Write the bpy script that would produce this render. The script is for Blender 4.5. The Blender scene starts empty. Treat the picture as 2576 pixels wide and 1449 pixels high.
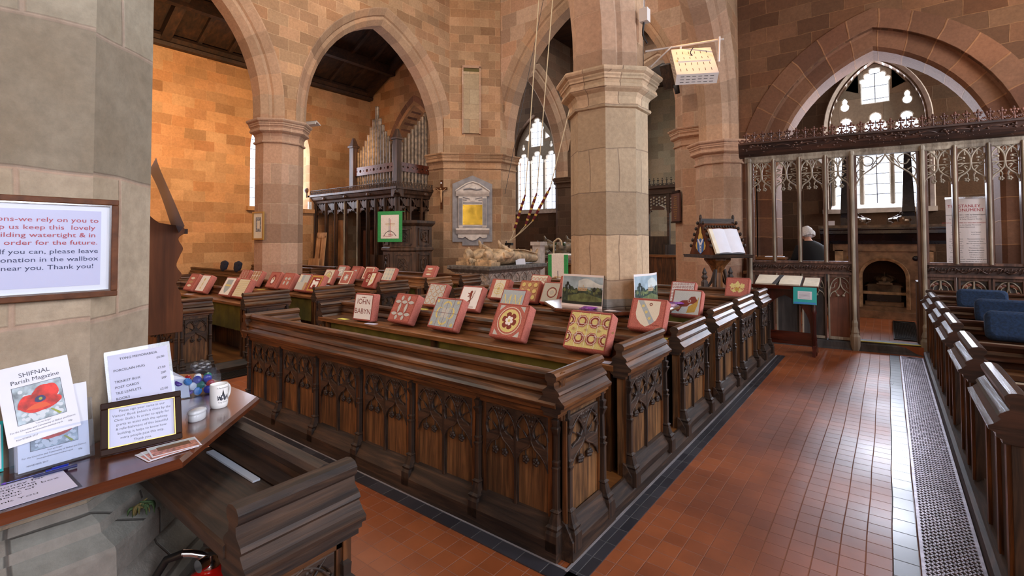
import bpy, bmesh, math, random
from mathutils import Vector, Matrix
random.seed(5)
COL = bpy.context.scene.collection
PI = math.pi
sin, cos = math.sin, math.cos

# ---------------------------------------------------------------- materials
MATS = {}
def srgb(c):
    return tuple((x/12.92 if x <= .04045 else ((x+.055)/1.055)**2.4) for x in [k/255 for k in c]) + (1,)
def newmat(name):
    m = bpy.data.materials.new(name); m.use_nodes = True
    nt = m.node_tree; b = nt.nodes['Principled BSDF']
    MATS[name] = m
    return m, nt, b
def N(nt, t, **kw):
    n = nt.nodes.new(t)
    for k, v in kw.items():
        if k in n.inputs: n.inputs[k].default_value = v
        else: setattr(n, k, v)
    return n
def L(nt, a, b): nt.links.new(a, b)
def mixc(nt, fac, a, b, mode='MIX'):
    n = nt.nodes.new('ShaderNodeMix'); n.data_type = 'RGBA'; n.blend_type = mode
    for sock, val in ((n.inputs[0], fac), (n.inputs[6], a), (n.inputs[7], b)):
        if hasattr(val, 'links'): L(nt, val, sock)
        else: sock.default_value = val
    return n.outputs[2]
def ramp(nt, fac, stops):
    r = nt.nodes.new('ShaderNodeValToRGB'); L(nt, fac, r.inputs[0])
    e = r.color_ramp.elements
    while len(e) < len(stops): e.new(.5)
    for i, (p, c) in enumerate(stops):
        e[i].position = p; e[i].color = c if len(c) == 4 else srgb(c)
    return r.outputs[0]
def plain(name, col, rough=.6, metal=0, var=0., scale=20, bump=0, spec=.5):
    m, nt, b = newmat(name)
    b.inputs['Base Color'].default_value = srgb(col); b.inputs['Roughness'].default_value = rough
    b.inputs['Metallic'].default_value = metal; b.inputs['Specular IOR Level'].default_value = spec
    if var or bump:
        tc = N(nt, 'ShaderNodeTexCoord'); nz = N(nt, 'ShaderNodeTexNoise', Scale=scale, Detail=4.); L(nt, tc.outputs['Object'], nz.inputs['Vector'])
        if var:
            d = tuple(max(0, c*(1-var)) for c in col); u = tuple(min(255, c*(1+var)) for c in col)
            L(nt, ramp(nt, nz.outputs[0], [(.3, d), (.7, u)]), b.inputs['Base Color'])
        if bump:
            bp = N(nt, 'ShaderNodeBump', Strength=bump, Distance=.01); L(nt, nz.outputs[0], bp.inputs['Height']); L(nt, bp.outputs[0], b.inputs['Normal'])
    return m
def stone(name, c1, c2, mortar, bw=.55, bh=.3, stain=(110, 90, 70), st=.35, rough=.85, msz=.007):
    m, nt, b = newmat(name)
    uv = N(nt, 'ShaderNodeUVMap'); tc = N(nt, 'ShaderNodeTexCoord')
    n0 = N(nt, 'ShaderNodeTexNoise', Scale=2.5, Detail=2.); L(nt, uv.outputs[0], n0.inputs['Vector'])
    va = N(nt, 'ShaderNodeVectorMath', operation='SCALE'); L(nt, n0.outputs['Color'], va.inputs[0]); va.inputs['Scale'].default_value = .05
    vb = N(nt, 'ShaderNodeVectorMath', operation='ADD'); L(nt, uv.outputs[0], vb.inputs[0]); L(nt, va.outputs[0], vb.inputs[1])
    br = N(nt, 'ShaderNodeTexBrick', Scale=1.); br.offset = .43; L(nt, vb.outputs[0], br.inputs['Vector'])
    br.inputs['Mortar Size'].default_value = msz; br.inputs['Mortar Smooth'].default_value = .6
    br.inputs['Brick Width'].default_value = bw; br.inputs['Row Height'].default_value = bh
    br.inputs['Color1'].default_value = srgb(c1); br.inputs['Color2'].default_value = srgb(c2); br.inputs['Mortar'].default_value = srgb(mortar)
    n1 = N(nt, 'ShaderNodeTexNoise', Scale=1.3, Detail=5., Roughness=.65); L(nt, tc.outputs['Object'], n1.inputs['Vector'])
    n2 = N(nt, 'ShaderNodeTexNoise', Scale=22., Detail=6., Roughness=.7); L(nt, tc.outputs['Object'], n2.inputs['Vector'])
    f1 = ramp(nt, n1.outputs[0], [(.42, (0, 0, 0, 1)), (.75, (st, st, st, 1))])
    def mth(op, a, b=None):
        n = N(nt, 'ShaderNodeMath', operation=op)
        for i, q in enumerate((a, b)):
            if q is None: continue
            if hasattr(q, 'links'): L(nt, q, n.inputs[i])
            else: n.inputs[i].default_value = q
        return n.outputs[0]
    sp = N(nt, 'ShaderNodeSeparateXYZ'); L(nt, vb.outputs[0], sp.inputs[0])
    row = mth('FLOOR', mth('DIVIDE', sp.outputs[1], bh)); even = mth('SUBTRACT', 1., mth('FLOORED_MODULO', row, 2.))
    colm = mth('FLOOR', mth('DIVIDE', mth('ADD', sp.outputs[0], mth('MULTIPLY', even, .43*bw)), bw))
    cb = N(nt, 'ShaderNodeCombineXYZ'); L(nt, colm, cb.inputs[0]); L(nt, row, cb.inputs[1])
    wn = N(nt, 'ShaderNodeTexWhiteNoise'); L(nt, cb.outputs[0], wn.inputs['Vector'])
    hue = ramp(nt, wn.outputs['Value'], [(.0, (1.1, .99, .9, 1)), (.35, (1.04, .95, .93, 1)), (.6, (1, 1, 1, 1)), (.85, (.9, .88, .86, 1)), (1., (.74, .72, .72, 1))])
    c = mixc(nt, f1, mixc(nt, 1., br.outputs[0], hue, 'MULTIPLY'), srgb(stain))
    f2 = ramp(nt, n2.outputs[0], [(.2, (.72, .72, .72, 1)), (.75, (1.12, 1.12, 1.12, 1))])
    c = mixc(nt, 1., c, f2, 'MULTIPLY')
    L(nt, c, b.inputs['Base Color']); b.inputs['Roughness'].default_value = rough; b.inputs['Specular IOR Level'].default_value = .25
    mx = N(nt, 'ShaderNodeMath', operation='SUBTRACT'); L(nt, n2.outputs[0], mx.inputs[0]); L(nt, br.outputs['Fac'], mx.inputs[1])
    bp = N(nt, 'ShaderNodeBump', Strength=.45, Distance=.012); L(nt, mx.outputs[0], bp.inputs['Height']); L(nt, bp.outputs[0], b.inputs['Normal'])
    return m
def wood(name, axis, c1, c2, rough=.42, sc=13, coat=.1, bump=.5):
    m, nt, b = newmat(name)
    tc = N(nt, 'ShaderNodeTexCoord'); mp = N(nt, 'ShaderNodeMapping'); L(nt, tc.outputs['Object'], mp.inputs[0])
    s = [sc*2.2]*3; s['xyz'.index(axis)] = sc*.16; mp.inputs['Scale'].default_value = s
    n1 = N(nt, 'ShaderNodeTexNoise', Scale=1., Detail=6., Roughness=.62, Distortion=.6); L(nt, mp.outputs[0], n1.inputs['Vector'])
    n2 = N(nt, 'ShaderNodeTexNoise', Scale=2.2, Detail=3.); L(nt, tc.outputs['Object'], n2.inputs['Vector'])
    mid = tuple((p+q)/2 for p, q in zip(c1, c2))
    c = ramp(nt, n1.outputs[0], [(.36, c1), (.5, mid), (.66, c2)])
    f = ramp(nt, n2.outputs[0], [(.3, (.6, .6, .6, 1)), (.7, (1.25, 1.25, 1.25, 1))])
    L(nt, mixc(nt, 1., c, f, 'MULTIPLY'), b.inputs['Base Color'])
    b.inputs['Roughness'].default_value = rough; b.inputs['Coat Weight'].default_value = coat; b.inputs['Coat Roughness'].default_value = .25
    bp = N(nt, 'ShaderNodeBump', Strength=bump, Distance=.004); L(nt, n1.outputs[0], bp.inputs['Height']); L(nt, bp.outputs[0], b.inputs['Normal'])
    return m
def glass(name, tint=(235, 240, 245), fac=.12, rough=.05):
    m, nt, b = newmat(name)
    out = nt.nodes['Material Output']; tr = N(nt, 'ShaderNodeBsdfTransparent'); tr.inputs[0].default_value = srgb(tint)
    gl = N(nt, 'ShaderNodeBsdfGlossy'); gl.inputs['Roughness'].default_value = rough
    mx = N(nt, 'ShaderNodeMixShader'); mx.inputs[0].default_value = fac
    L(nt, tr.outputs[0], mx.inputs[1]); L(nt, gl.outputs[0], mx.inputs[2]); L(nt, mx.outputs[0], out.inputs[0])
    return m

stone('stone_near', (176, 168, 148), (160, 150, 130), (178, 160, 142), .62, .46, (118, 98, 72), .65, msz=.01)
stone('stone_plinth', (150, 150, 142), (128, 130, 126), (96, 94, 90), .7, .5, (96, 92, 82), .5)
stone('stone_pillar', (196, 178, 150), (178, 158, 130), (150, 132, 112), .6, .42, (138, 120, 98), .4)
stone('stone_pink', (198, 172, 152), (178, 146, 124), (205, 184, 160), .5, .4, (140, 112, 88), .35)
stone('stone_warm', (194, 162, 130), (158, 124, 96), (200, 170, 136), .42, .24, (120, 92, 66), .45)
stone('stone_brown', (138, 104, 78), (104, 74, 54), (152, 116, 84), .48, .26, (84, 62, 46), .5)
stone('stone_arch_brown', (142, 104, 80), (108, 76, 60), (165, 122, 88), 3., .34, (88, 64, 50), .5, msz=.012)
stone('stone_arch', (192, 164, 138), (172, 142, 118), (196, 170, 144), 3., .42, (138, 112, 88), .35)
stone('stone_aisle', (200, 160, 118), (170, 126, 88), (196, 158, 116), .5, .27, (130, 96, 60), .45)
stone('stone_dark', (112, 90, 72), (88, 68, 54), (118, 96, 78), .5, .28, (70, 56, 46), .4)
stone('stone_pale', (190, 186, 172), (170, 164, 150), (180, 174, 160), .6, .35, (150, 140, 120), .3)
stone('stone_window', (178, 172, 158), (162, 154, 140), (150, 144, 132), .8, .6, (130, 122, 108), .3)
for ax in 'xyz':
    wood('oak_'+ax, ax, (40, 22, 11), (122, 76, 38))
    wood('oak_light_'+ax, ax, (84, 52, 26), (150, 98, 54), .42)
    wood('oak_dark_'+ax, ax, (24, 16, 12), (76, 54, 38), .6, 14, 0)
wood('oak_panel', 'z', (66, 44, 25), (136, 96, 57), .55, 15, .05)
wood('oak_polish_y', 'y', (30, 18, 13), (82, 50, 34), .25, 11, .4)
wood('oak_polish_x', 'x', (36, 21, 13), (90, 52, 32), .3, 11, .3)
wood('oak_new', 'z', (150, 96, 44), (190, 134, 72), .5, 7)
wood('mahogany_x', 'x', (58, 22, 14), (98, 42, 26), .25, 7, .5)
wood('mahogany_z', 'z', (52, 18, 14), (88, 34, 24), .3, 7, .4)
wood('tabletop', 'y', (70, 34, 18), (112, 58, 32), .16, 6, .8, .08)
wood('floorboard', 'x', (88, 52, 24), (142, 92, 46), .4, 5)
wood('roof_wood', 'x', (34, 20, 12), (66, 40, 22), .7, 6, 0)
wood('board_brown', 'z', (72, 38, 18), (104, 58, 30), .6, 7, 0)
wood('pale_board', 'z', (196, 150, 106), (218, 176, 132), .6, 5, 0)
wood('screen_oak', 'z', (62, 40, 32), (116, 84, 68), .45, 8, .1)
wood('screen_grey', 'z', (120, 108, 92), (176, 166, 146), .6, 8, 0)
wood('screen_dark', 'x', (34, 20, 14), (82, 52, 38), .5, 9, 0)
wood('screen_red', 'x', (62, 34, 26), (124, 78, 60), .5, 9, 0)
wood('panel_black', 'z', (38, 36, 36), (74, 68, 66), .55, 5, 0)
wood('panel_red', 'z', (92, 52, 38), (132, 82, 60), .5, 5, 0)
wood('organ_wood', 'z', (42, 27, 18), (94, 64, 44), .5, 7, .05)
plain('slate', (58, 58, 62), .35, 0, .3, 9, .1)
plain('kneeler_red', (184, 108, 94), .95, 0, .12, 160, .5)
plain('kneeler_rim', (158, 82, 70), .95, 0, .12, 160, .4)
plain('k_cream', (226, 220, 200), .95, 0, .03, 200, .2)
plain('k_white', (240, 238, 234), .95, 0, .02, 200, .2)
plain('k_yellow', (220, 206, 134), .95, 0, .08, 200, .3)
plain('k_gold', (188, 150, 70), .95, 0, .08, 200, .3)
plain('k_blue', (172, 184, 188), .95, 0, .06, 200, .3)
plain('k_grey', (196, 198, 192), .95, 0, .06, 200, .3)
plain('k_brown', (134, 62, 48), .95, 0, .1, 200, .3)
plain('k_tan', (190, 150, 110), .95, 0, .1, 200, .3)
plain('k_darkred', (142, 56, 48), .95, 0, .1, 200, .3)
plain('blue_cushion', (22, 44, 72), .95, 0, .2, 60, .3)
plain('navy_pad', (44, 52, 72), .9, 0, .1, 40, .2)
plain('green_cloth', (98, 92, 34), .95, 0, .15, 6, .3)
plain('paper', (226, 228, 238), .6, 0, .02, 5)
plain('paper_warm', (228, 220, 200), .7, 0, .04, 8)
plain('card_lilac', (206, 208, 232), .8, 0, 0, 5, 0, .15)
plain('ink_black', (24, 24, 30), .6); plain('ink_red', (176, 38, 52), .6); plain('ink_navy', (34, 40, 84), .6)
plain('ink_grey', (70, 72, 84), .6)
plain('red_paint', (196, 22, 14), .22); plain('rubber', (16, 16, 18), .45)
plain('chrome', (200, 204, 208), .18, 1); plain('brass', (168, 132, 48), .22, 1, .12, 6)
plain('gold_paint', (206, 166, 70), .4, .3)
plain('white_china', (238, 238, 236), .15); plain('white_paint', (212, 208, 204), .5); plain('slot_dark', (58, 58, 60), .7)
plain('blue_plastic', (30, 44, 150), .25); plain('blue_light', (60, 140, 210), .25); plain('purple_plastic', (84, 44, 150), .25)
plain('green_plastic', (24, 120, 104), .25); plain('red_plastic', (176, 26, 40), .25); plain('white_plastic', (226, 228, 232), .3)
plain('black_cloth', (12, 12, 18), .9); plain('skin', (206, 160, 140), .6); plain('white_hair', (222, 222, 226), .8, 0, .1, 90, .6)
plain('trouser', (34, 36, 44), .9); plain('leather', (30, 24, 22), .5)
plain('alabaster', (176, 150, 118), .5, 0, .28, 9, .5); plain('alabaster_dark', (104, 88, 70), .45, 0, .35, 9, .5)
plain('tomb_stone', (96, 92, 88), .4, 0, .35, 14, .5); plain('tomb_pale', (170, 158, 148), .6, 0, .3, 14, .6)
plain('bronze', (74, 52, 34), .3, .4, .3, 12, .4)
plain('marble_white', (206, 196, 188), .45, 0, .08, 9, .1); plain('marble_grey', (138, 134, 136), .4, 0, .12, 6, .05)
plain('marble_black', (24, 24, 34), .25, 0, .3, 8); plain('marble_tan', (150, 122, 96), .5, 0, .2, 9, .3)
plain('lead', (60, 58, 62), .6); plain('iron', (26, 24, 24), .5)
plain('grate_metal', (150, 142, 150), .42, .55, .15, 30); plain('pit_shade', (14, 12, 14), .9)
plain('pipe_metal', (122, 104, 86), .5, .3, .25, 10); plain('pipe_brown', (112, 82, 54), .45, .3, .2, 10)
plain('rope_pale', (206, 190, 160), .9); plain('rope_red', (96, 22, 34), .9); plain('rope_yellow', (200, 168, 84), .9)
plain('teal_plastic', (40, 178, 176), .3); plain('banner_green', (56, 150, 82), .9, 0, .1, 60); plain('banner_white', (232, 222, 212), .9, 0, .04, 60)
plain('poster_white', (236, 228, 226), .5); plain('oil_sky', (150, 172, 184), .5, 0, .15, 8); plain('oil_cloud', (198, 208, 206), .5, 0, .1, 9)
plain('oil_tree', (44, 62, 52), .5, 0, .4, 30); plain('oil_grass', (92, 104, 66), .5, 0, .3, 14); plain('oil_house', (196, 168, 130), .5, 0, .1, 40)
plain('oil_dark', (22, 36, 34), .5, 0, .3, 30)
plain('bokeh_grey', (150, 164, 172), .5, 0, .3, 30); plain('bokeh_pale', (206, 214, 220), .5); plain('poppy_red', (196, 40, 28), .5, 0, .25, 40)
plain('poppy_orange', (218, 84, 34), .5); plain('poppy_core', (44, 48, 96), .5); plain('stem_green', (150, 160, 60), .5)
plain('brick_print', (176, 120, 104), .4, 0, .35, 70); plain('brochure_purple', (128, 66, 148), .4, 0, .4, 30); plain('brochure_pink', (206, 170, 190), .4, 0, .2, 40)
plain('shield_blue', (30, 92, 168), .4); plain('frame_brown', (92, 56, 34), .5, 0, .15, 30, 0, .2); plain('frame_dark', (44, 26, 18), .5, 0, 0, 5, 0, .12)
plain('frame_gilt', (190, 150, 80), .35, .6); plain('mount_white', (232, 236, 240), .6); plain('engraving', (128, 130, 134), .7, 0, .4, 40)
plain('yellow_card', (222, 218, 104), .6); plain('leaf_dry', (96, 84, 44), .8); plain('leaf_green', (52, 74, 40), .8); plain('plaque_brown', (96, 62, 52), .5)
plain('poinsettia', (50, 70, 40), .8, 0, .4, 30); plain('strip_white', (196, 206, 220), .35)
glass('pane_clear', (246, 248, 255), .05); glass('acrylic', (242, 246, 252), .06, .25); glass('cling_film', (240, 242, 246), .1, .3)
glass('cover_glass', (250, 251, 253), .012, .3)
m, nt, b = newmat('film_grey'); out = nt.nodes['Material Output']
tr = N(nt, 'ShaderNodeBsdfTransparent'); tr.inputs[0].default_value = srgb((200, 204, 214)); mx = N(nt, 'ShaderNodeMixShader'); mx.inputs[0].default_value = .85
b.inputs['Base Color'].default_value = srgb((126, 130, 146)); b.inputs['Roughness'].default_value = .3
L(nt, tr.outputs[0], mx.inputs[1]); L(nt, b.outputs[0], mx.inputs[2]); L(nt, mx.outputs[0], out.inputs[0])
MATS['board_brown'].node_tree.nodes['Principled BSDF'].inputs['Specular IOR Level'].default_value = .15
# quarry tiles: rows along the aisle, fine joints, polished
def tiles(name, c1, c2, mortar, w, rough):
    m, nt, b = newmat(name)
    tc = N(nt, 'ShaderNodeTexCoord')
    nw = N(nt, 'ShaderNodeTexNoise', Scale=1.1, Detail=1.); L(nt, tc.outputs['Object'], nw.inputs['Vector'])
    va = N(nt, 'ShaderNodeVectorMath', operation='SCALE'); L(nt, nw.outputs['Color'], va.inputs[0]); va.inputs['Scale'].default_value = .02
    vb = N(nt, 'ShaderNodeVectorMath', operation='ADD'); L(nt, tc.outputs['Object'], vb.inputs[0]); L(nt, va.outputs[0], vb.inputs[1])
    br = N(nt, 'ShaderNodeTexBrick', Scale=1.); br.offset = 0.; L(nt, vb.outputs[0], br.inputs['Vector'])
    br.inputs['Mortar Size'].default_value = .003; br.inputs['Mortar Smooth'].default_value = .5
    br.inputs['Brick Width'].default_value = w; br.inputs['Row Height'].default_value = w
    br.inputs['Color1'].default_value = srgb(c1); br.inputs['Color2'].default_value = srgb(c2); br.inputs['Mortar'].default_value = srgb(mortar)
    n1 = N(nt, 'ShaderNodeTexNoise', Scale=2.4, Detail=5., Roughness=.6); L(nt, tc.outputs['Object'], n1.inputs['Vector'])
    f = ramp(nt, n1.outputs[0], [(.25, (.7, .7, .7, 1)), (.75, (1.2, 1.2, 1.2, 1))])
    L(nt, mixc(nt, 1., br.outputs[0], f, 'MULTIPLY'), b.inputs['Base Color'])
    n3 = N(nt, 'ShaderNodeTexNoise', Scale=1.2, Detail=1.); L(nt, tc.outputs['Object'], n3.inputs['Vector'])
    rr = ramp(nt, n3.outputs[0], [(.3, (rough*.9,)*3+(1,)), (.7, (rough*1.25,)*3+(1,))]); L(nt, mixc(nt, br.outputs['Fac'], rr, (.9, .9, .9, 1)), b.inputs['Roughness'])
    bp = N(nt, 'ShaderNodeBump', Strength=.6, Distance=.005); bp.invert = True; L(nt, br.outputs['Fac'], bp.inputs['Height']); L(nt, bp.outputs[0], b.inputs['Normal'])
    b.inputs['Specular IOR Level'].default_value = .6
tiles('quarry_tile', (158, 86, 45), (140, 74, 39), (146, 94, 70), .1085, .4)
tiles('slate_tile', (64, 64, 70), (44, 44, 50), (84, 84, 84), .15, .3)

# ---------------------------------------------------------------- geometry helpers
class MB:
    def __init__(s): s.v = []; s.f = []; s.m = []; s.u = []; s.sm = []; s.mats = []; s.T = Matrix()
    def mi(s, mat):
        if mat not in s.mats: s.mats.append(mat)
        return s.mats.index(mat)
    def add(s, vs, fs, mat, smooth=False, uvs=None):
        o = len(s.v); s.v += [s.T @ Vector(p) for p in vs]; k = s.mi(mat)
        for i, f in enumerate(fs):
            s.f.append([o+j for j in f]); s.m.append(k); s.sm.append(smooth); s.u.append(uvs[i] if uvs else None)
        return s
    def poly(s, pts, mat): return s.add(pts, [list(range(len(pts)))], mat)
    def box(s, x0, x1, y0, y1, z0, z1, mat):
        return s.add([(x, y, z) for z in (z0, z1) for y in (y0, y1) for x in (x0, x1)],
                     [(0, 2, 3, 1), (4, 5, 7, 6), (0, 1, 5, 4), (2, 6, 7, 3), (0, 4, 6, 2), (1, 3, 7, 5)], mat)
    def ext(s, prof, axis, a, b, mat, smooth=False, cap=None):
        n = len(prof); mk = {'x': lambda t, p: (t, p[0], p[1]), 'y': lambda t, p: (p[0], t, p[1]), 'z': lambda t, p: (p[0], p[1], t)}[axis]
        vs = [mk(a, p) for p in prof]+[mk(b, p) for p in prof]
        s.add(vs, [(i, (i+1) % n, n+(i+1) % n, n+i) for i in range(n)], mat, smooth)
        return s.add(vs, [list(range(n)), list(range(2*n-1, n-1, -1))], cap or mat)
    def loft(s, rings, mat, smooth=True, caps=True, closed=True):
        n = len(rings[0]); vs = [p for r in rings for p in r]; fs = []
        for k in range(len(rings)-1):
            for i in range(n if closed else n-1): j = (i+1) % n; fs.append((k*n+i, k*n+j, (k+1)*n+j, (k+1)*n+i))
        s.add(vs, fs, mat, smooth)
        if caps: s.add(list(rings[0])+list(rings[-1]), [list(range(n))[::-1], list(range(n, 2*n))], mat)
        return s
    def tube(s, pts, r, mat, n=6, caps=True, smooth=True, flat=1.):
        pts = [Vector(p) for p in pts]; rings = []; up = None
        if 3 <= len(pts) <= 14 and smooth and n < 9:
            rr = list(r) if isinstance(r, (list, tuple)) else [r]*len(pts); q = []; r = []; N_ = len(pts); st = 3 if N_ < 8 else 2
            for i in range(N_-1):
                a, b, c, d = pts[max(i-1, 0)], pts[i], pts[i+1], pts[min(i+2, N_-1)]
                for k in range(st):
                    t = k/st; q.append(.5*((2*b)+(c-a)*t+(2*a-5*b+4*c-d)*t*t+(3*b-a-3*c+d)*t**3)); r.append(rr[i]+(rr[i+1]-rr[i])*t)
            q.append(pts[-1]); r.append(rr[-1]); pts = q
        for i, p in enumerate(pts):
            t = (pts[min(i+1, len(pts)-1)]-pts[max(i-1, 0)])
            if t.length < 1e-9: t = Vector((0, 0, 1))
            t.normalize()
            if up is None: up = Vector((0, 0, 1)) if abs(t.z) < .9 else Vector((1, 0, 0))
            a = t.cross(up)
            if a.length < 1e-4: a = t.cross(Vector((0, 1, 0)))
            a.normalize(); b = a.cross(t).normalized(); up = b
            q = r[i] if isinstance(r, (list, tuple)) else r
            rings.append([p+a*cos(2*PI*k/n)*q*flat+b*sin(2*PI*k/n)*q for k in range(n)])
        return s.loft(rings, mat, smooth, caps)
    def ball(s, c, r, mat, n=10, m=7):
        if not isinstance(r, (list, tuple)): r = (r, r, r)
        rings = []
        for j in range(m+1):
            a = -PI/2+PI*j/m; a = max(-PI/2+.04, min(PI/2-.04, a))
            rings.append([(c[0]+r[0]*cos(a)*cos(2*PI*i/n), c[1]+r[1]*cos(a)*sin(2*PI*i/n), c[2]+r[2]*sin(a)) for i in range(n)])
        return s.loft(rings, mat)
    def lathe(s, prof, mat, n=16, c=(0, 0), ph=0, smooth=True, caps=True):
        return s.loft([[(c[0]+r*cos(2*PI*i/n+ph), c[1]+r*sin(2*PI*i/n+ph), z) for i in range(n)] for r, z in prof], mat, smooth, caps)
    def ovals(s, secs, mat, n=12, smooth=True):   # (centre, half-width vector, half-height vector)
        return s.loft([[Vector(c)+Vector(a)*cos(2*PI*k/n)+Vector(b)*sin(2*PI*k/n) for k in range(n)] for c, a, b in secs], mat, smooth)
    def geo(s, g, M, mat, smooth=False):
        old = s.T; s.T = old @ M; s.add(g[0], g[1], mat, smooth); s.T = old; return s
    def build(s, name, parent=None, label=None, recalc=True, bevel=0):
        me = bpy.data.meshes.new(name); me.from_pydata([tuple(p) for p in s.v], [], s.f)
        for m in s.mats: me.materials.append(MATS[m])
        uv = me.uv_layers.new(name='UVMap').data
        for p, mi, cu, sm in zip(me.polygons, s.m, s.u, s.sm):
            p.material_index = mi; p.use_smooth = sm
            if cu:
                for li, c in zip(p.loop_indices, cu): uv[li].uv = c
            else:
                n = p.normal
                for li in p.loop_indices:
                    q = me.vertices[me.loops[li].vertex_index].co
                    if abs(n.z) > .75: uv[li].uv = (q.x, q.y)
                    else:
                        h = math.hypot(n.x, n.y) or 1; t = (-n.y/h, n.x/h)
                        if abs(n.x) > abs(n.y): t = (0, 1)
                        elif abs(n.y) > abs(n.x)*1.05: t = (1, 0)
                        uv[li].uv = (q.x*t[0]+q.y*t[1], q.z)
        if recalc:
            bm = bmesh.new(); bm.from_mesh(me); bmesh.ops.recalc_face_normals(bm, faces=bm.faces); bm.to_mesh(me); bm.free()
        o = bpy.data.objects.new(name, me); COL.objects.link(o)
        if parent: o.parent = parent
        if label: o['label'] = label
        if bevel:
            md = o.modifiers.new('Bevel', 'BEVEL'); md.width = bevel; md.segments = 2; md.limit_method = 'ANGLE'; md.angle_limit = .7
        return o
def thing(name, label, cat, loc=(0, 0, 0), rz=0, group=None):
    o = bpy.data.objects.new(name, None); o.empty_display_size = .1; COL.objects.link(o); o.location = loc; o.rotation_euler = (0, 0, rz)
    o['label'] = label; o['category'] = cat
    if group: o['group'] = group
    return o
def tag(o, label, cat, group=None):
    o['label'] = label; o['category'] = cat
    if group: o['group'] = group
    return o
def struct(o): o['kind'] = 'structure'; return o
def dup(src, loc, rz=0, label=None, group=None):
    def cp(o, par):
        c = o.copy(); COL.objects.link(c)
        if par: c.parent = par
        for ch in o.children: cp(ch, c)
        return c
    r = cp(src, None); r.location = loc; r.rotation_euler = (0, 0, rz)
    if label: r['label'] = label
    if group: r['group'] = group
    return r
FACE_Y = Matrix(((1, 0, 0, 0), (0, 0, 1, 0), (0, 1, 0, 0), (0, 0, 0, 1)))      # u->x v->z w->y
FACE_X = Matrix(((0, 0, 1, 0), (1, 0, 0, 0), (0, 1, 0, 0), (0, 0, 0, 1)))      # u->y v->z w->x
def Tr(x, y, z): return Matrix.Translation((x, y, z))
def Rz(a): return Matrix.Rotation(a, 4, 'Z')
def Rx(a): return Matrix.Rotation(a, 4, 'X')
def Ry(a): return Matrix.Rotation(a, 4, 'Y')
def Sc(x, y, z): return Matrix.Diagonal((x, y, z, 1))
_cache = {}
def _mesh_of(cu):
    ob = bpy.data.objects.new('tmp', cu); COL.objects.link(ob)
    dg = bpy.context.evaluated_depsgraph_get(); dg.update()
    me = bpy.data.meshes.new_from_object(ob.evaluated_get(dg))
    g = ([tuple(v.co) for v in me.vertices], [tuple(p.vertices) for p in me.polygons])
    bpy.data.objects.remove(ob); bpy.data.curves.remove(cu); bpy.data.meshes.remove(me)
    return g
def plate(outer, holes=(), depth=.02, bevel=0.):
    key = (tuple(outer), tuple(tuple(h) for h in holes), depth, bevel)
    if key in _cache: return _cache[key]
    cu = bpy.data.curves.new('p', 'CURVE'); cu.dimensions = '2D'; cu.fill_mode = 'BOTH'; cu.extrude = depth/2; cu.bevel_depth = bevel; cu.bevel_resolution = 0
    if bevel: cu.offset = -bevel
    for loop in [outer]+list(holes):
        sp = cu.splines.new('POLY'); sp.points.add(len(loop)-1); sp.use_cyclic_u = True
        for p, q in zip(sp.points, loop): p.co = (q[0], q[1], 0, 1)
    _cache[key] = _mesh_of(cu); return _cache[key]
def text(s, size=.02, align='LEFT', depth=0., bold=0., shear=0., space=1.):
    key = ('t', s, size, align, depth, bold, shear, space)
    if key in _cache: return _cache[key]
    cu = bpy.data.curves.new('t', 'FONT'); cu.body = s; cu.size = size; cu.align_x = align; cu.extrude = depth; cu.offset = 0 if bold > 0 else bold; cu.shear = shear
    cu.space_character = space; cu.resolution_u = 2 if size < .03 else 4
    _cache[key] = _mesh_of(cu); return _cache[key]
def arc(cx, cy, r, a0, a1, n=8): return [(cx+r*cos(a0+(a1-a0)*i/n), cy+r*sin(a0+(a1-a0)*i/n)) for i in range(n+1)]
def smooth2(p, st=4):
    out = []; N_ = len(p)
    for i in range(N_):
        a, b, c, d = (Vector(p[(i+k) % N_]) for k in (-1, 0, 1, 2))
        for k in range(st): t = k/st; out.append(tuple(.5*((2*b)+(c-a)*t+(2*a-5*b+4*c-d)*t*t+(3*b-a-3*c+d)*t**3)))
    return out
def circ(cx, cy, r, n=20, ry=None): return [(cx+r*cos(2*PI*i/n), cy+(ry or r)*sin(2*PI*i/n)) for i in range(n)]
def bulge(pts, b, closed=True, n=5):      # each side becomes an arc swelling to the right of travel
    out = []; m = len(pts)
    for i in range(m if closed else m-1):
        p = Vector(pts[i]); q = Vector(pts[(i+1) % m]); d = q-p; nrm = Vector((d.y, -d.x)).normalized(); bb = b[i] if isinstance(b, (list, tuple)) else b
        for k in range(n):
            t = k/n; out.append(tuple(p+d*t+nrm*(bb*4*t*(1-t))))
    if not closed: out.append(tuple(pts[-1]))
    return out
def arch_pts(u0, u1, zs, za, n=10, off=0., zb=None):
    a = (u1-u0)/2; h = za-zs; R = (a*a+h*h)/(2*a); mid = (u0+u1)/2; cl = u0+R; r = R+off
    th = math.acos(max(-1, min(1, (mid-cl)/r)))
    left = [(cl+r*cos(PI+(th-PI)*i/n), zs+r*sin(PI+(th-PI)*i/n)) for i in range(n+1)]
    right = [(2*mid-u, z) for u, z in left[:-1]][::-1]
    pts = left+right
    if zb is not None: pts = [(pts[0][0], zb)]+pts+[(pts[-1][0], zb)]
    return pts
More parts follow.
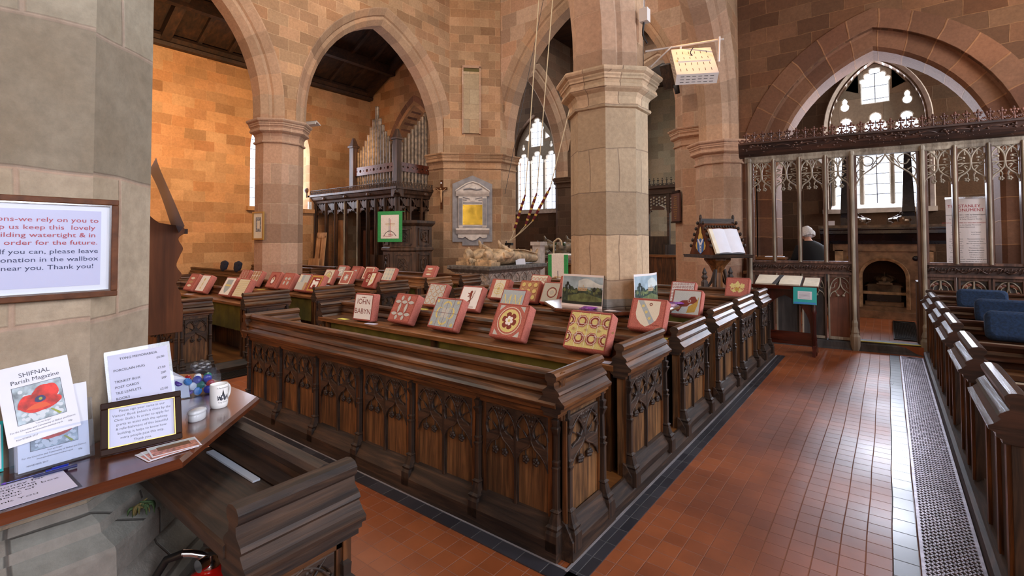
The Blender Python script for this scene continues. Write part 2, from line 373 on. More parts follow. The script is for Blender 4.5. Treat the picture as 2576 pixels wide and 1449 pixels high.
def arch_band(mb, u0, u1, zs, za, prof, fn, mat, zb=None, n=12):
    """sweep a profile of (offset, depth) along a pointed arch; fn(u, z, d) -> point"""
    rows = [arch_pts(u0, u1, zs, za, n, o, zb) for o, d in prof]
    m = len(rows[0]); pl = [0]
    for i in range(1, len(prof)): pl.append(pl[-1]+math.hypot(prof[i][0]-prof[i-1][0], prof[i][1]-prof[i-1][1]))
    al = [0]
    for i in range(1, m): al.append(al[-1]+math.hypot(rows[0][i][0]-rows[0][i-1][0], rows[0][i][1]-rows[0][i-1][1]))
    vs = []; fs = []; us = []
    for r, (o, d) in zip(rows, prof): vs += [fn(u, z, d) for u, z in r]
    for j in range(len(prof)-1):
        for i in range(m-1):
            fs.append((j*m+i, j*m+i+1, (j+1)*m+i+1, (j+1)*m+i)); us.append([(pl[j]+.3, al[i]), (pl[j]+.3, al[i+1]), (pl[j+1]+.3, al[i+1]), (pl[j+1]+.3, al[i])])
    mb.add(vs, fs, mat, False, us)
def octo(a, z, c=(0, 0), d=0):
    r = (a+d)/cos(PI/8); return [(c[0]+r*cos(PI/8+k*PI/4), c[1]+r*sin(PI/8+k*PI/4), z) for k in range(8)]
def offpoly(P, d, z):       # offset a convex CCW polygon outward by d
    n = len(P); out = []
    for i in range(n):
        p0 = Vector(P[i-1]); p = Vector(P[i]); p1 = Vector(P[(i+1) % n])
        e0 = (p-p0).normalized(); e1 = (p1-p).normalized(); n0 = Vector((e0.y, -e0.x)); n1 = Vector((e1.y, -e1.x))
        b = (n0+n1); b = b/b.length_squared*2 if b.length > 1e-6 else n0
        out.append((p.x+b.x*d, p.y+b.y*d, z))
    return out
# ================================================================ BUILDING
def wall(name, axis, c, th, outer, holes, mat):
    g = plate(outer, holes, th); mb = MB()
    mb.geo(g, Tr(c, 0, 0) @ FACE_X if axis == 'x' else Tr(0, c, 0) @ FACE_Y, mat)
    return struct(mb.build(name))
def rect(u0, u1, z0, z1): return [(u0, z0), (u1, z0), (u1, z1), (u0, z1)]
def arcade_outline(u0, u1, zb, zt, arches, off):
    pts = [(u0, zt), (u0, zb)]
    for a, b, zs, za in arches: pts += arch_pts(a, b, zs, za, 12, off, zb)
    return pts+[(u1, zb), (u1, zt)]
FL = MB(); FL.box(-15, 6, -7, 24, -.2, 0, 'quarry_tile'); struct(FL.build('floor'))
# north arcade
NA = [(-4.7, -.55, 4.3, 6.95), (.42, 4.59, 4.3, 6.95), (5.55, 9.42, 4.3, 6.95)]
wall('wall_north_arcade', 'x', -10.0, .8, arcade_outline(-6, 9.9, 4.05, 9, NA, .34), [], 'stone_warm')
PROF = [(0, -.16), (0, .16), (.11, .27), (.13, .25), (.19, .25), (.21, .30), (.34, .405), (.36, .41)]
PROF2 = [(o, -d) for o, d in PROF]
def full(p): return [(o, -d) for o, d in p[::-1] if d > 0]+[(o, d) for o, d in p if d > 0]
m = MB()
for a, b, zs, za in NA: arch_band(m, a, b, zs, za, full(PROF), lambda u, z, d: (-10.0+d, u, z), 'stone_arch', 4.05)
struct(m.build('trim_1', recalc=True))
# south arcade (the camera stands on its outer side)
SA = [(-3.7, -.13, 3.5, 5.5), (.66, 4.2, 3.5, 5.5), (5.0, 9.3, 3.5, 5.7)]
def skew(m):      # eastern bay sheared sideways and upward to join pillars rescaled about the camera
    m.v = [Vector((p.x-.0435*max(0, p.y-4.6), p.y, p.z+.0353*max(0, p.y-4.6))) for p in m.v]; return m
m = MB(); m.geo(plate(arcade_outline(-6, 9.8, 3.26, 8.8, SA, .31), [], .7), Tr(-2.278, 0, 0) @ FACE_X, 'stone_warm'); struct(skew(m).build('wall_south_arcade'))
m = MB()
for a, b, zs, za in SA: arch_band(m, a, b, zs, za, [(o*.87, d*.87) for o, d in full(PROF)], lambda u, z, d: (-2.278+d, u, z), 'stone_arch', 3.26)
struct(skew(m).build('trim_2'))
# tower west arch and the wall above it
TW = [(-8.6, -3.72, 4.3, 7.9)]
wall('wall_tower_west', 'y', 11.1, .9, arcade_outline(-9.6, -2.4, 4.05, 9, TW, .34), [], 'stone_pink')
m = MB(); arch_band(m, *TW[0], full(PROF), lambda u, z, d: (u, 11.1+d*1.1, z), 'stone_arch', 4.05); struct(m.build('trim_3'))
# tower north arch, tower east arch
TN = [(11.9, 15.9, 4.3, 7.4)]
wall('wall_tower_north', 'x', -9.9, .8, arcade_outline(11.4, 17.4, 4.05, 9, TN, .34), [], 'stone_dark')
m = MB(); arch_band(m, *TN[0], full(PROF), lambda u, z, d: (-9.9+d, u, z), 'stone_arch', 4.05); struct(m.build('trim_4'))
TE = [(-8.9, -3.5, 4.3, 7.9)]
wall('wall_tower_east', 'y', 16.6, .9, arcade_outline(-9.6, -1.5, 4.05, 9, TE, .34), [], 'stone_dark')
m = MB(); arch_band(m, *TE[0], full(PROF), lambda u, z, d: (u, 16.6+d*1.1, z), 'stone_arch', 4.05); struct(m.build('trim_5'))
# transept arch wall behind the carved screen
TR = (-1.58, 1.30, 2.71, 4.72)
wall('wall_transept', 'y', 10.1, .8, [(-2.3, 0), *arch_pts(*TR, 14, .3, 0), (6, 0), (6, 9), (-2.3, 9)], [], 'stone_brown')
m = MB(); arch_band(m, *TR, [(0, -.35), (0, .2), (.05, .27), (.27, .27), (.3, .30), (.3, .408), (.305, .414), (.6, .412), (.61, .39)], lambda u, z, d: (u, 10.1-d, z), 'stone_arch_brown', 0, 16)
struct(m.build('trim_6'))
# outer walls
WN = arch_pts(6.4, 8.2, 4.3, 5.7, 8, 0, 2.62); WN2 = arch_pts(-.6, 1.2, 4.3, 5.7, 8, 0, 2.62)  # WN2 is an unseen opening, added to let in more light
wall('wall_north', 'x', -14.6, .6, rect(-6, 18, 0, 6.75), [WN, WN2], 'stone_aisle')
wall('wall_aisle_east', 'y', 10.75, .6, [(-14.3, 0), *arch_pts(-13.25, -10.8, 3.9, 6.0, 10, 0, 0), (-10.4, 0), (-10.4, 9), (-14.3, 7)], [], 'stone_aisle')
m = MB(); arch_band(m, -13.25, -10.8, 3.9, 6.0, [(0, -.2), (0, .2), (.12, .3), (.3, .31)], lambda u, z, d: (u, 10.75-d, z), 'stone_arch_brown', 0); struct(m.build('trim_7'))
NTW = (-13.4, -11.15, 5.3, 7.2)
wall('wall_transept_north_east', 'y', 17.8, .6, rect(-14.3, -9.5, 0, 9), [arch_pts(*NTW, 10, 0, 2.95)], 'stone_dark')
wall('wall_west', 'y', -6.2, .4, rect(-15, 4, 0, 9), [], 'stone_warm')
wall('wall_south', 'x', 3.6, .4, rect(-6, 9.7, 0, 6.5), [rect(-4, -2.4, 1.9, 4.6), rect(-.4, 1.2, 1.9, 4.6), rect(3.2, 4.8, 1.9, 4.6), rect(6.8, 8.4, 1.9, 4.6)], 'stone_warm')
# chapel south of the tower
CW = (-1.0, .66, 4.1, 5.5)
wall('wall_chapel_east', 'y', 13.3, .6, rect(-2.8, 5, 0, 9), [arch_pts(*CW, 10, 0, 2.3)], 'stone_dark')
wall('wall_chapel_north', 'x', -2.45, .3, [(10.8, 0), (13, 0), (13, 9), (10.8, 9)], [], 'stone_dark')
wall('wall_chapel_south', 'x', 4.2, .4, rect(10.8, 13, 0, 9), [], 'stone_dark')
# chancel
wall('wall_chancel_east', 'y', 23, .4, rect(-9.5, -2, 0, 9), [rect(-7.6, -4.9, 1.3, 6.5)], 'stone_pale')
wall('wall_chancel_north', 'x', -9.4, .4, rect(17, 23, 0, 9), [], 'stone_pale')
wall('wall_chancel_south', 'x', -2.6, .4, rect(17, 23, 0, 9), [rect(18.2, 19.6, 2, 6)], 'stone_pale')
# ceilings
m = MB(); m.box(-10.4, -2.28, -6, 24, 9, 9.2, 'roof_wood'); struct(m.build('ceiling'))
m = MB(); m.ext([(-2.28, 7.6), (3.6, 6.3), (3.6, 6.45), (-2.28, 7.75)], 'y', -6, 10, 'roof_wood'); struct(m.build('ceiling_south_aisle'))
m = MB(); m.box(-2.6, 4.2, 10.8, 13.4, 9, 9.2, 'roof_wood'); struct(m.build('ceiling_chapel'))
m = MB(); m.box(-14.6, -9.5, 11, 18, 9, 9.2, 'roof_wood'); struct(m.build('ceiling_transept'))
m = MB(); m.ext([(-14.35, 6.75), (-10.35, 8.75), (-10.35, 8.9), (-14.35, 6.9)], 'y', -6, 11, 'roof_wood'); struct(m.build('ceiling_north_aisle'))
m = MB()
for k in range(22):
    y = -5.5+k*.75; w = .11 if k % 4 == 1 else .05; h = .24 if k % 4 == 1 else .12
    m.add([(x, yy, z-dz) for x, z in ((-14.3, 6.77), (-10.4, 8.72)) for yy in (y-w, y+w) for dz in (0, h)], [(0, 1, 3, 2), (4, 6, 7, 5), (0, 4, 5, 1), (2, 3, 7, 6), (1, 5, 7, 3), (0, 2, 6, 4)], 'roof_wood')
m.ext([(-14.3, 6.5), (-14.12, 6.5), (-14.08, 6.58), (-14.12, 6.62), (-14.04, 6.7), (-14.08, 6.78), (-14.3, 6.8)], 'y', -6, 10.4, 'roof_wood')
for xx, zz in ((-13.0, 7.32), (-11.7, 7.98)): m.box(xx-.09, xx+.09, -6, 10.4, zz-.2, zz+.1, 'roof_wood')
struct(m.build('trim_8'))

# ---------------- pillars
def capital(mb, ringf, z0, z1, mat, k=1.):
    h = z1-z0
    prof = [(0, 0), (.034, .02), (.04, .06), (.034, .10), (.01, .12), (.012, .3), (.035, .4), (.085, .46), (.105, .50), (.10, .58), (.085, .62), (.10, .68), (.115, .70), (.112, .75), (.128, .79), (.125, .83), (.155, .88), (.165, .93), (.16, .98), (.11, 1.0)]
    mb.loft([ringf(d*k, z0+h*t) for d, t in prof], mat, False)
def pillar(name, label, c, a, zc0, zc1, mat, base=None):
    t = thing(name, label, 'pillar', (c[0], c[1], 0))
    m = MB(); m.loft([octo(a, z) for z in (.0, zc0+.01)], mat, False); m.build('shaft', t)
    m = MB(); capital(m, lambda d, z: octo(a, z, (0, 0), d), zc0, zc1, mat, a/.425); m.build('capital', t)
    if base:
        m = MB(); m.loft([octo(a, z, (0, 0), d) for d, z in base], 'stone_plinth', False); m.build('base', t)
    return t
near_base = [(.003, .64), (.01, .61), (.02, .605), (.06, .578), (.066, .56), (.07, .545), (.132, .505), (.138, .49), (.142, .4), (.12, .385), (.13, .36), (.24, .25), (.25, .22), (.25, .12), (.3, .08), (.3, 0)]
near_base = [(.847*d, .847*z+.245) for d, z in near_base[:-3]]+[(.22, .3), (.26, .26), (.26, 0)]  # base profile scaled about the camera, lower tiers extended to the floor
pillar('stone_pillar', 'grey-beige octagonal stone pillar filling the left edge, with the wooden table round it', (-2.363, .263), .364, 2.87, 3.26, 'stone_near', near_base)
pillar('stone_pillar', 'large cream octagonal pillar rising through the round-pillar table among the kneelers', (-2.278, 4.60), .364, 2.887, 3.26, 'stone_pillar', [(.008, 1.05), (.02, 1.0), (.02, 0)])
pillar('stone_pillar', 'pinkish octagonal pillar before the orange-lit wall, a small framed print on it', (-10.0, 5.07), .42, 3.58, 4.06, 'stone_pink', [(.01, .75), (.03, .7), (.03, 0)])
pillar('stone_pillar', 'octagonal pillar behind the wooden lectern at the left end of the carved screen', (-2.5, 9.7), .395, 3.01, 3.44, 'stone_pink')
def pier(label, P, zc0, zc1, mat, ztop):
    t = thing('wall_pier_'+label, 'x', 'x'); struct(t); del t['category']; del t['label']
    m = MB(); m.loft([offpoly(P, 0, 0), offpoly(P, 0, zc0+.01)], mat, False); m.build('shaft', t)
    m = MB(); capital(m, lambda d, z: offpoly(P, d, z), zc0, zc1, mat, .85); m.build('capital', t)
    m = MB(); m.loft([offpoly(P, -.02, zc1-.01), offpoly(P, -.02, ztop)], mat, False); m.build('upper_wall', t)
    return t
NWP = [(-10.45, 9.5), (-9.7, 9.5), (-8.57, 10.62), (-8.57, 11.3), (-9.0, 11.7), (-10.7, 11.7), (-10.9, 9.95)]
nwp = pier('northwest', NWP, 3.62, 4.06, 'stone_warm', 9)
pier('southwest', [(-3.75, 10.85), (-3.5, 10.6), (-2.6, 10.6), (-2.6, 11.7), (-3.5, 11.7), (-3.75, 11.45)], 3.66, 4.06, 'stone_pink', 9)
pier('northeast', [(-10.3, 16.2), (-10.1, 16.0), (-9.2, 16.0), (-8.95, 16.25), (-8.95, 17.1), (-10.3, 17.1)], 3.66, 4.06, 'stone_dark', 9)
pier('southeast', [(-3.5, 16.2), (-2.6, 16.0), (-2.3, 16.0), (-2.3, 17.1), (-3.5, 17.1)], 3.66, 4.06, 'stone_dark', 9)
# blocked slot high in the tower pier: recessed slab and squint
s2 = math.sqrt(.5)
PF = Tr(-9.135, 10.06, 0) @ Rz(PI/4)            # frame on the slanting face: x along it, -y out of it
m = MB(); m.T = PF; m.box(-.26, .2, -.03, .02, 4.62, 6.35, 'stone_pillar'); m.box(-.29, -.25, -.05, .02, 4.6, 6.5, 'stone_pink'); m.box(.19, .23, -.05, .02, 4.6, 6.5, 'stone_pink')
m.box(-.29, .23, -.05, .02, 6.45, 6.52, 'stone_pink'); m.box(-.25, .19, -.02, .02, 6.33, 6.46, 'leaf_dry')
m.build('blocked_squint', nwp)

# ---------------- traceried windows
def foil_head(u0, u1, z0, za, b=.16):
    w = u1-u0; a = arch_pts(u0, u1, z0, za, 3)
    return bulge(a[::-1], [w*b]*(len(a)-1), False, 5)[::-1]
def lightshape(u0, u1, zb, zs, za):
    w = (u1-u0); h = za-zs
    c = [(u1, zs), (u1-.12*w, zs+.35*h), (u1-.32*w, zs+.68*h), ((u0+u1)/2, za), (u0+.32*w, zs+.68*h), (u0+.12*w, zs+.35*h), (u0, zs)]
    return [(u0, zb), (u1, zb)]+bulge(c, .13*w, False, 5)
def traceried(name, axis, c, spec, zb, label, d=.16, bars=9):
    u0, u1, zs, za = spec; w = u1-u0; t = struct(thing(name, label, 'window')); del t['category']; del t['label']
    M = (Tr(c, 0, 0) @ FACE_X) if axis == 'x' else (Tr(0, c, 0) @ FACE_Y)
    out = arch_pts(u0-.03, u1+.03, zs, za+.03, 10, 0, zb-.02)
    lw = (w-.34)/3; H = []
    zl = zs-.25
    for k in range(3):
        a = u0+.08+k*(lw+.09); H.append(lightshape(a, a+lw, zb+.08, zl, zl+.5+(.05 if k == 1 else 0)))
    mid = (u0+u1)/2; zt = zl+.78
    H.append(lightshape(mid-.24*w/1.7, mid+.24*w/1.7, zt, zt+(za-zt)*.5, za-.13))
    for s in (-1, 1):
        x = mid+s*w*.33
        H.append(bulge([(x+.06, zt-.08), (x+.035, zt+.05), (x, zt+.17), (x-.035, zt+.05), (x-.06, zt-.08)], .03, True, 4))
        H.append([(mid+s*w*.19, zt+.28), (mid+s*w*.19, zt+.62), (mid+s*w*.3, zt+.36)])
    m = MB(); m.geo(plate([tuple(p) for p in out], [tuple(map(tuple, h)) for h in H], d, .02), M, 'stone_window'); m.build('tracery', t)
    old = MB(); g = plate([tuple(p) for p in out], (), .004); old.geo(g, M @ Tr(0, 0, .02), 'pane_clear'); old.build('glass', t)
    m = MB(); m.T = M
    for k in range(3):
        a = u0+.08+k*(lw+.09); m.box(a+lw/2-.008, a+lw/2+.008, zb, zl+.4, 0, .012, 'lead')
        n = bars
        for j in range(n): z = zb+.1+(zl+.25-zb)*j/(n-1); m.box(a, a+lw, z-.007, z+.007, 0, .012, 'lead')
    for j in range(3): z = zt+.1+j*.28; m.box(mid-.24*w/1.7, mid+.24*w/1.7, z-.007, z+.007, 0, .012, 'lead')
    m.box(mid-.007, mid+.007, zt, za-.2, 0, .012, 'lead'); m.build('glazing_bar', t)
    return t
traceried('window_1', 'y', 13.35, CW, 2.3, 'x'); traceried('window_2', 'y', 17.85, NTW, 2.95, 'x')
def plainwin(name, axis, c, u0, u1, z0, z1, arch=None):
    t = struct(thing(name, 'x', 'x')); del t['category']; del t['label']
    M = (Tr(c, 0, 0) @ FACE_X) if axis == 'x' else (Tr(0, c, 0) @ FACE_Y)
    out = arch_pts(*arch, 8, 0, z0) if arch else rect(u0, u1, z0, z1)
    m = MB(); m.geo(plate(out, (), .004), M, 'pane_clear'); m.build('glass', t)
    m = MB(); m.T = M; w = u1-u0
    for k in (1, 2): m.box(u0+w*k/3-.04, u0+w*k/3+.04, z0, z1, -.06, .06, 'stone_window')
    for j in range(1, 8): z = z0+(z1-z0)*j/8; m.box(u0, u1, z-.006, z+.006, 0, .01, 'lead')
    m.build('mullion', t); return t
plainwin('window_3', 'x', -14.7, 6.4, 8.2, 2.62, 4.9, (6.4, 8.2, 4.3, 5.7)); plainwin('window_4', 'x', -14.7, -.6, 1.2, 2.62, 4.9, (-.6, 1.2, 4.3, 5.7))
for i, y in enumerate((-4, -.4, 3.2, 6.8)): plainwin(f'window_{5+i}', 'x', 3.65, y, y+1.6, 1.9, 4.6)
plainwin('window_9', 'y', 23.1, -7.6, -4.9, 1.3, 6.5); plainwin('window_10', 'x', -2.55, 18.2, 19.6, 2, 6)
# window reveals: sills
m = MB(); m.box(-14.32, -14.16, 6.3, 8.3, 2.5, 2.62, 'stone_aisle'); m.box(-13.5, -11.05, 17.42, 17.56, 2.82, 2.95, 'marble_white')
m.box(-1.15, .8, 12.92, 13.06, 2.2, 2.3, 'marble_white'); m.add([(-1.0, 13.0, 2.3), (.66, 13.0, 2.3), (.66, 13.3, 2.42), (-1.0, 13.3, 2.42)], [(0, 1, 2, 3)], 'marble_white'); struct(m.build('trim_9'))
m = MB(); arch_band(m, *CW, [(0.0, -.3), (0, .28), (.1, .34), (.12, .3)], lambda u, z, d: (u, 13.3-d, z), 'marble_white', 2.3)
struct(m.build('trim_10'))

# ---------------- floor trims, kerbs, gratings
m = MB(); m.box(-1.255, -1.16, 1.98, 7.72, 0, .006, 'slate_tile'); m.box(-4.9, -1.16, 1.98, 2.07, 0, .006, 'slate_tile'); m.box(-1.27, -1.255, 2.06, 7.7, 0, .008, 'marble_grey'); m.box(-4.9, -1.27, 2.065, 2.078, 0, .008, 'marble_grey'); m.box(-.01, .092, -4, 8.66, 0, .006, 'slate_tile'); struct(m.build('trim_11'))
m = MB(); m.ext([(.35, 0), (.35, .1), (.372, .11), (.43, .17), (.6, .17), (.6, 0)], 'y', -3, 8.6, 'oak_dark_y'); struct(m.build('trim_12'))
def lattice(label, x0, x1, y0, y1, cell, lx=1., mat='grate_metal'):
    t = thing('floor_grating', label, 'grating')
    m = MB(); m.box(x0, x1, y0, y1, .001, .0075, 'pit_shade'); m.build('shade_strip', t)  # flat strip whose near-black colour paints the shade of an open trench
    m = MB(); e = .014; m.box(x0, x0+e, y0, y1, .0078, .018, mat); m.box(x1-e, x1, y0, y1, .0078, .018, mat)
    m.box(x0+e, x1-e, y0, y0+e, .0078, .018, mat); m.box(x0+e, x1-e, y1-e, y1, .0078, .018, mat); m.build('frame', t)
    m = MB(); a0, a1 = x0+e, x1-e; W = a1-a0; r = .0052; ky = 1.1; n = int((y1-y0+W*ky)/cell)+1
    for s in (1, -1):
        for k in range(n):
            b = y0-W*ky+k*cell if s > 0 else y0+k*cell
            p = [(a0, b), (a1, b+s*W*ky)]
            if p[0][1] < y0 or p[1][1] < y0 or p[0][1] > y1 or p[1][1] > y1: continue
            m.add([(p[0][0], p[0][1]-r, .015), (p[1][0], p[1][1]-r, .015), (p[1][0], p[1][1]+r, .015), (p[0][0], p[0][1]+r, .015)], [(0, 1, 2, 3)], mat)
            m.add([(p[0][0], p[0][1]-r, .008), (p[1][0], p[1][1]-r, .008), (p[1][0], p[1][1]-r, .015), (p[0][0], p[0][1]-r, .015)], [(0, 1, 2, 3)], mat)
    m.build('lattice', t)
    return t
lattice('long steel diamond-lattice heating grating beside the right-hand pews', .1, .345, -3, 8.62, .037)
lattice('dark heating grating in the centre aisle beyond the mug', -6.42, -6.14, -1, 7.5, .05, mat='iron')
# ================================================================ PEWS
HALF = [(0, 0), (.017, -.005), (.027, -.02), (.025, -.04), (.015, -.052), (.017, -.074), (.036, -.094), (.041, -.106), (.034, -.117), (.05, -.14), (.063, -.152), (.061, -.168), (.046, -.177), (.046, -.194), (.033, -.204), (.033, -.22)]
def cornice(k=1.2, top=0):
    r = [(p*k, top+q) for p, q in HALF]; l = [(-p*k, top+q) for p, q in HALF[1:]]
    return r+l[::-1]
def child(src, parent, loc=(0, 0, 0), rz=0, sx=1., sz=1.):
    o = src.copy(); COL.objects.link(o); o.parent = parent; o.location = loc; o.rotation_euler = (0, 0, rz)
    if sx != 1 or sz != 1: o.scale = (sx, 1, sz)
    return o
PROTO = []
def proto(mb, name):
    o = mb.build(name); PROTO.append(o); return o
# tracery head of one light, 0.225 wide, facing -y, hanging down from z=0
W = .225
def mir(p): return [(W-u, v) for u, v in p][::-1]
m = MB()
eye = bulge([(.06, -.018), (.022, -.05), (.014, -.1), (.02, -.165), (.058, -.15), (.094, -.112), (.088, -.06)], [.002, .006, .01, -.004, .004, .008, .006], True, 4)
leg = [(W/2, -.165), (W/2+.02, -.182), (W*.72, -.2), (W-.03, -.232), (W-.01, -.262), (W, -.285)]
out = [(0, 0), (W, 0)]+leg[::-1]+[(W-u, v) for u, v in leg[1:]]
m.geo(plate([tuple(p) for p in out], [tuple(eye), tuple(mir(eye))], .014, .004), Tr(0, -.006, 0) @ FACE_Y, 'oak_dark_x')
def rib(pts, r=.0055): m.tube([(u, -.014, v) for u, v in pts], r, 'oak_dark_x', 5)
for f in (lambda u: u, lambda u: W-u):
    rib([(f(0), -.13), (f(.012), -.085), (f(.04), -.045), (f(.075), -.018), (f(W/2), -.003)])
    rib([(f(.03), -.004), (f(.07), -.04), (f(.1), -.09), (f(W/2), -.15), (f(.135), -.185), (f(.175), -.21), (f(.21), -.25), (f(W), -.29)], [.004, .005, .006, .007, .007, .006, .005, .004])
    rib([(f(.04), -.1), (f(.018), -.085), (f(.006), -.06)], [.002, .006, .003]); rib([(f(.05), -.1), (f(.07), -.12), (f(.09), -.14)], [.002, .007, .003])
    rib([(f(.02), -.06), (f(.036), -.05)], [.005, .002])
    rib([(f(.15), -.2), (f(.152), -.22), (f(.148), -.232)], .004)
    for k in range(5): m.ball((f(.148)+.013*cos(k*1.257), -.018, -.25+.013*sin(k*1.257)), .0115, 'oak_dark_x', 6, 4)
    for u, v in ((.1, -.022), (.104, -.045), (.085, -.02), (.11, -.07)): m.ball((f(u), -.014, v), .009, 'oak_dark_x', 6, 4)
    m.ball((f(.148), -.022, -.246), .008, 'oak_dark_x', 6, 4)
TRAC = proto(m, 'tracery')
# buttress, facing -y, foot at z=0
m = MB(); B = 'oak_dark_z'
def bsec(z, hw, pr): return [(-hw, 0, z), (-hw, -pr, z), (hw, -pr, z), (hw, 0, z)]
m.loft([bsec(z, a, p) for z, a, p in [(0, .034, .075), (.085, .034, .075), (.1, .028, .066), (.115, .036, .07), (.125, .026, .056), (.175, .018, .04), (.185, .026, .046), (.195, .014, .034), (.38, .014, .034), (.40, .018, .04), (.405, .013, .028), (.43, .018, .036), (.437, .013, .026), (.56, .013, .024), (.6, .02, .042), (.607, .014, .03), (.64, .019, .036), (.648, .012, .022), (.68, .014, .024), (.69, .006, .006)]], B, False)
BUT = proto(m, 'buttress')
m = MB(); m.box(-.008, .008, -.018, 0, 0, .5, B); m.box(-.013, -.008, -.009, 0, 0, .5, B); m.box(.008, .013, -.009, 0, 0, .5, B); MUL = proto(m, 'mullion')

def pew(label, xe, xl, yb, e0, e1, top=.95, ledge=True, seat=True, xend2=True, group=None, newwood=False, curtain=True, zf=.12, sup=True):
    """back running from x=xl to x=xe at y=yb; bench end outside xe facing +x"""
    t = thing('pew', label, 'pew', (xe, yb, 0), 0, group); L0 = xl-xe
    ow = 'oak_light_' if newwood else 'oak_' if yb > 1 else 'oak_dark_'
    m = MB(); m.ext(cornice(1.15, top), 'x', L0, -.05, ow+'x'); m.build('back_rail', t)
    m = MB(); m.box(L0, -.05, -.02, .02, zf, top-.2, 'oak_panel'); m.build('back_panel', t)
    if ledge:
        m = MB(); m.ext([(-.275, .772), (-.275, .805), (-.268, .812), (-.035, .812), (-.035, .772)], 'x', L0+.01, -.07, 'oak_light_x' if yb > 1 else 'oak_dark_x')
        m.build('book_ledge', t)
        n = max(2, int(-L0/1.2)+1)
        for k in range(n if sup else 0):
            x = L0+.08+(-L0-.24)*k/(n-1); m = MB(); m.box(x, x+.05, -.24, -.03, zf, .77, 'oak_z'); m.build('ledge_support', t)
        if curtain:
            m = MB(); k = 60; pts = [(L0+.14+(-L0-.34)*i/k, -.2+.006*sin(i*1.9)) for i in range(k+1)]
            m.add([(x, y, z) for z in (.43, .768) for x, y in pts], [(i, i+1, k+2+i, k+1+i) for i in range(k)], 'green_cloth', True); m.build('curtain', t, recalc=False)
    if seat:
        m = MB(); m.box(L0, -.06, .03, .42, .46, .49, 'oak_x'); m.box(L0, -.06, .36, .385, .36, .46, 'oak_x'); m.build('seat', t)
    for side in ((0, 1) if xend2 else (0,)):
        bx = 0 if side == 0 else L0; sg = 1 if side == 0 else -1; rz = PI/2 if side == 0 else -PI/2
        m = MB(); m.box(min(bx-sg*.055, bx-sg*.012), max(bx-sg*.055, bx-sg*.012), e0+.02, e1-.02, zf-.02, top-.19, 'oak_panel'); be = m.build('bench_end', t)
        m = MB(); m.T = Tr(bx-sg*.03, 0, 0); m.ext(cornice(1.3, top), 'y', e0, e1, ow+'y', False, 'oak_dark_x'); m.build('end_rail', be)
        m = MB(); m.T = Tr(bx-sg*.012, 0, 0) @ Sc(sg, 1, 1)
        for y in (e0+.02, e1-.07): m.box(0, .016, y, y+.05, zf, top-.2, 'oak_z'); m.box(.016, .024, y+.018, y+.032, zf, top-.2, 'oak_z')
        m.box(0, .016, e0+.05, e1-.05, top-.24, top-.2, 'oak_y'); m.ext([(0, zf-.02), (0, zf+.09), (.02, zf+.08), (.06, zf+.02), (.06, zf-.02)], 'y', e0, e1, 'oak_dark_y'); m.build('end_frame', be)
        for y in (e0+.045, e1-.045): child(BUT, be, (bx, y, zf-.04), rz)
        nl = max(1, round((e1-e0-.16)/.24)); lw = (e1-e0-.15)/nl
        for k in range(nl):
            y0 = e0+.075+lw*k
            child(TRAC, be, (bx-sg*.012, y0 if sg > 0 else y0+lw, top-.24), rz, lw/W, .95)
            if k: child(MUL, be, (bx-sg*.012, y0, zf+.05), rz, 1, 1.1)
    return t
SR = [(3.14, -.27, .45), (4.13, -.26, .48), (5.12, -.25, .49), (6.11, -.27, .49), (7.18, -.24, .32)]
names_s = ['first behind the carved front, holding the five nearest kneelers', 'second row pew behind the carved front, with the MM and shield kneelers',
           'third row, right of the big cream pillar, with the animal kneeler', 'fourth row, beyond the big cream pillar', 'easternmost pew of the near block, next to the open book desk']
for (yb, e0, e1), nm in zip(SR, names_s):
    if yb == 5.12:   # the pillar stands in this row: a short pew each side of it
        pew('short left part of the third pew row, left of the big cream pillar', -2.99, -4.82, yb, e0, e1, .96, xend2=True, group=None)
        pew('oak pew, '+nm, -1.33, -1.6, yb, e0, e1, .95, xend2=False, sup=False); continue
    pew('oak pew, '+nm, -1.33, -4.82, yb, e0, e1, .92 if yb == 4.13 else .955)
# the carved front (back of the rearmost pew of the near block)
t = thing('choir_pew', 'long carved oak pew front with twelve traceried panels facing the camera', 'pew', (-1.33, 2.15, 0)); X0 = -3.43
m = MB(); m.ext(cornice(1.3, .935), 'x', X0+.0, .0, 'oak_x'); m.build('top_rail', t)
m = MB(); m.T = Tr(-.03, 0, 0); m.ext(cornice(1.3, .94), 'y', -.07, .45, 'oak_y', False, 'oak_dark_x'); m.build('end_rail', t)
m = MB(); m.T = Tr(X0+.03, 0, 0); m.ext(cornice(1.3, .94), 'y', -.07, .45, 'oak_y'); m.build('end_rail', t)
m = MB(); m.box(X0, 0, .0, .03, .06, .74, 'oak_panel'); pb = m.build('panel_board', t)
m = MB(); m.box(X0, 0, -.02, 0, .69, .735, 'oak_x'); m.box(X0, 0, -.035, -.02, .715, .73, 'oak_x'); m.ext([(0, .06), (0, .19), (-.02, .18), (-.075, .1), (-.075, .0), (0, 0)], 'x', X0-.02, .0, 'oak_dark_x'); m.build('rail_and_plinth', t)
bx = [-4.73, -4.162, -3.595, -3.023, -2.465, -1.89, -1.36]
for i, x in enumerate(bx):
    child(BUT, pb, (x+1.33, 0, .05))
    m = MB(); a = x+1.33
    for s in (-.055, .03): m.box(a+s, a+s+.025, -.012, 0, .18, .69, 'oak_z')
    m.build('stile', pb)
    if i < 6:
        b = bx[i+1]+1.33; lw = (b-a-.11)/2
        for k in (0, 1): child(TRAC, pb, (a+.055+lw*k, 0, .69), 0, lw/W, 1.)
        child(MUL, pb, (a+.055+lw, 0, .18), 0, 1, 1.02)
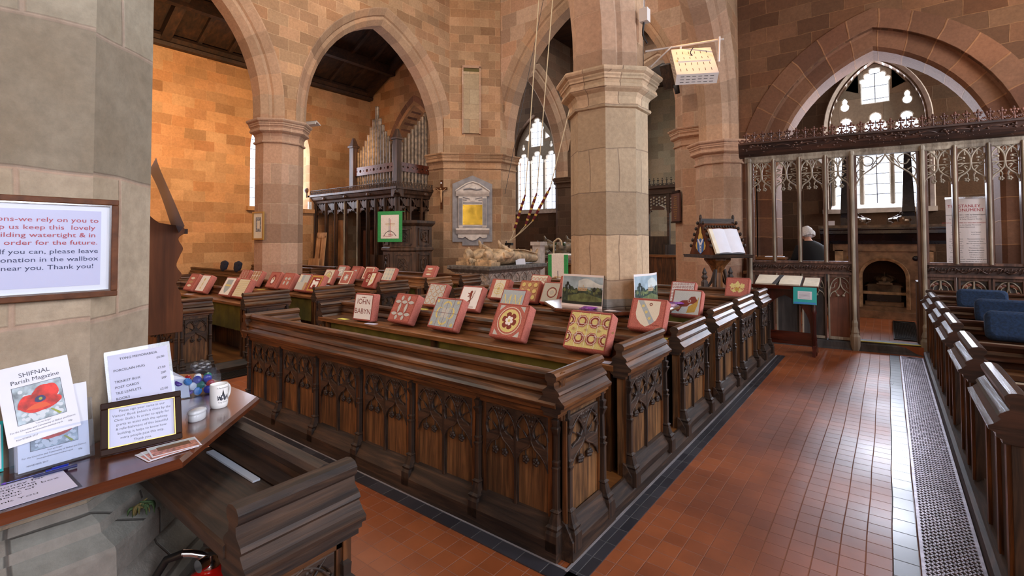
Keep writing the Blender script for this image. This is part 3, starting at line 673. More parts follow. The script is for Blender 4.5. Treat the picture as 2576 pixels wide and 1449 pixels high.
m = MB(); m.box(-.05, -.012, 0, .43, .1, .74, 'oak_panel'); m.ext([(0, .0), (0, .19), (.02, .18), (.065, .1), (.065, 0)], 'y', -.02, .46, 'oak_dark_y')
for y in (.0, .38): m.box(-.012, .004, y, y+.05, .15, .73, 'oak_z')
m.build('return_end', t)
for y in (.03, .405): child(BUT, t, (-.005, y, .05), PI/2)
child(TRAC, t, (-.012, .06, .69), PI/2, .31/W, 1)
m = MB(); m.box(X0, X0+.04, 0, .43, .1, .74, 'oak_panel'); m.build('return_end', t)
for y in (.03, .405): child(BUT, t, (X0, y, .05), -PI/2)
m = MB(); m.box(X0+.05, -.06, .06, .42, .46, .49, 'oak_x'); m.build('seat', t)
# west pew beside the near pillar
t2 = pew('worn dark oak pew by the near pillar, above the fire extinguisher', -1.32, -2.1, .84, -.27, .08, .925, True, False, False, None, False, False, 0, False)
# north block
NR = [(3.14, -.27, .34), (4.13, -.28, .38), (5.12, -.14, .46), (6.11, -.1, .52), (7.15, -.24, .3)]
names_n = ['first across the centre aisle, plain pale green kneeler on its ledge', 'second across the centre aisle, lamb kneeler at its near end',
           'third across the centre aisle, half-shield kneeler at its near end', 'fourth across the centre aisle, pale new oak on its end', 'farthest across the centre aisle, below the pulpit']
for i, ((yb, e0, e1), nm) in enumerate(zip(NR, names_n)):
    pew('oak pew, '+nm, -6.55, -9.5, yb, e0, e1, .955 if i else .95, seat=i < 4, group=None, newwood=i == 3)
m = MB()
t = thing('choir_pew', 'carved pew front across the centre aisle, partly behind the brown wavy-edged board', 'pew', (-6.55, 2.15, 0))
m = MB(); m.ext(cornice(1.3, .935), 'x', -3, -.0, 'oak_x'); m.build('top_rail', t)
m = MB(); m.T = Tr(-.03, 0, 0); m.ext(cornice(1.3, .94), 'y', -.05, .36, 'oak_y'); m.build('end_rail', t)
m = MB(); m.box(-3, 0, 0, .03, .06, .74, 'oak_panel'); m.box(-.05, -.012, 0, .36, .1, .74, 'oak_panel'); m.box(-3, 0, -.02, 0, .69, .735, 'oak_x'); m.ext([(0, .06), (0, .19), (-.02, .18), (-.075, .1), (-.075, .0), (0, 0)], 'x', -3, .0, 'oak_dark_x')
m.ext([(0, .0), (0, .19), (.02, .18), (.065, .1), (.065, 0)], 'y', -.02, .36, 'oak_dark_y'); m.build('panel_board', t)
for k in range(6): child(BUT, t, (-.03-.567*k, 0, .05))
for k in range(5):
    for q in (0, 1): child(TRAC, t, (-.54-.567*k+.23*q, 0, .69), 0, 1., 1.)
for y in (.03, .33): child(BUT, t, (-.005, y, .05), PI/2)
child(TRAC, t, (-.012, .06, .69), PI/2, 1.05, 1)
# north aisle pews against the lit wall
for i, (yb, xr, nm) in enumerate([(3.6, -10.9, 'left of the two'), (4.9, -10.95, 'middle one'), (6.4, -10.9, 'right-hand one'), (7.1, -10.95, 'one by the organ case')]):
    pew('low dark pew against the orange-lit wall, '+nm, xr, -14.1, yb, -.1, .4, .98, False, True, False)
# right-hand block across the tiled aisle
RB = [2.92, 4.06, 5.19, 6.24, 7.4, 8.42]
lab = ['nearest right-hand pew, only its rounded end rail showing at the frame edge', 'second right-hand pew with a big dark carved end rail', 'third right-hand pew, the widest blue cushion on its ledge', 'fourth right-hand pew beside the grating', 'fifth right-hand pew beside the grating', 'farthest right-hand pew below the painted dado panels']
for y, l in zip(RB, lab):
    t = thing('pew', 'dark polished '+l, 'pew', (.42, y, 0))
    m = MB(); m.ext(cornice(1.5, .955), 'y', .02, .7 if y < 8.3 else .1, 'oak_polish_y', False, 'screen_dark'); m.build('end_rail', t)
    m = MB(); m.box(-.02, .035, .03, .69 if y < 8.3 else .1, .12, .77, 'oak_dark_z')
    for q in ((.05, .3, .6) if y < 8.3 else (.05,)): m.box(-.035, -.02, q, q+.045, .14, .75, 'oak_z')
    m.build('bench_end', t)
    m = MB(); m.ext(cornice(1.15, .95), 'x', .03, 2.6, 'oak_polish_x'); m.T = Matrix(); m.build('back_rail', t).location = (0, .28 if y < 8.3 else .1, 0)
    m = MB(); m.box(.03, 2.6, .26, .3, .12, .76, 'oak_polish_x'); m.build('back_panel', t).location = (0, 0 if y < 8.3 else -.18, 0)
    m = MB(); m.box(.04, 2.6, .03, .25, .775, .805, 'oak_light_x'); 
    if y < 8.3: m.build('book_ledge', t)
for o in PROTO: bpy.data.objects.remove(o)
# timber platforms under the pews
m = MB(); m.box(-4.85, -1.34, 2.2, 7.6, .001, .12, 'floorboard'); struct(m.build('floor_platform_south'))
m = MB(); m.box(-9.5, -6.52, 2.2, 7.6, .001, .12, 'floorboard'); m.box(-14.2, -10.6, 1, 8.2, .001, .12, 'floorboard'); struct(m.build('floor_platform_north'))
m = MB(); m.box(.6, 3.3, -3, 8.6, .001, .12, 'floorboard'); struct(m.build('floor_platform_right'))
m = MB(); m.ext([(-1.34, 0), (-1.34, .125), (-1.325, .125), (-1.272, .06), (-1.272, 0)], 'y', 2.62, 7.62, 'oak_dark_y'); m.ext([(-6.52, 0), (-6.52, .125), (-6.5, .125), (-6.45, .06), (-6.45, 0)], 'y', 2.52, 7.6, 'oak_dark_y')
struct(m.build('trim_13'))
# ================================================================ KNEELERS
KT = .09
def kneeler(pat, label, x, yb, w=.31, h=.285, lean=28, rz=0, z=.813, cat='kneeler', group=None, shift=0.):
    t = thing('kneeler', label, cat, (x, yb-.1-shift, z), rz, group)
    R = Rx(-math.radians(lean))
    m = MB(); m.T = R; e = .012
    def ring(y, i): return [(sx*(w/2-i)*1., y, h/2+sz*(h/2-i)) for sx, sz in ((-1, -1), (1, -1), (1, 1), (-1, 1))]
    def rr(y, i, c=.018):
        a = w/2-i; b = h/2-i; p = []
        for sx, sz, s in ((1, 1, 0), (-1, 1, 1), (-1, -1, 2), (1, -1, 3)):
            for k in range(4): th = (s+k/3)*PI/2; p.append((sx*(a-c)+c*cos(th), y, h/2+sz*(b-c)+c*sin(th)))
        return p
    m.loft([rr(0, .012), rr(-.012, 0), rr(-KT+.008, 0), rr(-KT, .007)], 'kneeler_red', True); m.build('body', t)
    m = MB(); a, b = w/2-.007, h/2-.007; m.T = R @ Tr(0, -KT-.0012, h/2) @ FACE_Y
    k = [0]
    def P(pts, mat): k[0] += 1; m.add([(u, v, -.00025*k[0]) for u, v in pts], [list(range(len(pts)))], mat)
    def RING(c, r0, r1, mat, n=20, q=1.):
        k[0] += 1; o = [(c[0]+r*cos(2*PI*i/n+PI/n), c[1]+q*r*sin(2*PI*i/n+PI/n), -.00025*k[0]) for r in (r0, r1) for i in range(n)]
        m.add(o, [(i, (i+1) % n, n+(i+1) % n, n+i) for i in range(n)], mat)
    def TXT(s, sz, x, y, mat, bold=0.): k[0] += 1; m.geo(text(s, sz, 'CENTER', 0, bold), Tr(x, y, -.00025*k[0]), mat)
    P([(-a, -b), (a, -b), (a, b), (-a, b)], 'kneeler_rim'); a -= .011; b -= .011
    pat(P, RING, TXT, a, b, m)
    m.build('embroidery', t, recalc=False)
    return t
def bg(P, a, b, c, f=1.): P([(-a*f, -b), (a*f, -b), (a*f, b), (-a*f, b)], c)
def lines(P, a, b, c, nx=2, ny=2, r=.0012):
    for i in range(1, nx): x = -a+2*a*i/nx; P([(x-r, -b), (x+r, -b), (x+r, b), (x-r, b)], c)
    for i in range(1, ny): y = -b+2*b*i/ny; P([(-a, y-r), (a, y-r), (a, y+r), (-a, y+r)], c)
def lobes(n, r, c=(0, 0), b=.35, ph=0):
    q = {4: .56, 5: .62, 6: .66}.get(n, .7); out = []
    for i in range(n*7): t = (i % 7)/7; a = 2*PI*i/(7*n)+ph; R_ = r*(q+(1.05-q)*(4*t*(1-t))**.45); out.append((c[0]+R_*cos(a), c[1]+R_*sin(a)))
    return out
def k_iohn(P, R, T, a, b, m): bg(P, a, b, 'k_white'); T('IOHN', .072, 0, .028, 'k_brown'); T('BABYN', .072, 0, -.065, 'k_brown'); P([(-.03, .09), (-.03, .098), (-.015, .093), (0, .1), (.015, .093), (.03, .098), (.03, .09)], 'k_brown')
def lens(c, rx, ry):
    if rx > ry: return bulge([(c[0]-rx, c[1]), (c[0]+rx, c[1])], ry*1., True, 8)
    return bulge([(c[0], c[1]-ry), (c[0], c[1]+ry)], rx*1., True, 8)
def k_petal(P, R, T, a, b, m):
    bg(P, a, b, 'kneeler_red'); lines(P, a, b, 'k_brown', 4, 3)
    for i in range(3):
        for j in range(2): P(lens((-a*.66+i*a*.66, b*.45-j*b*.95), a*.3, b*.13), 'k_grey')
    for i in range(2):
        for y, hh in ((.75, .22), (-.02, .42), (-.78, .2)): P(lens((-a*.33+i*a*.66, b*y), a*.13, b*hh), 'k_grey')
def k_quatre(P, R, T, a, b, m):
    bg(P, a, b, 'k_blue'); P(lobes(4, a*.72, b=.5, ph=PI/4), 'k_yellow'); P(lobes(4, a*.6, b=.5, ph=PI/4), 'k_blue')
    P(lobes(4, a*.34, b=.55), 'k_grey'); lines(P, a, b, 'k_brown', 4, 2)
    for s in (-1, 1):
        for q in (-1, 1): P(lobes(5, .016, (s*a*.82, q*b*.82)), 'k_yellow')
def k_rose(P, R, T, a, b, m):
    bg(P, a, b, 'kneeler_red'); f = .8
    for s in (-1, 1):
        for q in (-1, 1): P([(s*a*.84, q*b*.98), (s*a*.84, q*b*.6), (s*a*.5, q*b*.98)], 'k_grey')
    P(circ(0, 0, b*.93), 'kneeler_red'); R((0, 0), b*.86, b*.91, 'k_cream', 28); P(circ(0, 0, b*.76), 'k_yellow'); P(lobes(6, b*.55, b=.6, ph=.3), 'k_brown'); P(lobes(6, b*.3, b=.7, ph=.3), 'k_white'); P(circ(0, 0, b*.1), 'k_yellow')
def k_oct(P, R, T, a, b, m):
    bg(P, a, b, 'k_yellow'); s = a*.62
    for i in range(-1, 3):
        for j in (0, 1):
            c = (-a*.98+s+(i-.0)*s*1.0*1.07, b*.5-j*b*.98); r = s*.5
            if abs(c[0])+r > a: 
                sx = 1 if c[0] > 0 else -1; ed = sx*a
                for r0, mt in ((r, 'kneeler_red'), (r*.8, 'k_cream'), (r*.72, 'k_brown'), (r*.45, 'k_yellow')):
                    pts = [(min(max(c[0]+r0*cos(PI/8+q*PI/4), -a), a), c[1]+r0*sin(PI/8+q*PI/4)) for q in range(8)]; P(pts, mt)
                continue
            P([(c[0]+r*cos(PI/8+q*PI/4), c[1]+r*sin(PI/8+q*PI/4)) for q in range(8)], 'kneeler_red'); R(c, r*.78, r*.86, 'k_cream', 8); R(c, r*.55, r*.72, 'k_brown', 12); P(circ(c[0], c[1], r*.45, 12), 'k_yellow')
    for i in range(4): c = (-a*.98+s*.5+i*s*1.07-s*.05, 0); P([(c[0]-.012, 0), (c[0], -.012), (c[0]+.012, 0), (c[0], .012)], 'k_tan')
    lines(P, a, b, 'k_white', 4, 3, .001)
def k_grid(bgc, c1, c2, nx, ny, inner=None, q=1.):
    def f(P, R, T, a, b, m):
        bg(P, a, b, bgc); sx = 2*a/nx; sy = 2*b/ny
        for i in range(nx):
            for j in range(ny):
                c = (-a+sx*(i+.5), -b+sy*(j+.5)); r = min(sx, sy)*.45
                if c2: P(circ(c[0], c[1], r, 14), c2)
                R(c, r*.78, r, c1, 14)
                if inner: P(circ(c[0], c[1], r*.45, 10), inner)
    return f
def k_lion(P, R, T, a, b, m):
    bg(P, a, b, 'k_white'); c = 'k_brown'
    P([(-.008, .075), (.012, .085), (.026, .07), (.02, .05), (.026, .03), (.022, 0), (.03, -.03), (.026, -.05), (.01, -.045), (.012, -.02), (0, .0), (-.004, .03), (-.012, .05)], c)
    P([(-.004, .045), (-.035, .055), (-.038, .045), (-.006, .03)], c); P([(0, .015), (-.03, .005), (-.034, .015), (-.004, .03)], c)
    P([(.02, -.03), (.0, -.06), (-.03, -.075), (-.034, -.062), (-.008, -.045), (.008, -.025)], c); P([(.026, -.04), (.03, -.075), (.006, -.105), (-.008, -.1), (.014, -.072), (.012, -.045)], c)
    m.tube([(u, v, -.004) for u, v in ((.026, -.02), (.045, 0), (.042, .035), (.055, .06), (.05, .085))], .003, c, 4); T('LUDLOW', .022, .05, -.115, c)
def k_mm(P, R, T, a, b, m):
    bg(P, a, b, 'k_blue')
    for x in (-.066, .066):
        y0, y1, h, w_, s_ = -.035, .07, .062, .013, .006
        P([(x-h+.012, y0), (x-h+.012+s_, y0), (x-h+.02+s_, y1), (x-h+.02, y1)], 'k_yellow'); P([(x+h-.012-w_, y0), (x+h-.012, y0), (x+h-.018, y1), (x+h-.018-w_, y1)], 'k_yellow')
        P([(x-.004, y0), (x+.002, y0), (x-h+.03, y1), (x-h+.014, y1)], 'k_yellow'); P([(x-.004, y0), (x+.002, y0), (x+h-.018, y1), (x+h-.026, y1)], 'k_yellow')
        for u, v in ((-h+.015, y0), (h-.019, y0), (-h+.016, y1), (h-.018, y1)): P([(x+u-.014, v-.002), (x+u+.014, v-.002), (x+u+.014, v+.002), (x+u-.014, v+.002)], 'k_yellow')
def k_shield(P, R, T, a, b, m):
    bg(P, a, b, 'kneeler_red'); S = [(-a*.72, b*.96), (-a*.72, 0), (-a*.6, -b*.4), (-a*.3, -b*.75), (0, -b*.92), (a*.3, -b*.75), (a*.6, -b*.4), (a*.72, 0), (a*.72, b*.96)]
    P(S, 'k_cream'); P([(-a*.7, b*.96), (-a*.35, b*.96), (a*.5, -b*.5), (a*.25, -b*.78)], 'k_blue')
    for q in (.2, .5, .8): P(lobes(5, .014, (-a*.5+q*a*.85, b*.85-q*b*1.45)), 'k_yellow')
    R((a*.15, b*.7), .008, .014, 'k_brown', 12); T('THOMAS', .02, a*.55, -b*.82, 'k_brown')
def k_disc(bgc, side, ringc, crossc):
    def f(P, R, T, a, b, m):
        bg(P, a, b, 'kneeler_red'); bg(P, a, b, bgc, side); R((0, 0), a*.5, a*.58, ringc, 24); R((0, 0), a*.3, a*.36, ringc, 16); P(lobes(4, a*.2, b=.5), ringc); lines(P, a*side, b, crossc)
    return f
def k_dog(P, R, T, a, b, m):
    bg(P, a, b, 'k_grey'); c = 'k_brown'
    P([(-a*.8, -b*.7), (-a*.7, -b*.1), (-a*.3, b*.15), (a*.1, b*.2), (a*.3, b*.5), (a*.6, b*.55), (a*.8, b*.2), (a*.7, -.01), (a*.3, -b*.1), (a*.1, -b*.35), (-a*.3, -b*.4), (-a*.5, -b*.85)], c)
    P([(a*.2, -b*.35), (a*.75, b*.1), (a*.9, b*.6), (a*.85, -b*.2), (a*.7, -b*.8), (a*.1, -b*.9)], 'k_gold'); R((a*.22, b*.12), .012, .016, 'k_white', 12)
def k_loz(P, R, T, a, b, m): bg(P, a, b, 'k_grey'); R((a*.2, 0), a*.5, a*.62, 'k_brown'); R((a*.2, 0), a*.3, a*.38, 'k_cream')
def k_knot(P, R, T, a, b, m):
    bg(P, a, b, 'kneeler_red')
    for s in (-1, 1):
        for o in (-.35, .35): P([(-a*.7, s*(-b*.7)+o*b-.012), (-a*.7, s*(-b*.7)+o*b+.012), (a*.7, s*b*.7+o*b+.012), (a*.7, s*b*.7+o*b-.012)], 'k_cream')
def k_lattice(P, R, T, a, b, m):
    bg(P, a, b, 'k_white'); n = 9
    for i in range(n):
        for j in range(6): c = (-a+2*a*(i+.5)/n, -b+2*b*(j+.5)/6); R(c, a/n*.6, a/n*.95, 'k_darkred', 4, 1.4)
def k_fleur(P, R, T, a, b, m):
    bg(P, a, b, 'kneeler_red'); g = 'k_yellow'
    P([(0, b*.75), (.03, b*.4), (.02, -b*.2), (-.02, -b*.2), (-.03, b*.4)], g)
    for s in (-1, 1): P(lobes(5, .035, (s*.06, .02)), g); P(lobes(5, .028, (s*.035, -.05)), g); R((s*.055, -.03), .018, .028, g, 12)
    P(lobes(5, .03, (0, -.03)), 'k_gold')
def k_flower(bgc, fr, c1, c2, n=6):
    def f(P, R, T, a, b, m):
        bg(P, a, b, fr); bg(P, a*.82, b*.86, bgc); P(lobes(n, a*.42, b=.5, ph=.4), c1); P(lobes(n, a*.16, b=.5), c2)
    return f
def k_halves(P, R, T, a, b, m):
    bg(P, a, b, 'k_darkred'); P([(0, b*.9), (a*.75, b*.9), (a*.75, -b*.5), (a*.4, -b*.85), (0, -b*.95)], 'k_cream')
    for y in (.45, -.2): R((-a*.4, b*y), .022, .032, 'k_cream', 12); P(lobes(6, .013, (-a*.4, b*y)), 'k_tan'); P(lobes(4, .02, (a*.35, b*y)), 'k_yellow')
def k_quarters(P, R, T, a, b, m):
    cs = ['k_grey', 'k_tan', 'k_cream', 'k_grey', 'k_cream', 'k_blue', 'k_grey', 'k_tan']
    for i in range(4):
        for j in range(2): P([(-a+i*a/2, -b+j*b), (-a+(i+1)*a/2, -b+j*b), (-a+(i+1)*a/2, j*b), (-a+i*a/2, j*b)], cs[(i*3+j*2) % 8])
def k_lamb(P, R, T, a, b, m):
    bg(P, a, b, 'k_gold'); bg(P, a*.8, b*.8, 'k_darkred'); P([(-a*.55, -b*.5), (-a*.5, b*.1), (-a*.6, b*.3), (-a*.4, b*.45), (-a*.1, b*.25), (a*.5, b*.3), (a*.6, b*.0), (a*.45, -b*.55), (a*.3, -b*.55), (a*.25, -b*.15), (-a*.2, -b*.15), (-a*.3, -b*.6)], 'k_white'); P([(-a*.1, b*.45), (a*.6, b*.45), (a*.6, b*.62), (-a*.1, b*.62)], 'k_white')
def k_shield2(P, R, T, a, b, m):
    bg(P, a, b, 'k_white'); P([(-a*.6, b*.8), (-a*.6, -b*.1), (-a*.4, -b*.5), (0, -b*.85), (a*.4, -b*.5), (a*.6, -b*.1), (a*.6, b*.8)], 'k_blue'); P([(-a*.55, 0), (a*.55, 0), (a*.55, b*.22), (-a*.55, b*.22)], 'k_yellow')
def k_weave(P, R, T, a, b, m): bg(P, a, b, 'k_cream'); lines(P, a, b, 'k_yellow', 9, 9, .002)
def k_chalice(P, R, T, a, b, m): bg(P, a, b, 'k_white'); P(lobes(5, .024, (0, b*.5)), 'k_yellow'); P([(-.006, b*.4), (.006, b*.4), (.006, -b*.6), (-.006, -b*.6)], 'k_yellow'); P(lobes(4, .02, (0, -b*.1)), 'k_yellow'); P([(-.03, -b*.7), (.03, -b*.7), (0, -b*.45)], 'k_yellow')
def k_fish(P, R, T, a, b, m):
    bg(P, a, b, 'kneeler_red')
    for j in (-1, 0, 1): P(lens((0, j*b*.5), a*.6, b*.16), 'k_tan' if j == 0 else 'k_cream')
def k_owl(P, R, T, a, b, m): bg(P, a, b, 'kneeler_red'); P(circ(0, 0, a*.5, 16, a*.62), 'k_darkred'); P(circ(0, -.01, a*.34, 14, a*.42), 'k_white'); P(circ(0, .02, a*.2, 12), 'k_tan')
def k_quat2(P, R, T, a, b, m): bg(P, a, b, 'k_cream'); P(lobes(4, a*.5, b=.5, ph=PI/4), 'k_yellow'); lines(P, a, b, 'k_brown', 2, 2); R((0, 0), a*.6, a*.68, 'k_brown')
def k_xflower(P, R, T, a, b, m):
    bg(P, a, b, 'kneeler_red')
    for s in (-1, 1): P(lens((s*a*.35, b*.3), a*.3, b*.2), 'k_grey'); P(lens((s*a*.4, -b*.3), a*.2, b*.3), 'k_grey')
    P(circ(0, 0, .014), 'k_tan')
r1, r2, r3, r4, r5 = (r[0] for r in SR)
kneeler(k_iohn, 'upright red kneeler lettered IOHN BABYN at the left of the nearest pew ledge', -4.12, r1, .27, .27, 9, math.radians(6), shift=.04)
kneeler(k_petal, 'red kneeler with white lens-shaped petals, second from the left on the nearest ledge', -3.63, r1)
kneeler(k_quatre, 'grey-blue kneeler with one large pale yellow quatrefoil, on the nearest ledge', -3.07, r1, .33)
kneeler(k_rose, 'red kneeler with a white flower in a ringed circle, on the nearest ledge', -2.36, r1, .33)
kneeler(k_oct, 'kneeler with yellow discs in red octagons, nearest of all to the tiled aisle corner', -1.67, r1, .34)
kneeler(k_grid('k_grey', 'k_tan', None, 3, 3), 'pale kneeler with nine tan rings, at the left of the second ledge', -4.24, r2, .3)
kneeler(k_lion, 'white kneeler with a rampant brown lion, on the second ledge', -3.69, r2, .31)
kneeler(k_mm, 'blue-grey kneeler lettered MM in yellow', -3.1, r2, .32)
kneeler(k_shield, 'red kneeler with a cream shield crossed by a blue band, on the second ledge', -1.64, r2, .32)
kneeler(k_disc('k_cream', .62, 'k_yellow', 'k_brown'), 'red-edged cream kneeler with a pale yellow roundel, at the left of the third row', -4.08, r3, .31)
kneeler(k_grid('k_tan', 'kneeler_red', 'k_yellow', 3, 3), 'tan kneeler with rows of yellow discs, left of the cream pillar', -3.6, r3, .31)
kneeler(k_dog, 'grey kneeler with a brown animal and gold cloth, right of the big pillar', -1.63, r3, .3)
kneeler(k_loz, 'grey and red ringed kneeler mostly hidden by the standing landscape poster', -3.27, r3, .26)
kneeler(k_grid('k_cream', 'kneeler_red', None, 4, 2, 'k_grey'), 'cream kneeler with small red-ringed discs, below the green-edged fall', -4.13, r4, .31)
kneeler(k_knot, 'red kneeler with a white interlaced knot, behind the landscape poster', -3.62, r4, .3)
kneeler(k_lattice, 'white kneeler with a red diamond lattice, behind the animal kneeler', -2.0, r4, .3)
kneeler(k_fleur, 'red kneeler with a yellow fleur motif, nearest the red-brown book desk', -1.62, r5, .3)
n1, n2, n3, n4, n5 = (r[0] for r in NR)
kneeler(k_fish, 'pinkish kneeler half hidden by the brown wavy board', -8.72, n1, .32)
kneeler(k_chalice, 'white kneeler with a small yellow chalice motif, beyond the wavy board', -8.26, n1, .32)
kneeler(k_shield2, 'white kneeler with a blue and yellow shield, across the centre aisle', -7.4, n1, .33)
kneeler(k_weave, 'plain pale green woven kneeler beside the blue and yellow shield one', -6.98, n1, .33)
kneeler(k_grid('kneeler_red', 'k_cream', None, 3, 4), 'red kneeler with rows of pale circles, below the navy pads', -9.2, n2, .32)
kneeler(k_grid('k_cream', 'kneeler_red', 'k_tan', 3, 3), 'cream kneeler with tan and red discs, left of the pinkish pillar foot', -8.75, n2, .32)
kneeler(k_owl, 'red kneeler with a small round emblem, at the foot of the pinkish pillar', -8.1, n2, .33)
kneeler(k_xflower, 'tan and grey kneeler with a cross-shaped flower, right of the round-emblem one', -7.66, n2, .32)
kneeler(k_quarters, 'kneeler chequered in grey, cream and tan quarters', -7.18, n2, .33)
kneeler(k_lamb, 'dark red kneeler with a white lamb in a gold frame', -6.83, n2, .33)
kneeler(k_quat2, 'cream kneeler with a yellow quatrefoil on the third ledge across the aisle', -8.08, n3, .31)
kneeler(k_flower('kneeler_red', 'k_cream', 'k_grey', 'k_white'), 'red kneeler with a grey flower in a cream border', -7.52, n3, .32)
kneeler(k_halves, 'dark red kneeler with half a cream shield and two roundels', -6.84, n3, .32)
kneeler(k_flower('k_grey', 'kneeler_red', 'k_white', 'k_grey', 4), 'grey kneeler at the far left under the leaning pale board', -9.2, n4, .32)
kneeler(k_flower('kneeler_red', 'kneeler_rim', 'k_grey', 'k_white', 5), 'red kneeler with grey leaves, second along the far ledge', -9.0+.3, n4, .32)
kneeler(k_flower('kneeler_red', 'k_cream', 'k_tan', 'k_brown', 4), 'red kneeler with a tan framed flower, below the organ doorway', -8.25, n4, .32)
kneeler(k_grid('k_cream', 'k_grey', None, 3, 3, 'k_blue'), 'pale kneeler with grey roundels, in front of the pulpit', -7.62, n4, .32)
kneeler(k_fish, 'red kneeler with three pale lens shapes, right of the pulpit foot', -7.6, n5, .33)
# blue hassocks standing on the right-hand ledges
def hassock(label, x, y, w=.44):
    t = thing('cushion', label, 'cushion', (x, y, .81), 0)
    m = MB(); R = Rx(-math.radians(16)); m.T = R
    def rr(yy, i, c=.05):
        a = w/2-i; b = .115-i; p = []
        for sx, sz, s in ((1, 1, 0), (-1, 1, 1), (-1, -1, 2), (1, -1, 3)):
            for k in range(5): th = (s+k/4)*PI/2; p.append((sx*(a-c)+c*cos(th), yy, .115+sz*(b-c)+c*sin(th)))
        return p
    m.loft([rr(0, .03), rr(-.012, .006), rr(-.03, 0), rr(-.07, 0), rr(-.09, .006), rr(-.1, .03)], 'blue_cushion', True); m.build('cover', t)
    return t
hassock('blue padded cushion on the farthest right-hand pew ledge, below the painted panels', .82, 7.56, .42)
hassock('blue padded cushion on the second farthest right-hand ledge', .87, 6.4, .46)
hassock('large blue padded cushion on the third right-hand ledge at the frame edge', .84, 5.36, .5)
hassock('nearest blue padded cushion, only its edge inside the frame', .88, 4.22, .46)
for i, (x, y, l) in enumerate([(-12.6, 3.62, 'small navy pad, left of two leaning on the pew by the orange wall'), (-12.1, 3.62, 'navy pad right beside the leftmost one by the orange wall'), (-12.2, 4.92, 'navy pad at the foot of the orange wall just left of the pinkish pillar'), (-11.5, 4.92, 'navy pad nearly hidden behind the pinkish pillar')]):
    t = thing('pad', l, 'pad', (x, y, .93)); m = MB(); m.T = Rx(-.2); m.ball((0, -.04, .12), (.17, .05, .13), 'navy_pad', 12, 8); m.ball((.1, -.04, .17), (.06, .045, .06), 'navy_pad', 8, 6); m.ball((-.1, -.04, .17), (.06, .045, .06), 'navy_pad', 8, 6); m.build('cover', t)
# ================================================================ CARVED PARCLOSE SCREEN
A8 = math.radians(8)
scr = thing('carved_screen', 'long carved oak screen with leafy cresting and open doorway, closing off the chapel at right', 'screen', (-1.83, 8.62, 0), A8)
UL = [.065, .409, .757, 1.096, 1.43]; UR = [2.24, 2.585, 2.93, 3.26, 3.6, 3.94]
def post(u, w, z0, z1, y=-.03, nm='post', lab=None):
    m = MB(); m.T = Tr(u, y, 0); m.lathe([(w, z0), (w*.8, z0+.02), (w*.8, z1)], 'screen_grey', 8, (0, -.03)); m.box(-w*1.5, w*1.5, -.025, .04, z0, z1, 'screen_oak'); m.build(nm, scr)
for u in UL[1:4]+UR[1:]: post(u, .02, 1.28, 2.9)
for u in (UL[0], UL[4], UR[0]):
    m = MB(); m.T = Tr(u, -.05, 0)
    m.loft([octo(a, z, (0, 0)) for a, z in [(.06, 0), (.06, .2), (.045, .24), (.05, .26), (.032, .34), (.036, .4), (.024, .44), (.024, 2.86), (.034, 2.88), (.034, 2.93)]], 'screen_grey', False)
    m.box(-.06, .06, .02, .08, 0, 2.9, 'screen_oak'); m.build('door_post', scr)
SH = .225
def mirw(p, w): return [(w-u, v) for u, v in p][::-1]
def scr_tracery(w, h=.5):
    """open tracery for the head of one light: intersecting arcs, cross bar and two pendants"""
    m = MB(); r = .011; M = lambda u, v: (u, 0, v)
    m.box(0, w, -.012, .012, -.016, 0, 'screen_grey'); m.box(0, .01, -.012, .012, -h, 0, 'screen_grey'); m.box(w-.01, w, -.012, .012, -h, 0, 'screen_grey')
    c = w/2
    for f in (lambda u: u, lambda u: w-u):
        m.tube([M(f(u), v) for u, v in [(.005, -.17), (.02, -.1), (w*.22, -.045), (w*.45, -.005)]], r, 'screen_grey', 5)
        m.tube([M(f(u), v) for u, v in [(w*.12, -.005), (w*.28, -.04), (w*.42, -.1), (c-.004, -.17), (c-.004, -.24), (c*.9, -.3), (w*.28, -.36), (w*.1, -.4), (.006, -.46)]], r*1.15, 'screen_grey', 5)
        m.tube([M(f(u), v) for u, v in [(w*.33, -.35), (w*.4, -.39), (w*.36, -.44)]], [r, r*.8, r*.5], 'screen_grey', 5)
        for k in range(5): m.ball((f(w*.35)+.018*cos(k*1.257), -.006, -.45+.018*sin(k*1.257)), .015, 'screen_grey', 6, 4)
        for u, v, du, dv in [(.03, -.24, .045, .015), (.02, -.15, .05, .0), (w*.3, -.06, .0, -.05), (.03, -.33, .04, .0), (w*.42, -.29, -.05, .03)]:
            m.tube([M(f(u-.01), v+.02), M(f(u+du), v+dv), M(f(u-.01), v-.03)], [r*.6, r*.9, r*.6], 'screen_grey', 4)
        m.ball((f(w*.25), -.004, -.15), (.018, .01, .016), 'screen_grey', 7, 5); m.ball((f(w*.25), -.004, -.19), (.012, .01, .01), 'screen_grey', 7, 5)
    m.tube([M(0, -.225), M(w, -.225)], r*.8, 'screen_grey', 5)
    m.tube([M(c-.02, -.05), M(c, -.015), M(c+.02, -.05), M(c, -.11), M(c-.02, -.05)], r*.6, 'screen_grey', 5)
    return m
for L_ in (UL, UR):
    for a, b in zip(L_[:-1], L_[1:]):
        o = scr_tracery(b-a-.05).build('open_tracery', scr, 'pale grey open tracery head'); o.location = (a+.025, -.02, 2.87)
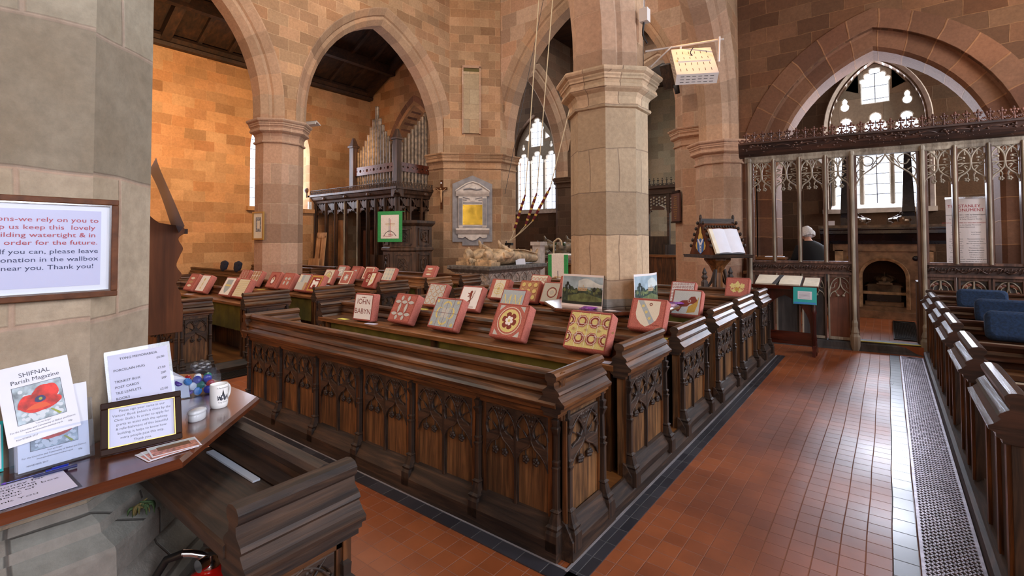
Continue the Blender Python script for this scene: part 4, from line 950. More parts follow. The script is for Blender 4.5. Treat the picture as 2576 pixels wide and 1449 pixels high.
# doorway spandrels
m = MB(); a, b = UL[4]+.04, UR[0]-.04; w = b-a; c = w/2
for f in (lambda u: a+u, lambda u: b-u):
    P_ = lambda l: [(f(u), -.02, 2.87+v) for u, v in l]
    m.tube(P_([(.0, -.52), (.03, -.4), (.1, -.3), (.2, -.22), (.3, -.13), (c, -.02)]), .012, 'screen_grey', 6)
    m.tube(P_([(.0, -.22), (.06, -.1), (.14, -.03), (.22, -.08), (.2, -.16), (.13, -.17), (.1, -.12)]), .009, 'screen_grey', 5)
    m.tube(P_([(.04, -.36), (.02, -.28), (.06, -.22), (.11, -.26)]), .008, 'screen_grey', 5)
    m.tube(P_([(.2, -.2), (.27, -.08), (.34, -.03)]), .008, 'screen_grey', 5); m.tube(P_([(.0, -.02), (.05, -.06), (.03, -.12)]), .008, 'screen_grey', 5)
    for u, v in ((.1, -.12), (.27, -.06), (.11, -.25), (.06, -.06)): m.ball((f(u), -.02, 2.87+v), .014, 'screen_grey', 6, 4)
m.build('door_spandrel', scr, 'pierced scrolled spandrels over the doorway')
m = MB(); Lx0, Lx1 = -.08, 4.0
m.ext([(.06, 2.86), (-.05, 2.86), (-.06, 2.9), (-.075, 2.925), (-.06, 2.945), (-.055, 2.96), (.06, 2.96)], 'x', 0, Lx1, 'screen_grey'); m.build('head_beam', scr, 'pale moulded head beam')
m = MB(); m.ext([(.08, 2.955), (-.07, 2.955), (-.12, 2.99), (-.165, 3.05), (-.2, 3.12), (-.21, 3.13), (-.225, 3.135), (-.225, 3.16), (-.2, 3.17), (.08, 3.17)], 'x', Lx0, Lx1, 'screen_dark')
random.seed(11)
for s in (0, 1):      # running vine in the coving
    pts = []; 
    for k in range(int((Lx1-Lx0)/.03)):
        u = Lx0+.02+k*.03; q = .5+.42*sin(u*9+s*PI); pts.append((u, -.085-.12*q, 2.985+.125*q))
    m.tube(pts, .009, 'screen_oak', 4)
for k in range(230):
    u = Lx0+.03+random.random()*(Lx1-Lx0-.06); q = random.random(); a_ = random.random()*PI
    m.tube([(u, -.075-.125*q, 2.975+.13*q), (u+.02*cos(a_), -.095-.125*q, 2.975+.13*q+.01*sin(a_)), (u+.045*cos(a_), -.08-.125*q, 2.97+.13*q+.03*sin(a_))], [.004, .014, .003], 'screen_oak', 4)
cor = m.build('cornice', scr, 'dark cornice carved with a running vine')
m = MB()
def crest(u, s=1.):
    z = 3.165
    m.tube([(u-.055, -.205, z+.05), (u-.03, -.205, z+.012), (u, -.205, z), (u+.03, -.205, z+.012), (u+.055, -.205, z+.05)], .009, 'screen_red', 4)
    for q in range(5): m.ball((u-.02+.01*q, -.205, z+.035+.012*(q % 2)), .0115, 'screen_red', 5, 4)
    x = u+.0575
    m.tube([(x, -.205, z), (x, -.205, z+.1)], [.017, .009], 'screen_red', 5)
    for dx, dz, r in ((0, .125, .022), (-.033, .115, .018), (.033, .115, .018), (-.022, .085, .014), (.022, .085, .014), (0, .152, .014)): m.ball((x+dx, -.205, z+dz), (r, .011, r), 'screen_red', 6, 4)
u = Lx0+.06
while u < Lx1-.05: crest(u); u += .115
m.build('cresting', cor, 'leafy openwork cresting')
for a, b in ((UL[0], UL[4]), (UR[0], 4.0)):
    m = MB(); m.box(a, b, -.05, .05, 1.26, 1.295, 'screen_oak'); m.box(a, b, -.03, .04, 1.13, 1.26, 'screen_dark'); m.box(a, b, -.05, .05, 1.1, 1.13, 'screen_oak')
    pts = [(a+.02+k*.02, -.04-.008*sin(k*.9), 1.195+.035*sin(k*.55)) for k in range(int((b-a)/.02)-1)]; m.tube(pts, .007, 'screen_oak', 4)
    for k in range(int((b-a)/.035)): u = a+.02+k*.035; m.tube([(u, -.035, 1.15+.02*(k % 3)), (u+.02, -.052, 1.2), (u+.035, -.036, 1.24-.02*(k % 2))], [.003, .008, .002], 'screen_dark', 4)
    m.build('vine_rail', scr, 'rail carved with a twisting vine')
def dado(a, b, mat, fill=None):
    w = b-a; m = MB(); m.box(a, b, .0, .025, .1, 1.1, mat)
    m.box(a, a+.022, -.035, 0, .14, 1.1, 'screen_grey' if fill is None else 'screen_oak'); m.box(b-.022, b, -.035, 0, .14, 1.1, 'screen_oak'); m.box(a, b, -.03, 0, 1.06, 1.1, 'screen_oak'); m.box(a-.0, b, -.03, .02, .13, .17, 'screen_grey')
    dp = m.build('dado_panel', scr)
    m = MB(); c = (a+b)/2; h = w/2-.02; zt = 1.06; r = .009; g = 'screen_grey'
    for s in (-1, 1):
        m.tube([(c+s*h, -.012, zt-.3), (c+s*h*.97, -.014, zt-.19), (c+s*h*.75, -.014, zt-.08), (c+s*h*.35, -.014, zt-.02), (c, -.014, zt-.005)], r, g, 5)
        m.tube([(c+s*h, -.012, zt-.3), (c+s*h*.8, -.014, zt-.24), (c+s*h*.5, -.016, zt-.21), (c+s*h*.2, -.016, zt-.17), (c+s*.004, -.014, zt-.1), (c+s*.004, -.014, zt)], r, g, 5)
        m.tube([(c+s*h*.5, -.016, zt-.21), (c+s*h*.3, -.02, zt-.26)], [r, r*.7], g, 5)
        m.ball((c+s*h*.26, -.022, zt-.275), (.022, .014, .018), g, 7, 5)
        m.tube([(c+s*h*.85, -.014, zt-.17), (c+s*h*.6, -.014, zt-.16), (c+s*h*.5, -.014, zt-.1), (c+s*h*.3, -.014, zt-.08)], r*.6, g, 5)
        if fill:
            for u, v, q in ((.62, -.08, .035), (.3, -.06, .03), (.68, -.16, .032)): m.ball((c+s*h*u, -.004, zt+v), (q*1.15, .011, q*.8), 'panel_red', 9, 5)
    m.box(a+.022, b-.022, -.004, 0, 1.05, 1.06, g)
    m.build('dado_tracery', dp, 'pale grey blind tracery')
mats = ['panel_black', 'panel_black', 'panel_black', 'panel_red']
for i, (a, b) in enumerate(zip(UL[:-1], UL[1:])): dado(a+.01, b-.01, mats[i])
for a, b in zip(UR[:-1], UR[1:]): dado(a+.01, b-.01, 'panel_black', True)
m = MB(); m.ext([(.12, 0), (.12, .12), (-.05, .12), (-.07, .1), (-.085, .03), (-.1, 0)], 'x', 0, 4.0, 'panel_black'); m.box(UL[4], UR[0], -.055, .1, .12, .145, 'panel_black'); m.build('ground_sill', scr)
m = MB(); m.box(UL[4]+.05, UR[0]-.05, -.06, -.05, .135, .147, 'yellow_card'); m.build('step_edging', scr, 'yellow-and-white strip along the step edge')
m = MB(); m.T = Tr(UR[0]-.03, .08, 0) @ Rz(math.radians(82)); m.box(0, .34, 0, .04, .15, 1.02, 'organ_wood'); m.box(.04, .3, -.01, 0, .25, .9, 'screen_dark'); m.build('gate', scr, 'half-height dark door standing open')
# ---- chapel beyond
m = MB(); m.box(-2.3, 4.2, 8.83, 13.1, .001, .12, 'quarry_tile'); o = struct(m.build('floor_chapel'))
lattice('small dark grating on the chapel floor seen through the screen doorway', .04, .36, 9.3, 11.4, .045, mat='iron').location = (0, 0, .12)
mon = thing('stone_monument', 'two-tier stone monument with reclining effigies under the chapel window', 'tomb', (-.1, 11.7, .12))
m = MB(); m.box(-.95, .95, -.05, 1.1, 0, .14, 'marble_tan'); m.box(-.8, .8, .06, 1.05, .14, .22, 'marble_tan'); m.build('plinth', mon)
m = MB(); fr = arch_pts(-.32, .36, .75, 1.1, 8, 0, .16)
m.geo(plate([(-.62, .14), (.62, .14), (.62, 1.3), (-.62, 1.3)], [tuple((u, max(z, .2)) for u, z in arch_pts(-.31, .35, .78, 1.1, 8, 0, .2))], .12), Tr(0, .1, 0) @ FACE_Y, 'marble_tan')
m.box(-.62, -.5, .16, 1.05, .2, 1.3, 'marble_tan'); m.box(.52, .62, .16, 1.05, .2, 1.3, 'marble_tan'); m.box(-.5, .52, .95, 1.05, .2, 1.3, 'stone_dark')
arch_band(m, -.31, .35, .78, 1.1, [(0, .03), (.05, .07), (.06, .03)], lambda u, z, d: (u, .04-d, z), 'alabaster', .2)
for s in (-1, 1): m.box(s*.68-.07, s*.68+.07, .0, .14, .2, 1.3, 'alabaster'); m.ball((s*.5, .03, 1.15), (.05, .02, .05), 'marble_black' if s > 0 else 'gold_paint', 8, 5)
m.box(-.78, .78, .0, 1.05, 1.28, 1.42, 'marble_tan'); m.build('arched_body', mon)
m = MB(); m.ext([(-.05, 1.42), (-.06, 1.48), (-.14, 1.6), (-.18, 1.62), (-.18, 1.68), (-.2, 1.7), (-.2, 1.73), (1.1, 1.73), (1.1, 1.42)], 'x', -.98, .98, 'marble_black'); m.box(-1.0, 1.0, -.22, 1.1, 1.73, 1.78, 'alabaster_dark'); m.build('upper_slab', mon, 'dark moulded table slab')
def effigy(mb, M, mat, k=1., praying=True):
    old = mb.T; mb.T = old @ M @ Sc(k, k, k)      # head at -x, feet toward +x, lying on z=0, length about 1.8
    E_ = lambda x, z, ry, rz_: ((x, 0, z), (0, ry, 0), (0, 0, rz_))
    mb.ovals([E_(-.66, .12, .06, .06), E_(-.62, .13, .08, .08), E_(-.55, .13, .2, .1), E_(-.4, .14, .24, .14), E_(-.2, .14, .21, .14), E_(0, .13, .19, .12), E_(.15, .13, .21, .12), E_(.4, .13, .2, .12), E_(.65, .12, .17, .1), E_(.9, .1, .15, .09), E_(1.0, .09, .14, .08)], mat, 14)
    mb.ovals([E_(-.66, .13, .06, .06), E_(-.7, .15, .085, .09), E_(-.78, .17, .1, .11), E_(-.86, .17, .095, .11), E_(-.92, .16, .05, .06)], mat, 12)
    mb.ball((-.79, 0, .285), (.03, .015, .025), mat, 6, 4)
    for s in (-1, 1):
        mb.tube([(-.5, s*.2, .16), (-.38, s*.27, .17), (-.22, s*.24, .2), (-.25, s*.1, .27), (-.34, s*.03, .32)], [.06, .055, .045, .04, .034], mat, 8)
        mb.ovals([((.98, s*.08, .13), (0, .045, 0), (0, 0, .06)), ((1.02, s*.08, .19), (0, .04, 0), (.02, 0, .06)), ((1.04, s*.09, .25), (0, .02, 0), (0, 0, .02))], mat, 8)
        for q in range(4): mb.tube([(-.05+q*.05, s*(.04+.04*q), .255), (.4, s*(.05+.035*q), .245), (.9, s*(.04+.03*q), .18)], .012, mat, 5)
    mb.tube([(-.34, 0, .31), (-.40, 0, .37), (-.43, 0, .41)], [.045, .04, .02], mat, 8, flat=.7)
    mb.box(-.98, -.66, -.22, .22, 0, .06, mat); mb.box(-.93, -.7, -.16, .16, .055, .1, mat)
    mb.T = old
m = MB(); m.T = Tr(-.36, -.05, 1.78) @ Rz(PI/2) @ Tr(.62, 0, 0); effigy(m, Matrix(), 'bronze', .62); m.build('effigy', mon, 'dark reclining figure seen from the head, left')
m = MB(); m.T = Tr(.3, -.05, 1.78) @ Rz(PI/2) @ Tr(.62, 0, 0); effigy(m, Matrix(), 'bronze', .62); m.build('effigy', mon, 'dark reclining figure seen from the head, right')
m = MB(); m.box(-.28, .32, .25, .95, .22, .3, 'marble_tan'); m.box(-.31, .35, .2, .95, .44, .49, 'alabaster'); m.box(-.25, .28, .22, .95, .3, .44, 'marble_black'); m.box(-.24, .28, .28, .9, .49, .62, 'alabaster_dark'); m.ovals([((.02, .3, .6), (.3, 0, 0), (0, 0, .03)), ((.02, .8, .62), (.3, 0, 0), (0, 0, .03))], 'marble_tan', 10)
m.T = Tr(.03, .1, .64) @ Rz(PI/2) @ Tr(.54, 0, 0); effigy(m, Matrix(), 'alabaster_dark', .55); m.build('lower_effigy', mon, 'reclining figure inside the arched opening')
for s in (-1, 1):
    m = MB(); x = -.56 if s < 0 else .42; m.loft([[(x+a*sx, .35+a*sy, z) for sx, sy in ((-1, -1), (1, -1), (1, 1), (-1, 1))] for a, z in [(.1, 1.78), (.1, 1.95), (.085, 2.02), (.1, 2.04), (.055, 3.15), (.06, 3.17), (.01, 3.25)]], 'marble_black', False); m.build('obelisk', mon, 'tall dark tapering obelisk')
m = MB(); m.box(-.92, -.74, -.05, -.03, 1.79, 1.88, 'paper'); m.T = Matrix(); o = m.build('name_card', None); tag(o, 'small white card standing at the left end of the monument slab', 'card'); o.location = (-.1, 11.7, .12)
# roller banner behind the screen
t = thing('roller_banner', 'tall white banner headed THE STANLEY MONUMENT, standing behind the right side of the screen', 'banner', (.93, 10.0, .12), math.radians(12))
m = MB(); m.box(-.24, .24, -.04, .06, 0, .05, 'chrome'); m.box(-.235, .235, -.008, .012, 2.11, 2.14, 'chrome'); m.box(-.01, .01, .02, .035, .05, 2.12, 'chrome'); m.build('stand', t)
m = MB(); m.box(-.23, .23, -.002, .002, .05, 2.11, 'poster_white'); m.build('sheet', t)
m = MB(); m.T = Tr(0, -.004, 0) @ FACE_Y
def tl(s, x, z, sz, mat='ink_grey', al='LEFT', bold=0.): m.geo(text(s, sz, al, 0, bold), Tr(x, z, 0), mat)
tl('THE STANLEY', -.21, 1.98, .062, 'ink_red', bold=.0008); tl('MONUMENT', .215, 1.92, .062, 'ink_red', 'RIGHT', .0008)
for i, s in enumerate(['Commissioned 1601 / 1602 by Edward Stanley', 'in memory of his parents', 'Sir Thomas & Lady Margaret Stanley']): tl(s, .0, 1.86-.032*i, .026, al='CENTER')
for i, s in enumerate(['EPITAPHS ATTRIBUTED TO WILLIAM SHAKESPEARE', '(see guide to the Stanley Monument', 'by Helen Moorwood)']): tl(s, 0, 1.74-.032*i, .024, 'ink_red' if i == 0 else 'ink_grey', 'CENTER')
for cx_, st in ((-.115, 'Verse Epitaph|at the Head...||Ask who lyes here|but do not weepe,|He is not dead|he dooth but sleepe|This stoney register,|is for his bones|His fame is more|perpetuall|than theise stones|And his own goodness|with himself being gon|Shall lyve when|earthlie monument|is none'), (.115, 'Verse Epitaph|at the Foot...||Not monumental stone|preserves our fame,|Nor sky aspiring pyramids|our name|The memory of him|for whom this stands|Shall outlive marble|and defacers\' hands|When all to time\'s|consumption shall be given|Standley for whom this stands|shall stand in Heaven')):
    for i, s in enumerate(st.split('|')): tl(s, cx_, 1.6-.034*i, .021, 'ink_grey', 'CENTER')
m.build('lettering', t, recalc=False)
# a visitor bending over the display
t = thing('person', 'white-haired person in a black coat bending over a display behind the screen', 'person', (-1.0, 9.75, .12), math.radians(-140))
m = MB(); O = lambda x, y, z, a, b: ((x, y, z), (a, 0, 0), (0, b, 0))
m.ovals([O(0, 0, .88, .17, .12), O(0, .0, 1.0, .165, .12), O(0, -.02, 1.15, .18, .13), O(0, -.05, 1.28, .2, .13), O(0, -.09, 1.38, .2, .12), O(-.0, -.12, 1.44, .13, .09), O(0, -.15, 1.49, .06, .06), O(0, -.18, 1.53, .055, .055)], 'skin', 14)
for s in (-1, 1):
    m.tube([(s*.09, 0, .9), (s*.1, 0, .5), (s*.1, .01, .1), (s*.1, 0, .05)], [.085, .06, .045, .045], 'skin', 10); m.ovals([((s*.1, .06, .035), (.04, 0, 0), (0, 0, .03)), ((s*.1, -.1, .03), (.045, 0, 0), (0, 0, .028)), ((s*.1, -.18, .025), (.03, 0, 0), (0, 0, .02))], 'leather', 8)
    m.tube([(s*.18, -.09, 1.38), (s*.23, -.13, 1.2), (s*.19, -.3, 1.1), (s*.17, -.42, 1.12)], [.05, .043, .034, .026], 'skin', 8)
    m.ovals([((s*.17, -.44, 1.12), (.035, 0, 0), (0, 0, .014)), ((s*.17, -.5, 1.115), (.04, 0, 0), (0, 0, .013))], 'skin', 8)
    for k in range(4): m.tube([(s*.17-.027+.018*k, -.5, 1.115), (s*.17-.03+.02*k, -.545, 1.105), (s*.17-.03+.02*k, -.57-(.012 if k in (1, 2) else 0), 1.09)], [.009, .008, .006], 'skin', 6)
    m.tube([(s*.135, -.455, 1.12), (s*.12, -.49, 1.105), (s*.118, -.515, 1.095)], [.011, .009, .007], 'skin', 6)
hx = Tr(0, -.2, 1.6) @ Rx(.35)
old = m.T; m.T = hx; m.ovals([O(0, .0, -.1, .045, .05), O(0, -.01, -.06, .065, .075), O(0, 0, 0, .075, .095), O(0, .01, .06, .072, .09), O(0, .01, .1, .045, .06), O(0, .01, .115, .01, .015)], 'skin', 14)
m.ovals([((0, -.09, -.01), (.012, 0, 0), (0, 0, .02)), ((0, -.115, -.02), (.01, 0, 0), (0, 0, .01))], 'skin', 6)
for s in (-1, 1): m.ball((s*.076, .01, -.01), (.012, .02, .028), 'skin', 6, 5); m.ball((s*.028, -.09, .015), (.011, .006, .007), 'white_plastic', 6, 4)
m.tube([(-.02, -.088, -.05), (0, -.093, -.052), (.02, -.088, -.05)], .005, 'ink_red', 5); m.T = old; m.build('body', t)
m = MB(); m.T = hx; m.ovals([O(0, .03, -.07, .05, .05), O(0, .035, -.03, .085, .085), O(0, .03, .03, .092, .1), O(0, .015, .08, .085, .1), O(0, .01, .125, .05, .07), O(0, .01, .14, .01, .02)], 'white_hair', 16)
for k in range(26): a = k/26*PI*1.5-.3; m.tube([(.07*cos(a), .02+.07*sin(a), .05), (.1*cos(a), .03+.1*sin(a), -.0), (.11*cos(a)+.01, .03+.105*sin(a), -.06)], [.02, .02, .006], 'white_hair', 5)
m.build('hair', t, 'white hair')
m = MB(); m.ovals([O(0, .0, .8, .21, .155), O(0, 0, .95, .195, .15), O(0, -.02, 1.15, .205, .155), O(0, -.05, 1.28, .23, .155), O(0, -.09, 1.39, .225, .14), O(0, -.115, 1.45, .15, .11), O(0, -.14, 1.485, .08, .08)], 'black_cloth', 16)
for s in (-1, 1): m.tube([(s*.19, -.09, 1.39), (s*.25, -.13, 1.2), (s*.2, -.29, 1.1), (s*.175, -.4, 1.12)], [.07, .06, .05, .04], 'black_cloth', 10)
m.build('coat', t, 'black coat')
m = MB()
for s in (-1, 1): m.tube([(s*.09, 0, .86), (s*.1, 0, .5), (s*.1, .01, .08)], [.1, .08, .065], 'trouser', 10)
m.build('trousers', t)
t = thing('display_case', 'low wooden book display in front of the white-haired person', 'display case', (-1.72, 10.0-.4, .12))
m = MB(); m.box(-.3, .32, -.15, .2, 1.16, 1.2, 'oak_light_x'); m.box(-.28, .3, -.13, .18, .95, 1.16, 'board_brown'); m.box(-.34, .3, -.17, .22, .9, .95, 'oak_x')
for sx in (-.3, .24):
    for sy in (-.13, .14): m.box(sx, sx+.05, sy, sy+.05, 0, .9, 'oak_z')
m.build('cabinet', t); m = MB(); m.box(.0, .28, -.08, .12, 1.202, 1.215, 'paper'); m.build('open_page', t)
t = thing('radiant_heater', 'white slotted heater hanging inside the chapel behind the screen cresting', 'heater', (-1.16, 10.98, 3.3))
m = MB(); m.T = Rz(.5) @ Ry(.9); m.box(-.3, .3, -.18, .18, -.06, .06, 'white_paint')
for i in range(9): m.box(-.25+.06*i, -.22+.06*i, -.13, .13, .06, .062, 'slot_dark')
m.box(-.02, .02, -.02, .02, -.3, -.06, 'white_paint'); m.build('casing', t)
# ================================================================ TABLES ROUND THE PILLARS
def ring_table(label, c, a_in, a_out, z, irr=0):
    t = thing('pillar_table', label, 'table', (c[0], c[1], 0))
    m = MB(); o1 = octo(a_out, 0)
    rings = [octo(a_in, z), octo(a_out-.012, z), octo(a_out, z-.012), octo(a_out, z-.03), octo(a_out-.02, z-.042), octo(a_in, z-.042), octo(a_in, z)]
    m.loft(rings, 'tabletop', False, False); m.build('tabletop', t)
    return t
_t1 = ring_table('octagonal wooden table round the near pillar, holding the notices and mug', (-2.79, .31), .445, .84, .85)
_t2 = ring_table('dark octagonal wooden table round the big cream pillar, with landscape posters standing on it', (-2.69, 5.43), .445, .75, .85)
TZ = .8505
BEFORE = set(bpy.data.objects)
def TM(x, y, ang, lean=0, z=TZ): return Tr(x, y, z) @ Rz(ang) @ Rx(-math.radians(lean))
AX = PI/2           # facing +x: local x -> +y
def sheet_text(m, M, items, dz=.0):
    for s, x, z, sz, mat, al, *b in items: m.geo(text(s, sz, al, 0, b[0] if b else 0.), M @ FACE_Y @ Tr(x, z, 0), mat)
# --- notice frame on the pillar
t = thing('framed_notice', 'brown-framed appeal notice in red and blue lettering on the near pillar', 'picture', (-2.352, .33, 1.58), AX)
w, h = .46, .364
m = MB()
def frame(m, w, h, b, d, mat, y=0):
    for x0, x1, z0, z1 in ((-w/2, w/2, h/2-b, h/2), (-w/2, w/2, -h/2, -h/2+b), (-w/2, -w/2+b, -h/2+b, h/2-b), (w/2-b, w/2, -h/2+b, h/2-b)): m.box(x0, x1, y-d, y, z0, z1, mat)
frame(m, w, h, .021, .024, 'frame_brown'); m.build('frame', t, bevel=.003)
m = MB(); frame(m, w-.04, h-.04, .006, .018, 'chrome'); m.build('slip', t, 'silvery inner slip')
m = MB(); m.box(-w/2+.02, w/2-.02, -.008, -.001, -h/2+.02, h/2-.02, 'mount_white'); m.box(-w/2+.045, w/2-.05, -.0095, -.008, -h/2+.045, h/2-.045, 'card_lilac'); m.build('mount', t)
m = MB(); M = Tr(0, -.0105, 0) @ FACE_Y; R_ = w/2-.057
for i, s in enumerate(['donations-we rely on you to', 'help us keep this  lovely', 'building watertight & in', 'good order for the future.']): m.geo(text(s, .023, 'RIGHT'), M @ Tr(R_-(0, .01, .008, .002)[i], .094-.027*i, -.0002*i) @ Sc(1.28, 1, 1), 'ink_red')
for i, s in enumerate(['If you can, please leave', 'a donation in the wallbox', 'near you. Thank you!']): m.geo(text(s, .023, 'RIGHT'), M @ Tr(R_-(0, 0, .012)[i], -.018-.028*i, 0) @ Sc(1.22, 1, 1), 'ink_navy')
m.build('lettering', t, recalc=False)
m = MB(); m.box(-w/2+.02, w/2-.02, -.0135, -.0125, -h/2+.02, h/2-.02, 'cover_glass'); m.build('cover_glass', t)
# --- brown shaped board and plastic film
t = thing('book_rack', 'brown wooden rack with a wavy front edge fixed beside the near pillar', 'rack', (-2.9, .735, 1.14))
wav = [(.0, 0), (.232, 0), (.232, .14)]+smooth2([(.21, .17), (.22, .2), (.2, .25), (.226, .29), (.2, .34), (.214, .39), (.228, .43), (.208, .47), (.212, .49), (.235, .51), (.228, .54), (.19, .548), (.12, .56), (.06, .585)], 4)[:-4]+[(.0, .59)]
m = MB(); m.geo(plate(wav, (), .018, .002), FACE_X, 'board_brown'); m.build('side_board', t)
m = MB(); m.box(-.35, -.01, .0, .2, .0, .015, 'board_brown'); m.box(-.35, -.01, .0, .2, .28, .295, 'board_brown'); m.box(-.35, -.01, .0, .012, 0, .56, 'board_brown'); m.geo(plate(wav, (), .018, .002), Tr(-.35, 0, 0) @ FACE_X, 'board_brown'); m.build('shelves', t)
m = MB(); m.box(-.006, .006, .235, .25, .505, .53, 'frame_dark'); m.build('hook', t)
bk = thing('book', 'thin red booklet just showing on top of the brown wavy rack', 'book', (-2.99, .77, 1.435))
m = MB(); m.box(-.02, .0, .0, .05, .0, .34, 'red_plastic'); m.box(-.03, -.02, .005, .045, .005, .33, 'paper'); m.build('cover', bk)
m = MB(); n = 14; A_ = []; B_ = []
for k in range(n+1): s = k/n; y = .79+.12*s**1.3+.01*sin(s*3); z = 2.0-.32*s; A_.append((-2.72, y-.0, z+.0)); B_.append((-2.99, y+.05, z-.03+.02*sin(s*5)))
m.add(A_+B_, [(k, k+1, n+2+k, n+1+k) for k in range(n)], 'film_grey', True); o = m.build('plastic_film'); tag(o, 'curling grey plastic film hanging from the near pillar onto the wavy rack', 'plastic sheet')
# --- parish magazines in an acrylic holder
def magazine(m, w=.148, h=.205):
    m.box(-w/2, w/2, -.004, 0, 0, h, 'paper')
def mag_face(m, M, w=.148, h=.205):
    F = M @ FACE_Y
    def P(pts, mat, k): m.geo(([(u, v, -.0004*k) for u, v in pts], [list(range(len(pts)))]), F, mat)
    m.geo(text('SHIFNAL', .0165, 'CENTER', 0, .0003), F @ Tr(0, h-.033, -.0004), 'ink_grey'); m.geo(text('Parish Magazine', .0155, 'CENTER', 0, .0001), F @ Tr(0, h-.049, -.0004), 'ink_grey')
    x0, x1, z0, z1 = -.05, .05, .048, .148
    P([(x0, z0), (x1, z0), (x1, z1), (x0, z1)], 'ink_grey', 1); P([(x0+.001, z0+.001), (x1-.001, z0+.001), (x1-.001, z1-.001), (x0+.001, z1-.001)], 'bokeh_grey', 2)
    random.seed(4)
    for i in range(46): r = .0035+random.random()*.003; P(circ(x0+.008+random.random()*.084, z0+.007+random.random()*(.04 if i % 2 else .084), r, 10), 'bokeh_pale', 3+.05*i)
    P([(.018, .07), (.022, .07), (.04, .052), (.034, .05)], 'stem_green', 6)
    P(bulge([(-.042, .1), (-.03, .078), (0, .072), (.04, .085), (.042, .1), (0, .105)], .004), 'poppy_red', 7); P(bulge([(-.012, .1), (.03, .098), (.04, .125), (.02, .138), (-.008, .128)], .006), 'poppy_red', 8)
    P(bulge([(-.045, .09), (-.01, .085), (-.005, .112), (-.03, .12)], .004), 'poppy_red', 8.5); P(bulge([(-.03, .083), (.02, .08), (.0, .094)], .003), 'poppy_orange', 9); P(bulge([(-.01, .1), (.006, .096), (.012, .106), (-.002, .112)], .003), 'poppy_core', 10); P(circ(.002, .104, .004, 8), 'stem_green', 11)
    for s, z, sz, x, al in [('"Lest we forget"', .041, .005, 0, 'CENTER'), ('For the Churches and Community of Shifnal and District', .0325, .0058, 0, 'CENTER'), ('www.standrewschurchshifnal.org.uk', .0245, .0052, 0, 'CENTER'), ('50p', .0205, .006, .058, 'RIGHT'), ('NOVEMBER 2017', .011, .0058, -.058, 'LEFT')]:
        m.geo(text(s, sz, al, 0, .0001), F @ Tr(x, z, -.0004), 'ink_grey')
HM = TM(-2.36, .375, AX+.07)
t = thing('magazine', 'parish magazine with a red poppy cover, propped highest in the acrylic holder', 'magazine', (0, 0, 0))
MM = TM(-2.22, .355, AX+.07, 14) @ Tr(0, -.012, .105) @ Ry(math.radians(-6)) @ Sc(1.22, 1, 1.22)
m = MB(); m.T = MM; magazine(m); m.build('pages', t); m = MB(); mag_face(m, MM @ Tr(0, -.0045, 0)); m.build('printed_cover', t, recalc=False)
t = thing('magazine', 'lower parish magazine standing behind the acrylic front, its poppy half covered', 'magazine', (0, 0, 0))
MM = TM(-2.235, .378, AX+.07, 12) @ Tr(0, -.004, .006) @ Sc(1.22, 1, 1.22)
m = MB(); m.T = MM; magazine(m); m.build('pages', t); m = MB(); mag_face(m, MM @ Tr(0, -.0045, 0)); m.build('printed_cover', t, recalc=False)
t = thing('magazine_stack', 'stack of spare white magazines behind the two poppy covers', 'magazine', (0, 0, 0)); m = MB(); m.T = TM(-2.25, .378, AX+.07, 12)
for k in range(6): m.box(-.09, .09, .003+.0045*k, .0065+.0045*k, .006, .245-.004*(k % 3), 'paper')
m.build('pages', t)
t = thing('leaflet_holder', 'clear acrylic holder for the parish magazines', 'holder', (0, 0, 0)); m = MB(); m.T = TM(-2.23, .378, AX+.07, 12)
m.box(-.1, .1, -.02, -.017, .002, .125, 'acrylic'); m.box(-.1, .1, -.02, .05, 0, .003, 'acrylic'); m.box(-.1, -.097, -.017, .05, .003, .2, 'acrylic'); m.box(.097, .1, -.017, .05, .003, .2, 'acrylic'); m.box(-.1, .1, .047, .05, .003, .24, 'acrylic'); m.build('casing', t)
t = thing('leaflet_holder', 'teal-edged card holder cut by the left frame edge', 'holder', (0, 0, 0)); m = MB(); m.T = TM(-2.32, .235, AX+.07, 8); m.box(-.05, .03, -.01, 0, 0, .16, 'teal_plastic'); m.box(-.045, .025, -.012, -.01, .01, .15, 'paper'); m.build('card', t)
# --- laminated sheet and pens
t = thing('laminated_notice', 'flat laminated sheet ending Thank You at the table edge', 'notice', (-2.085, .262, TZ)); t.rotation_euler = (0, 0, AX+.02)
m = MB(); m.box(-.2, .135, -.11, .1, 0, .001, 'acrylic'); m.box(-.19, .125, -.1, .09, .001, .0018, 'card_lilac'); m.build('sheet', t)
m = MB()
for i, (s, x) in enumerate([('Please put money for', .08), ('Shifnal Magazine', .055), ('in the church wall box', .105), ('to the right of', .045), ('the door', .015), ('Thank You', .045)]): m.geo(text(s, .025, 'RIGHT', 0, .0008), Tr(x, .06-.022*i-(.012 if i == 5 else 0), .0021) @ Sc(1.1, .8, 1), 'ink_black')
m.build('lettering', t, recalc=False)
t = thing('pen', 'blue ballpoint pen with a clear barrel lying on the laminated sheet', 'pen', (-2.175, .33, TZ+.007)); t.rotation_euler = (0, 0, AX+.01)
m = MB(); m.tube([(-.075, 0, 0), (.02, 0, 0)], .0042, 'acrylic', 6); m.tube([(-.075, 0, 0), (.01, 0, 0)], .0015, 'blue_plastic', 5); m.tube([(-.085, 0, 0), (-.075, 0, 0)], [.0015, .004], 'purple_plastic', 6); m.build('barrel', t)
m = MB(); m.tube([(.015, 0, 0), (.07, 0, 0)], [.0055, .005], 'blue_plastic', 8); m.box(.03, .072, -.0015, .0015, .005, .008, 'blue_plastic'); m.build('cap', t)
t = thing('pen', 'dark blue pen beside the clear-barrelled one', 'pen', (-2.16, .355, TZ+.007)); t.rotation_euler = (0, 0, AX-.02)
m = MB(); m.tube([(-.04, 0, 0), (.065, 0, 0)], [.004, .005], 'ink_navy', 6); m.build('barrel', t)
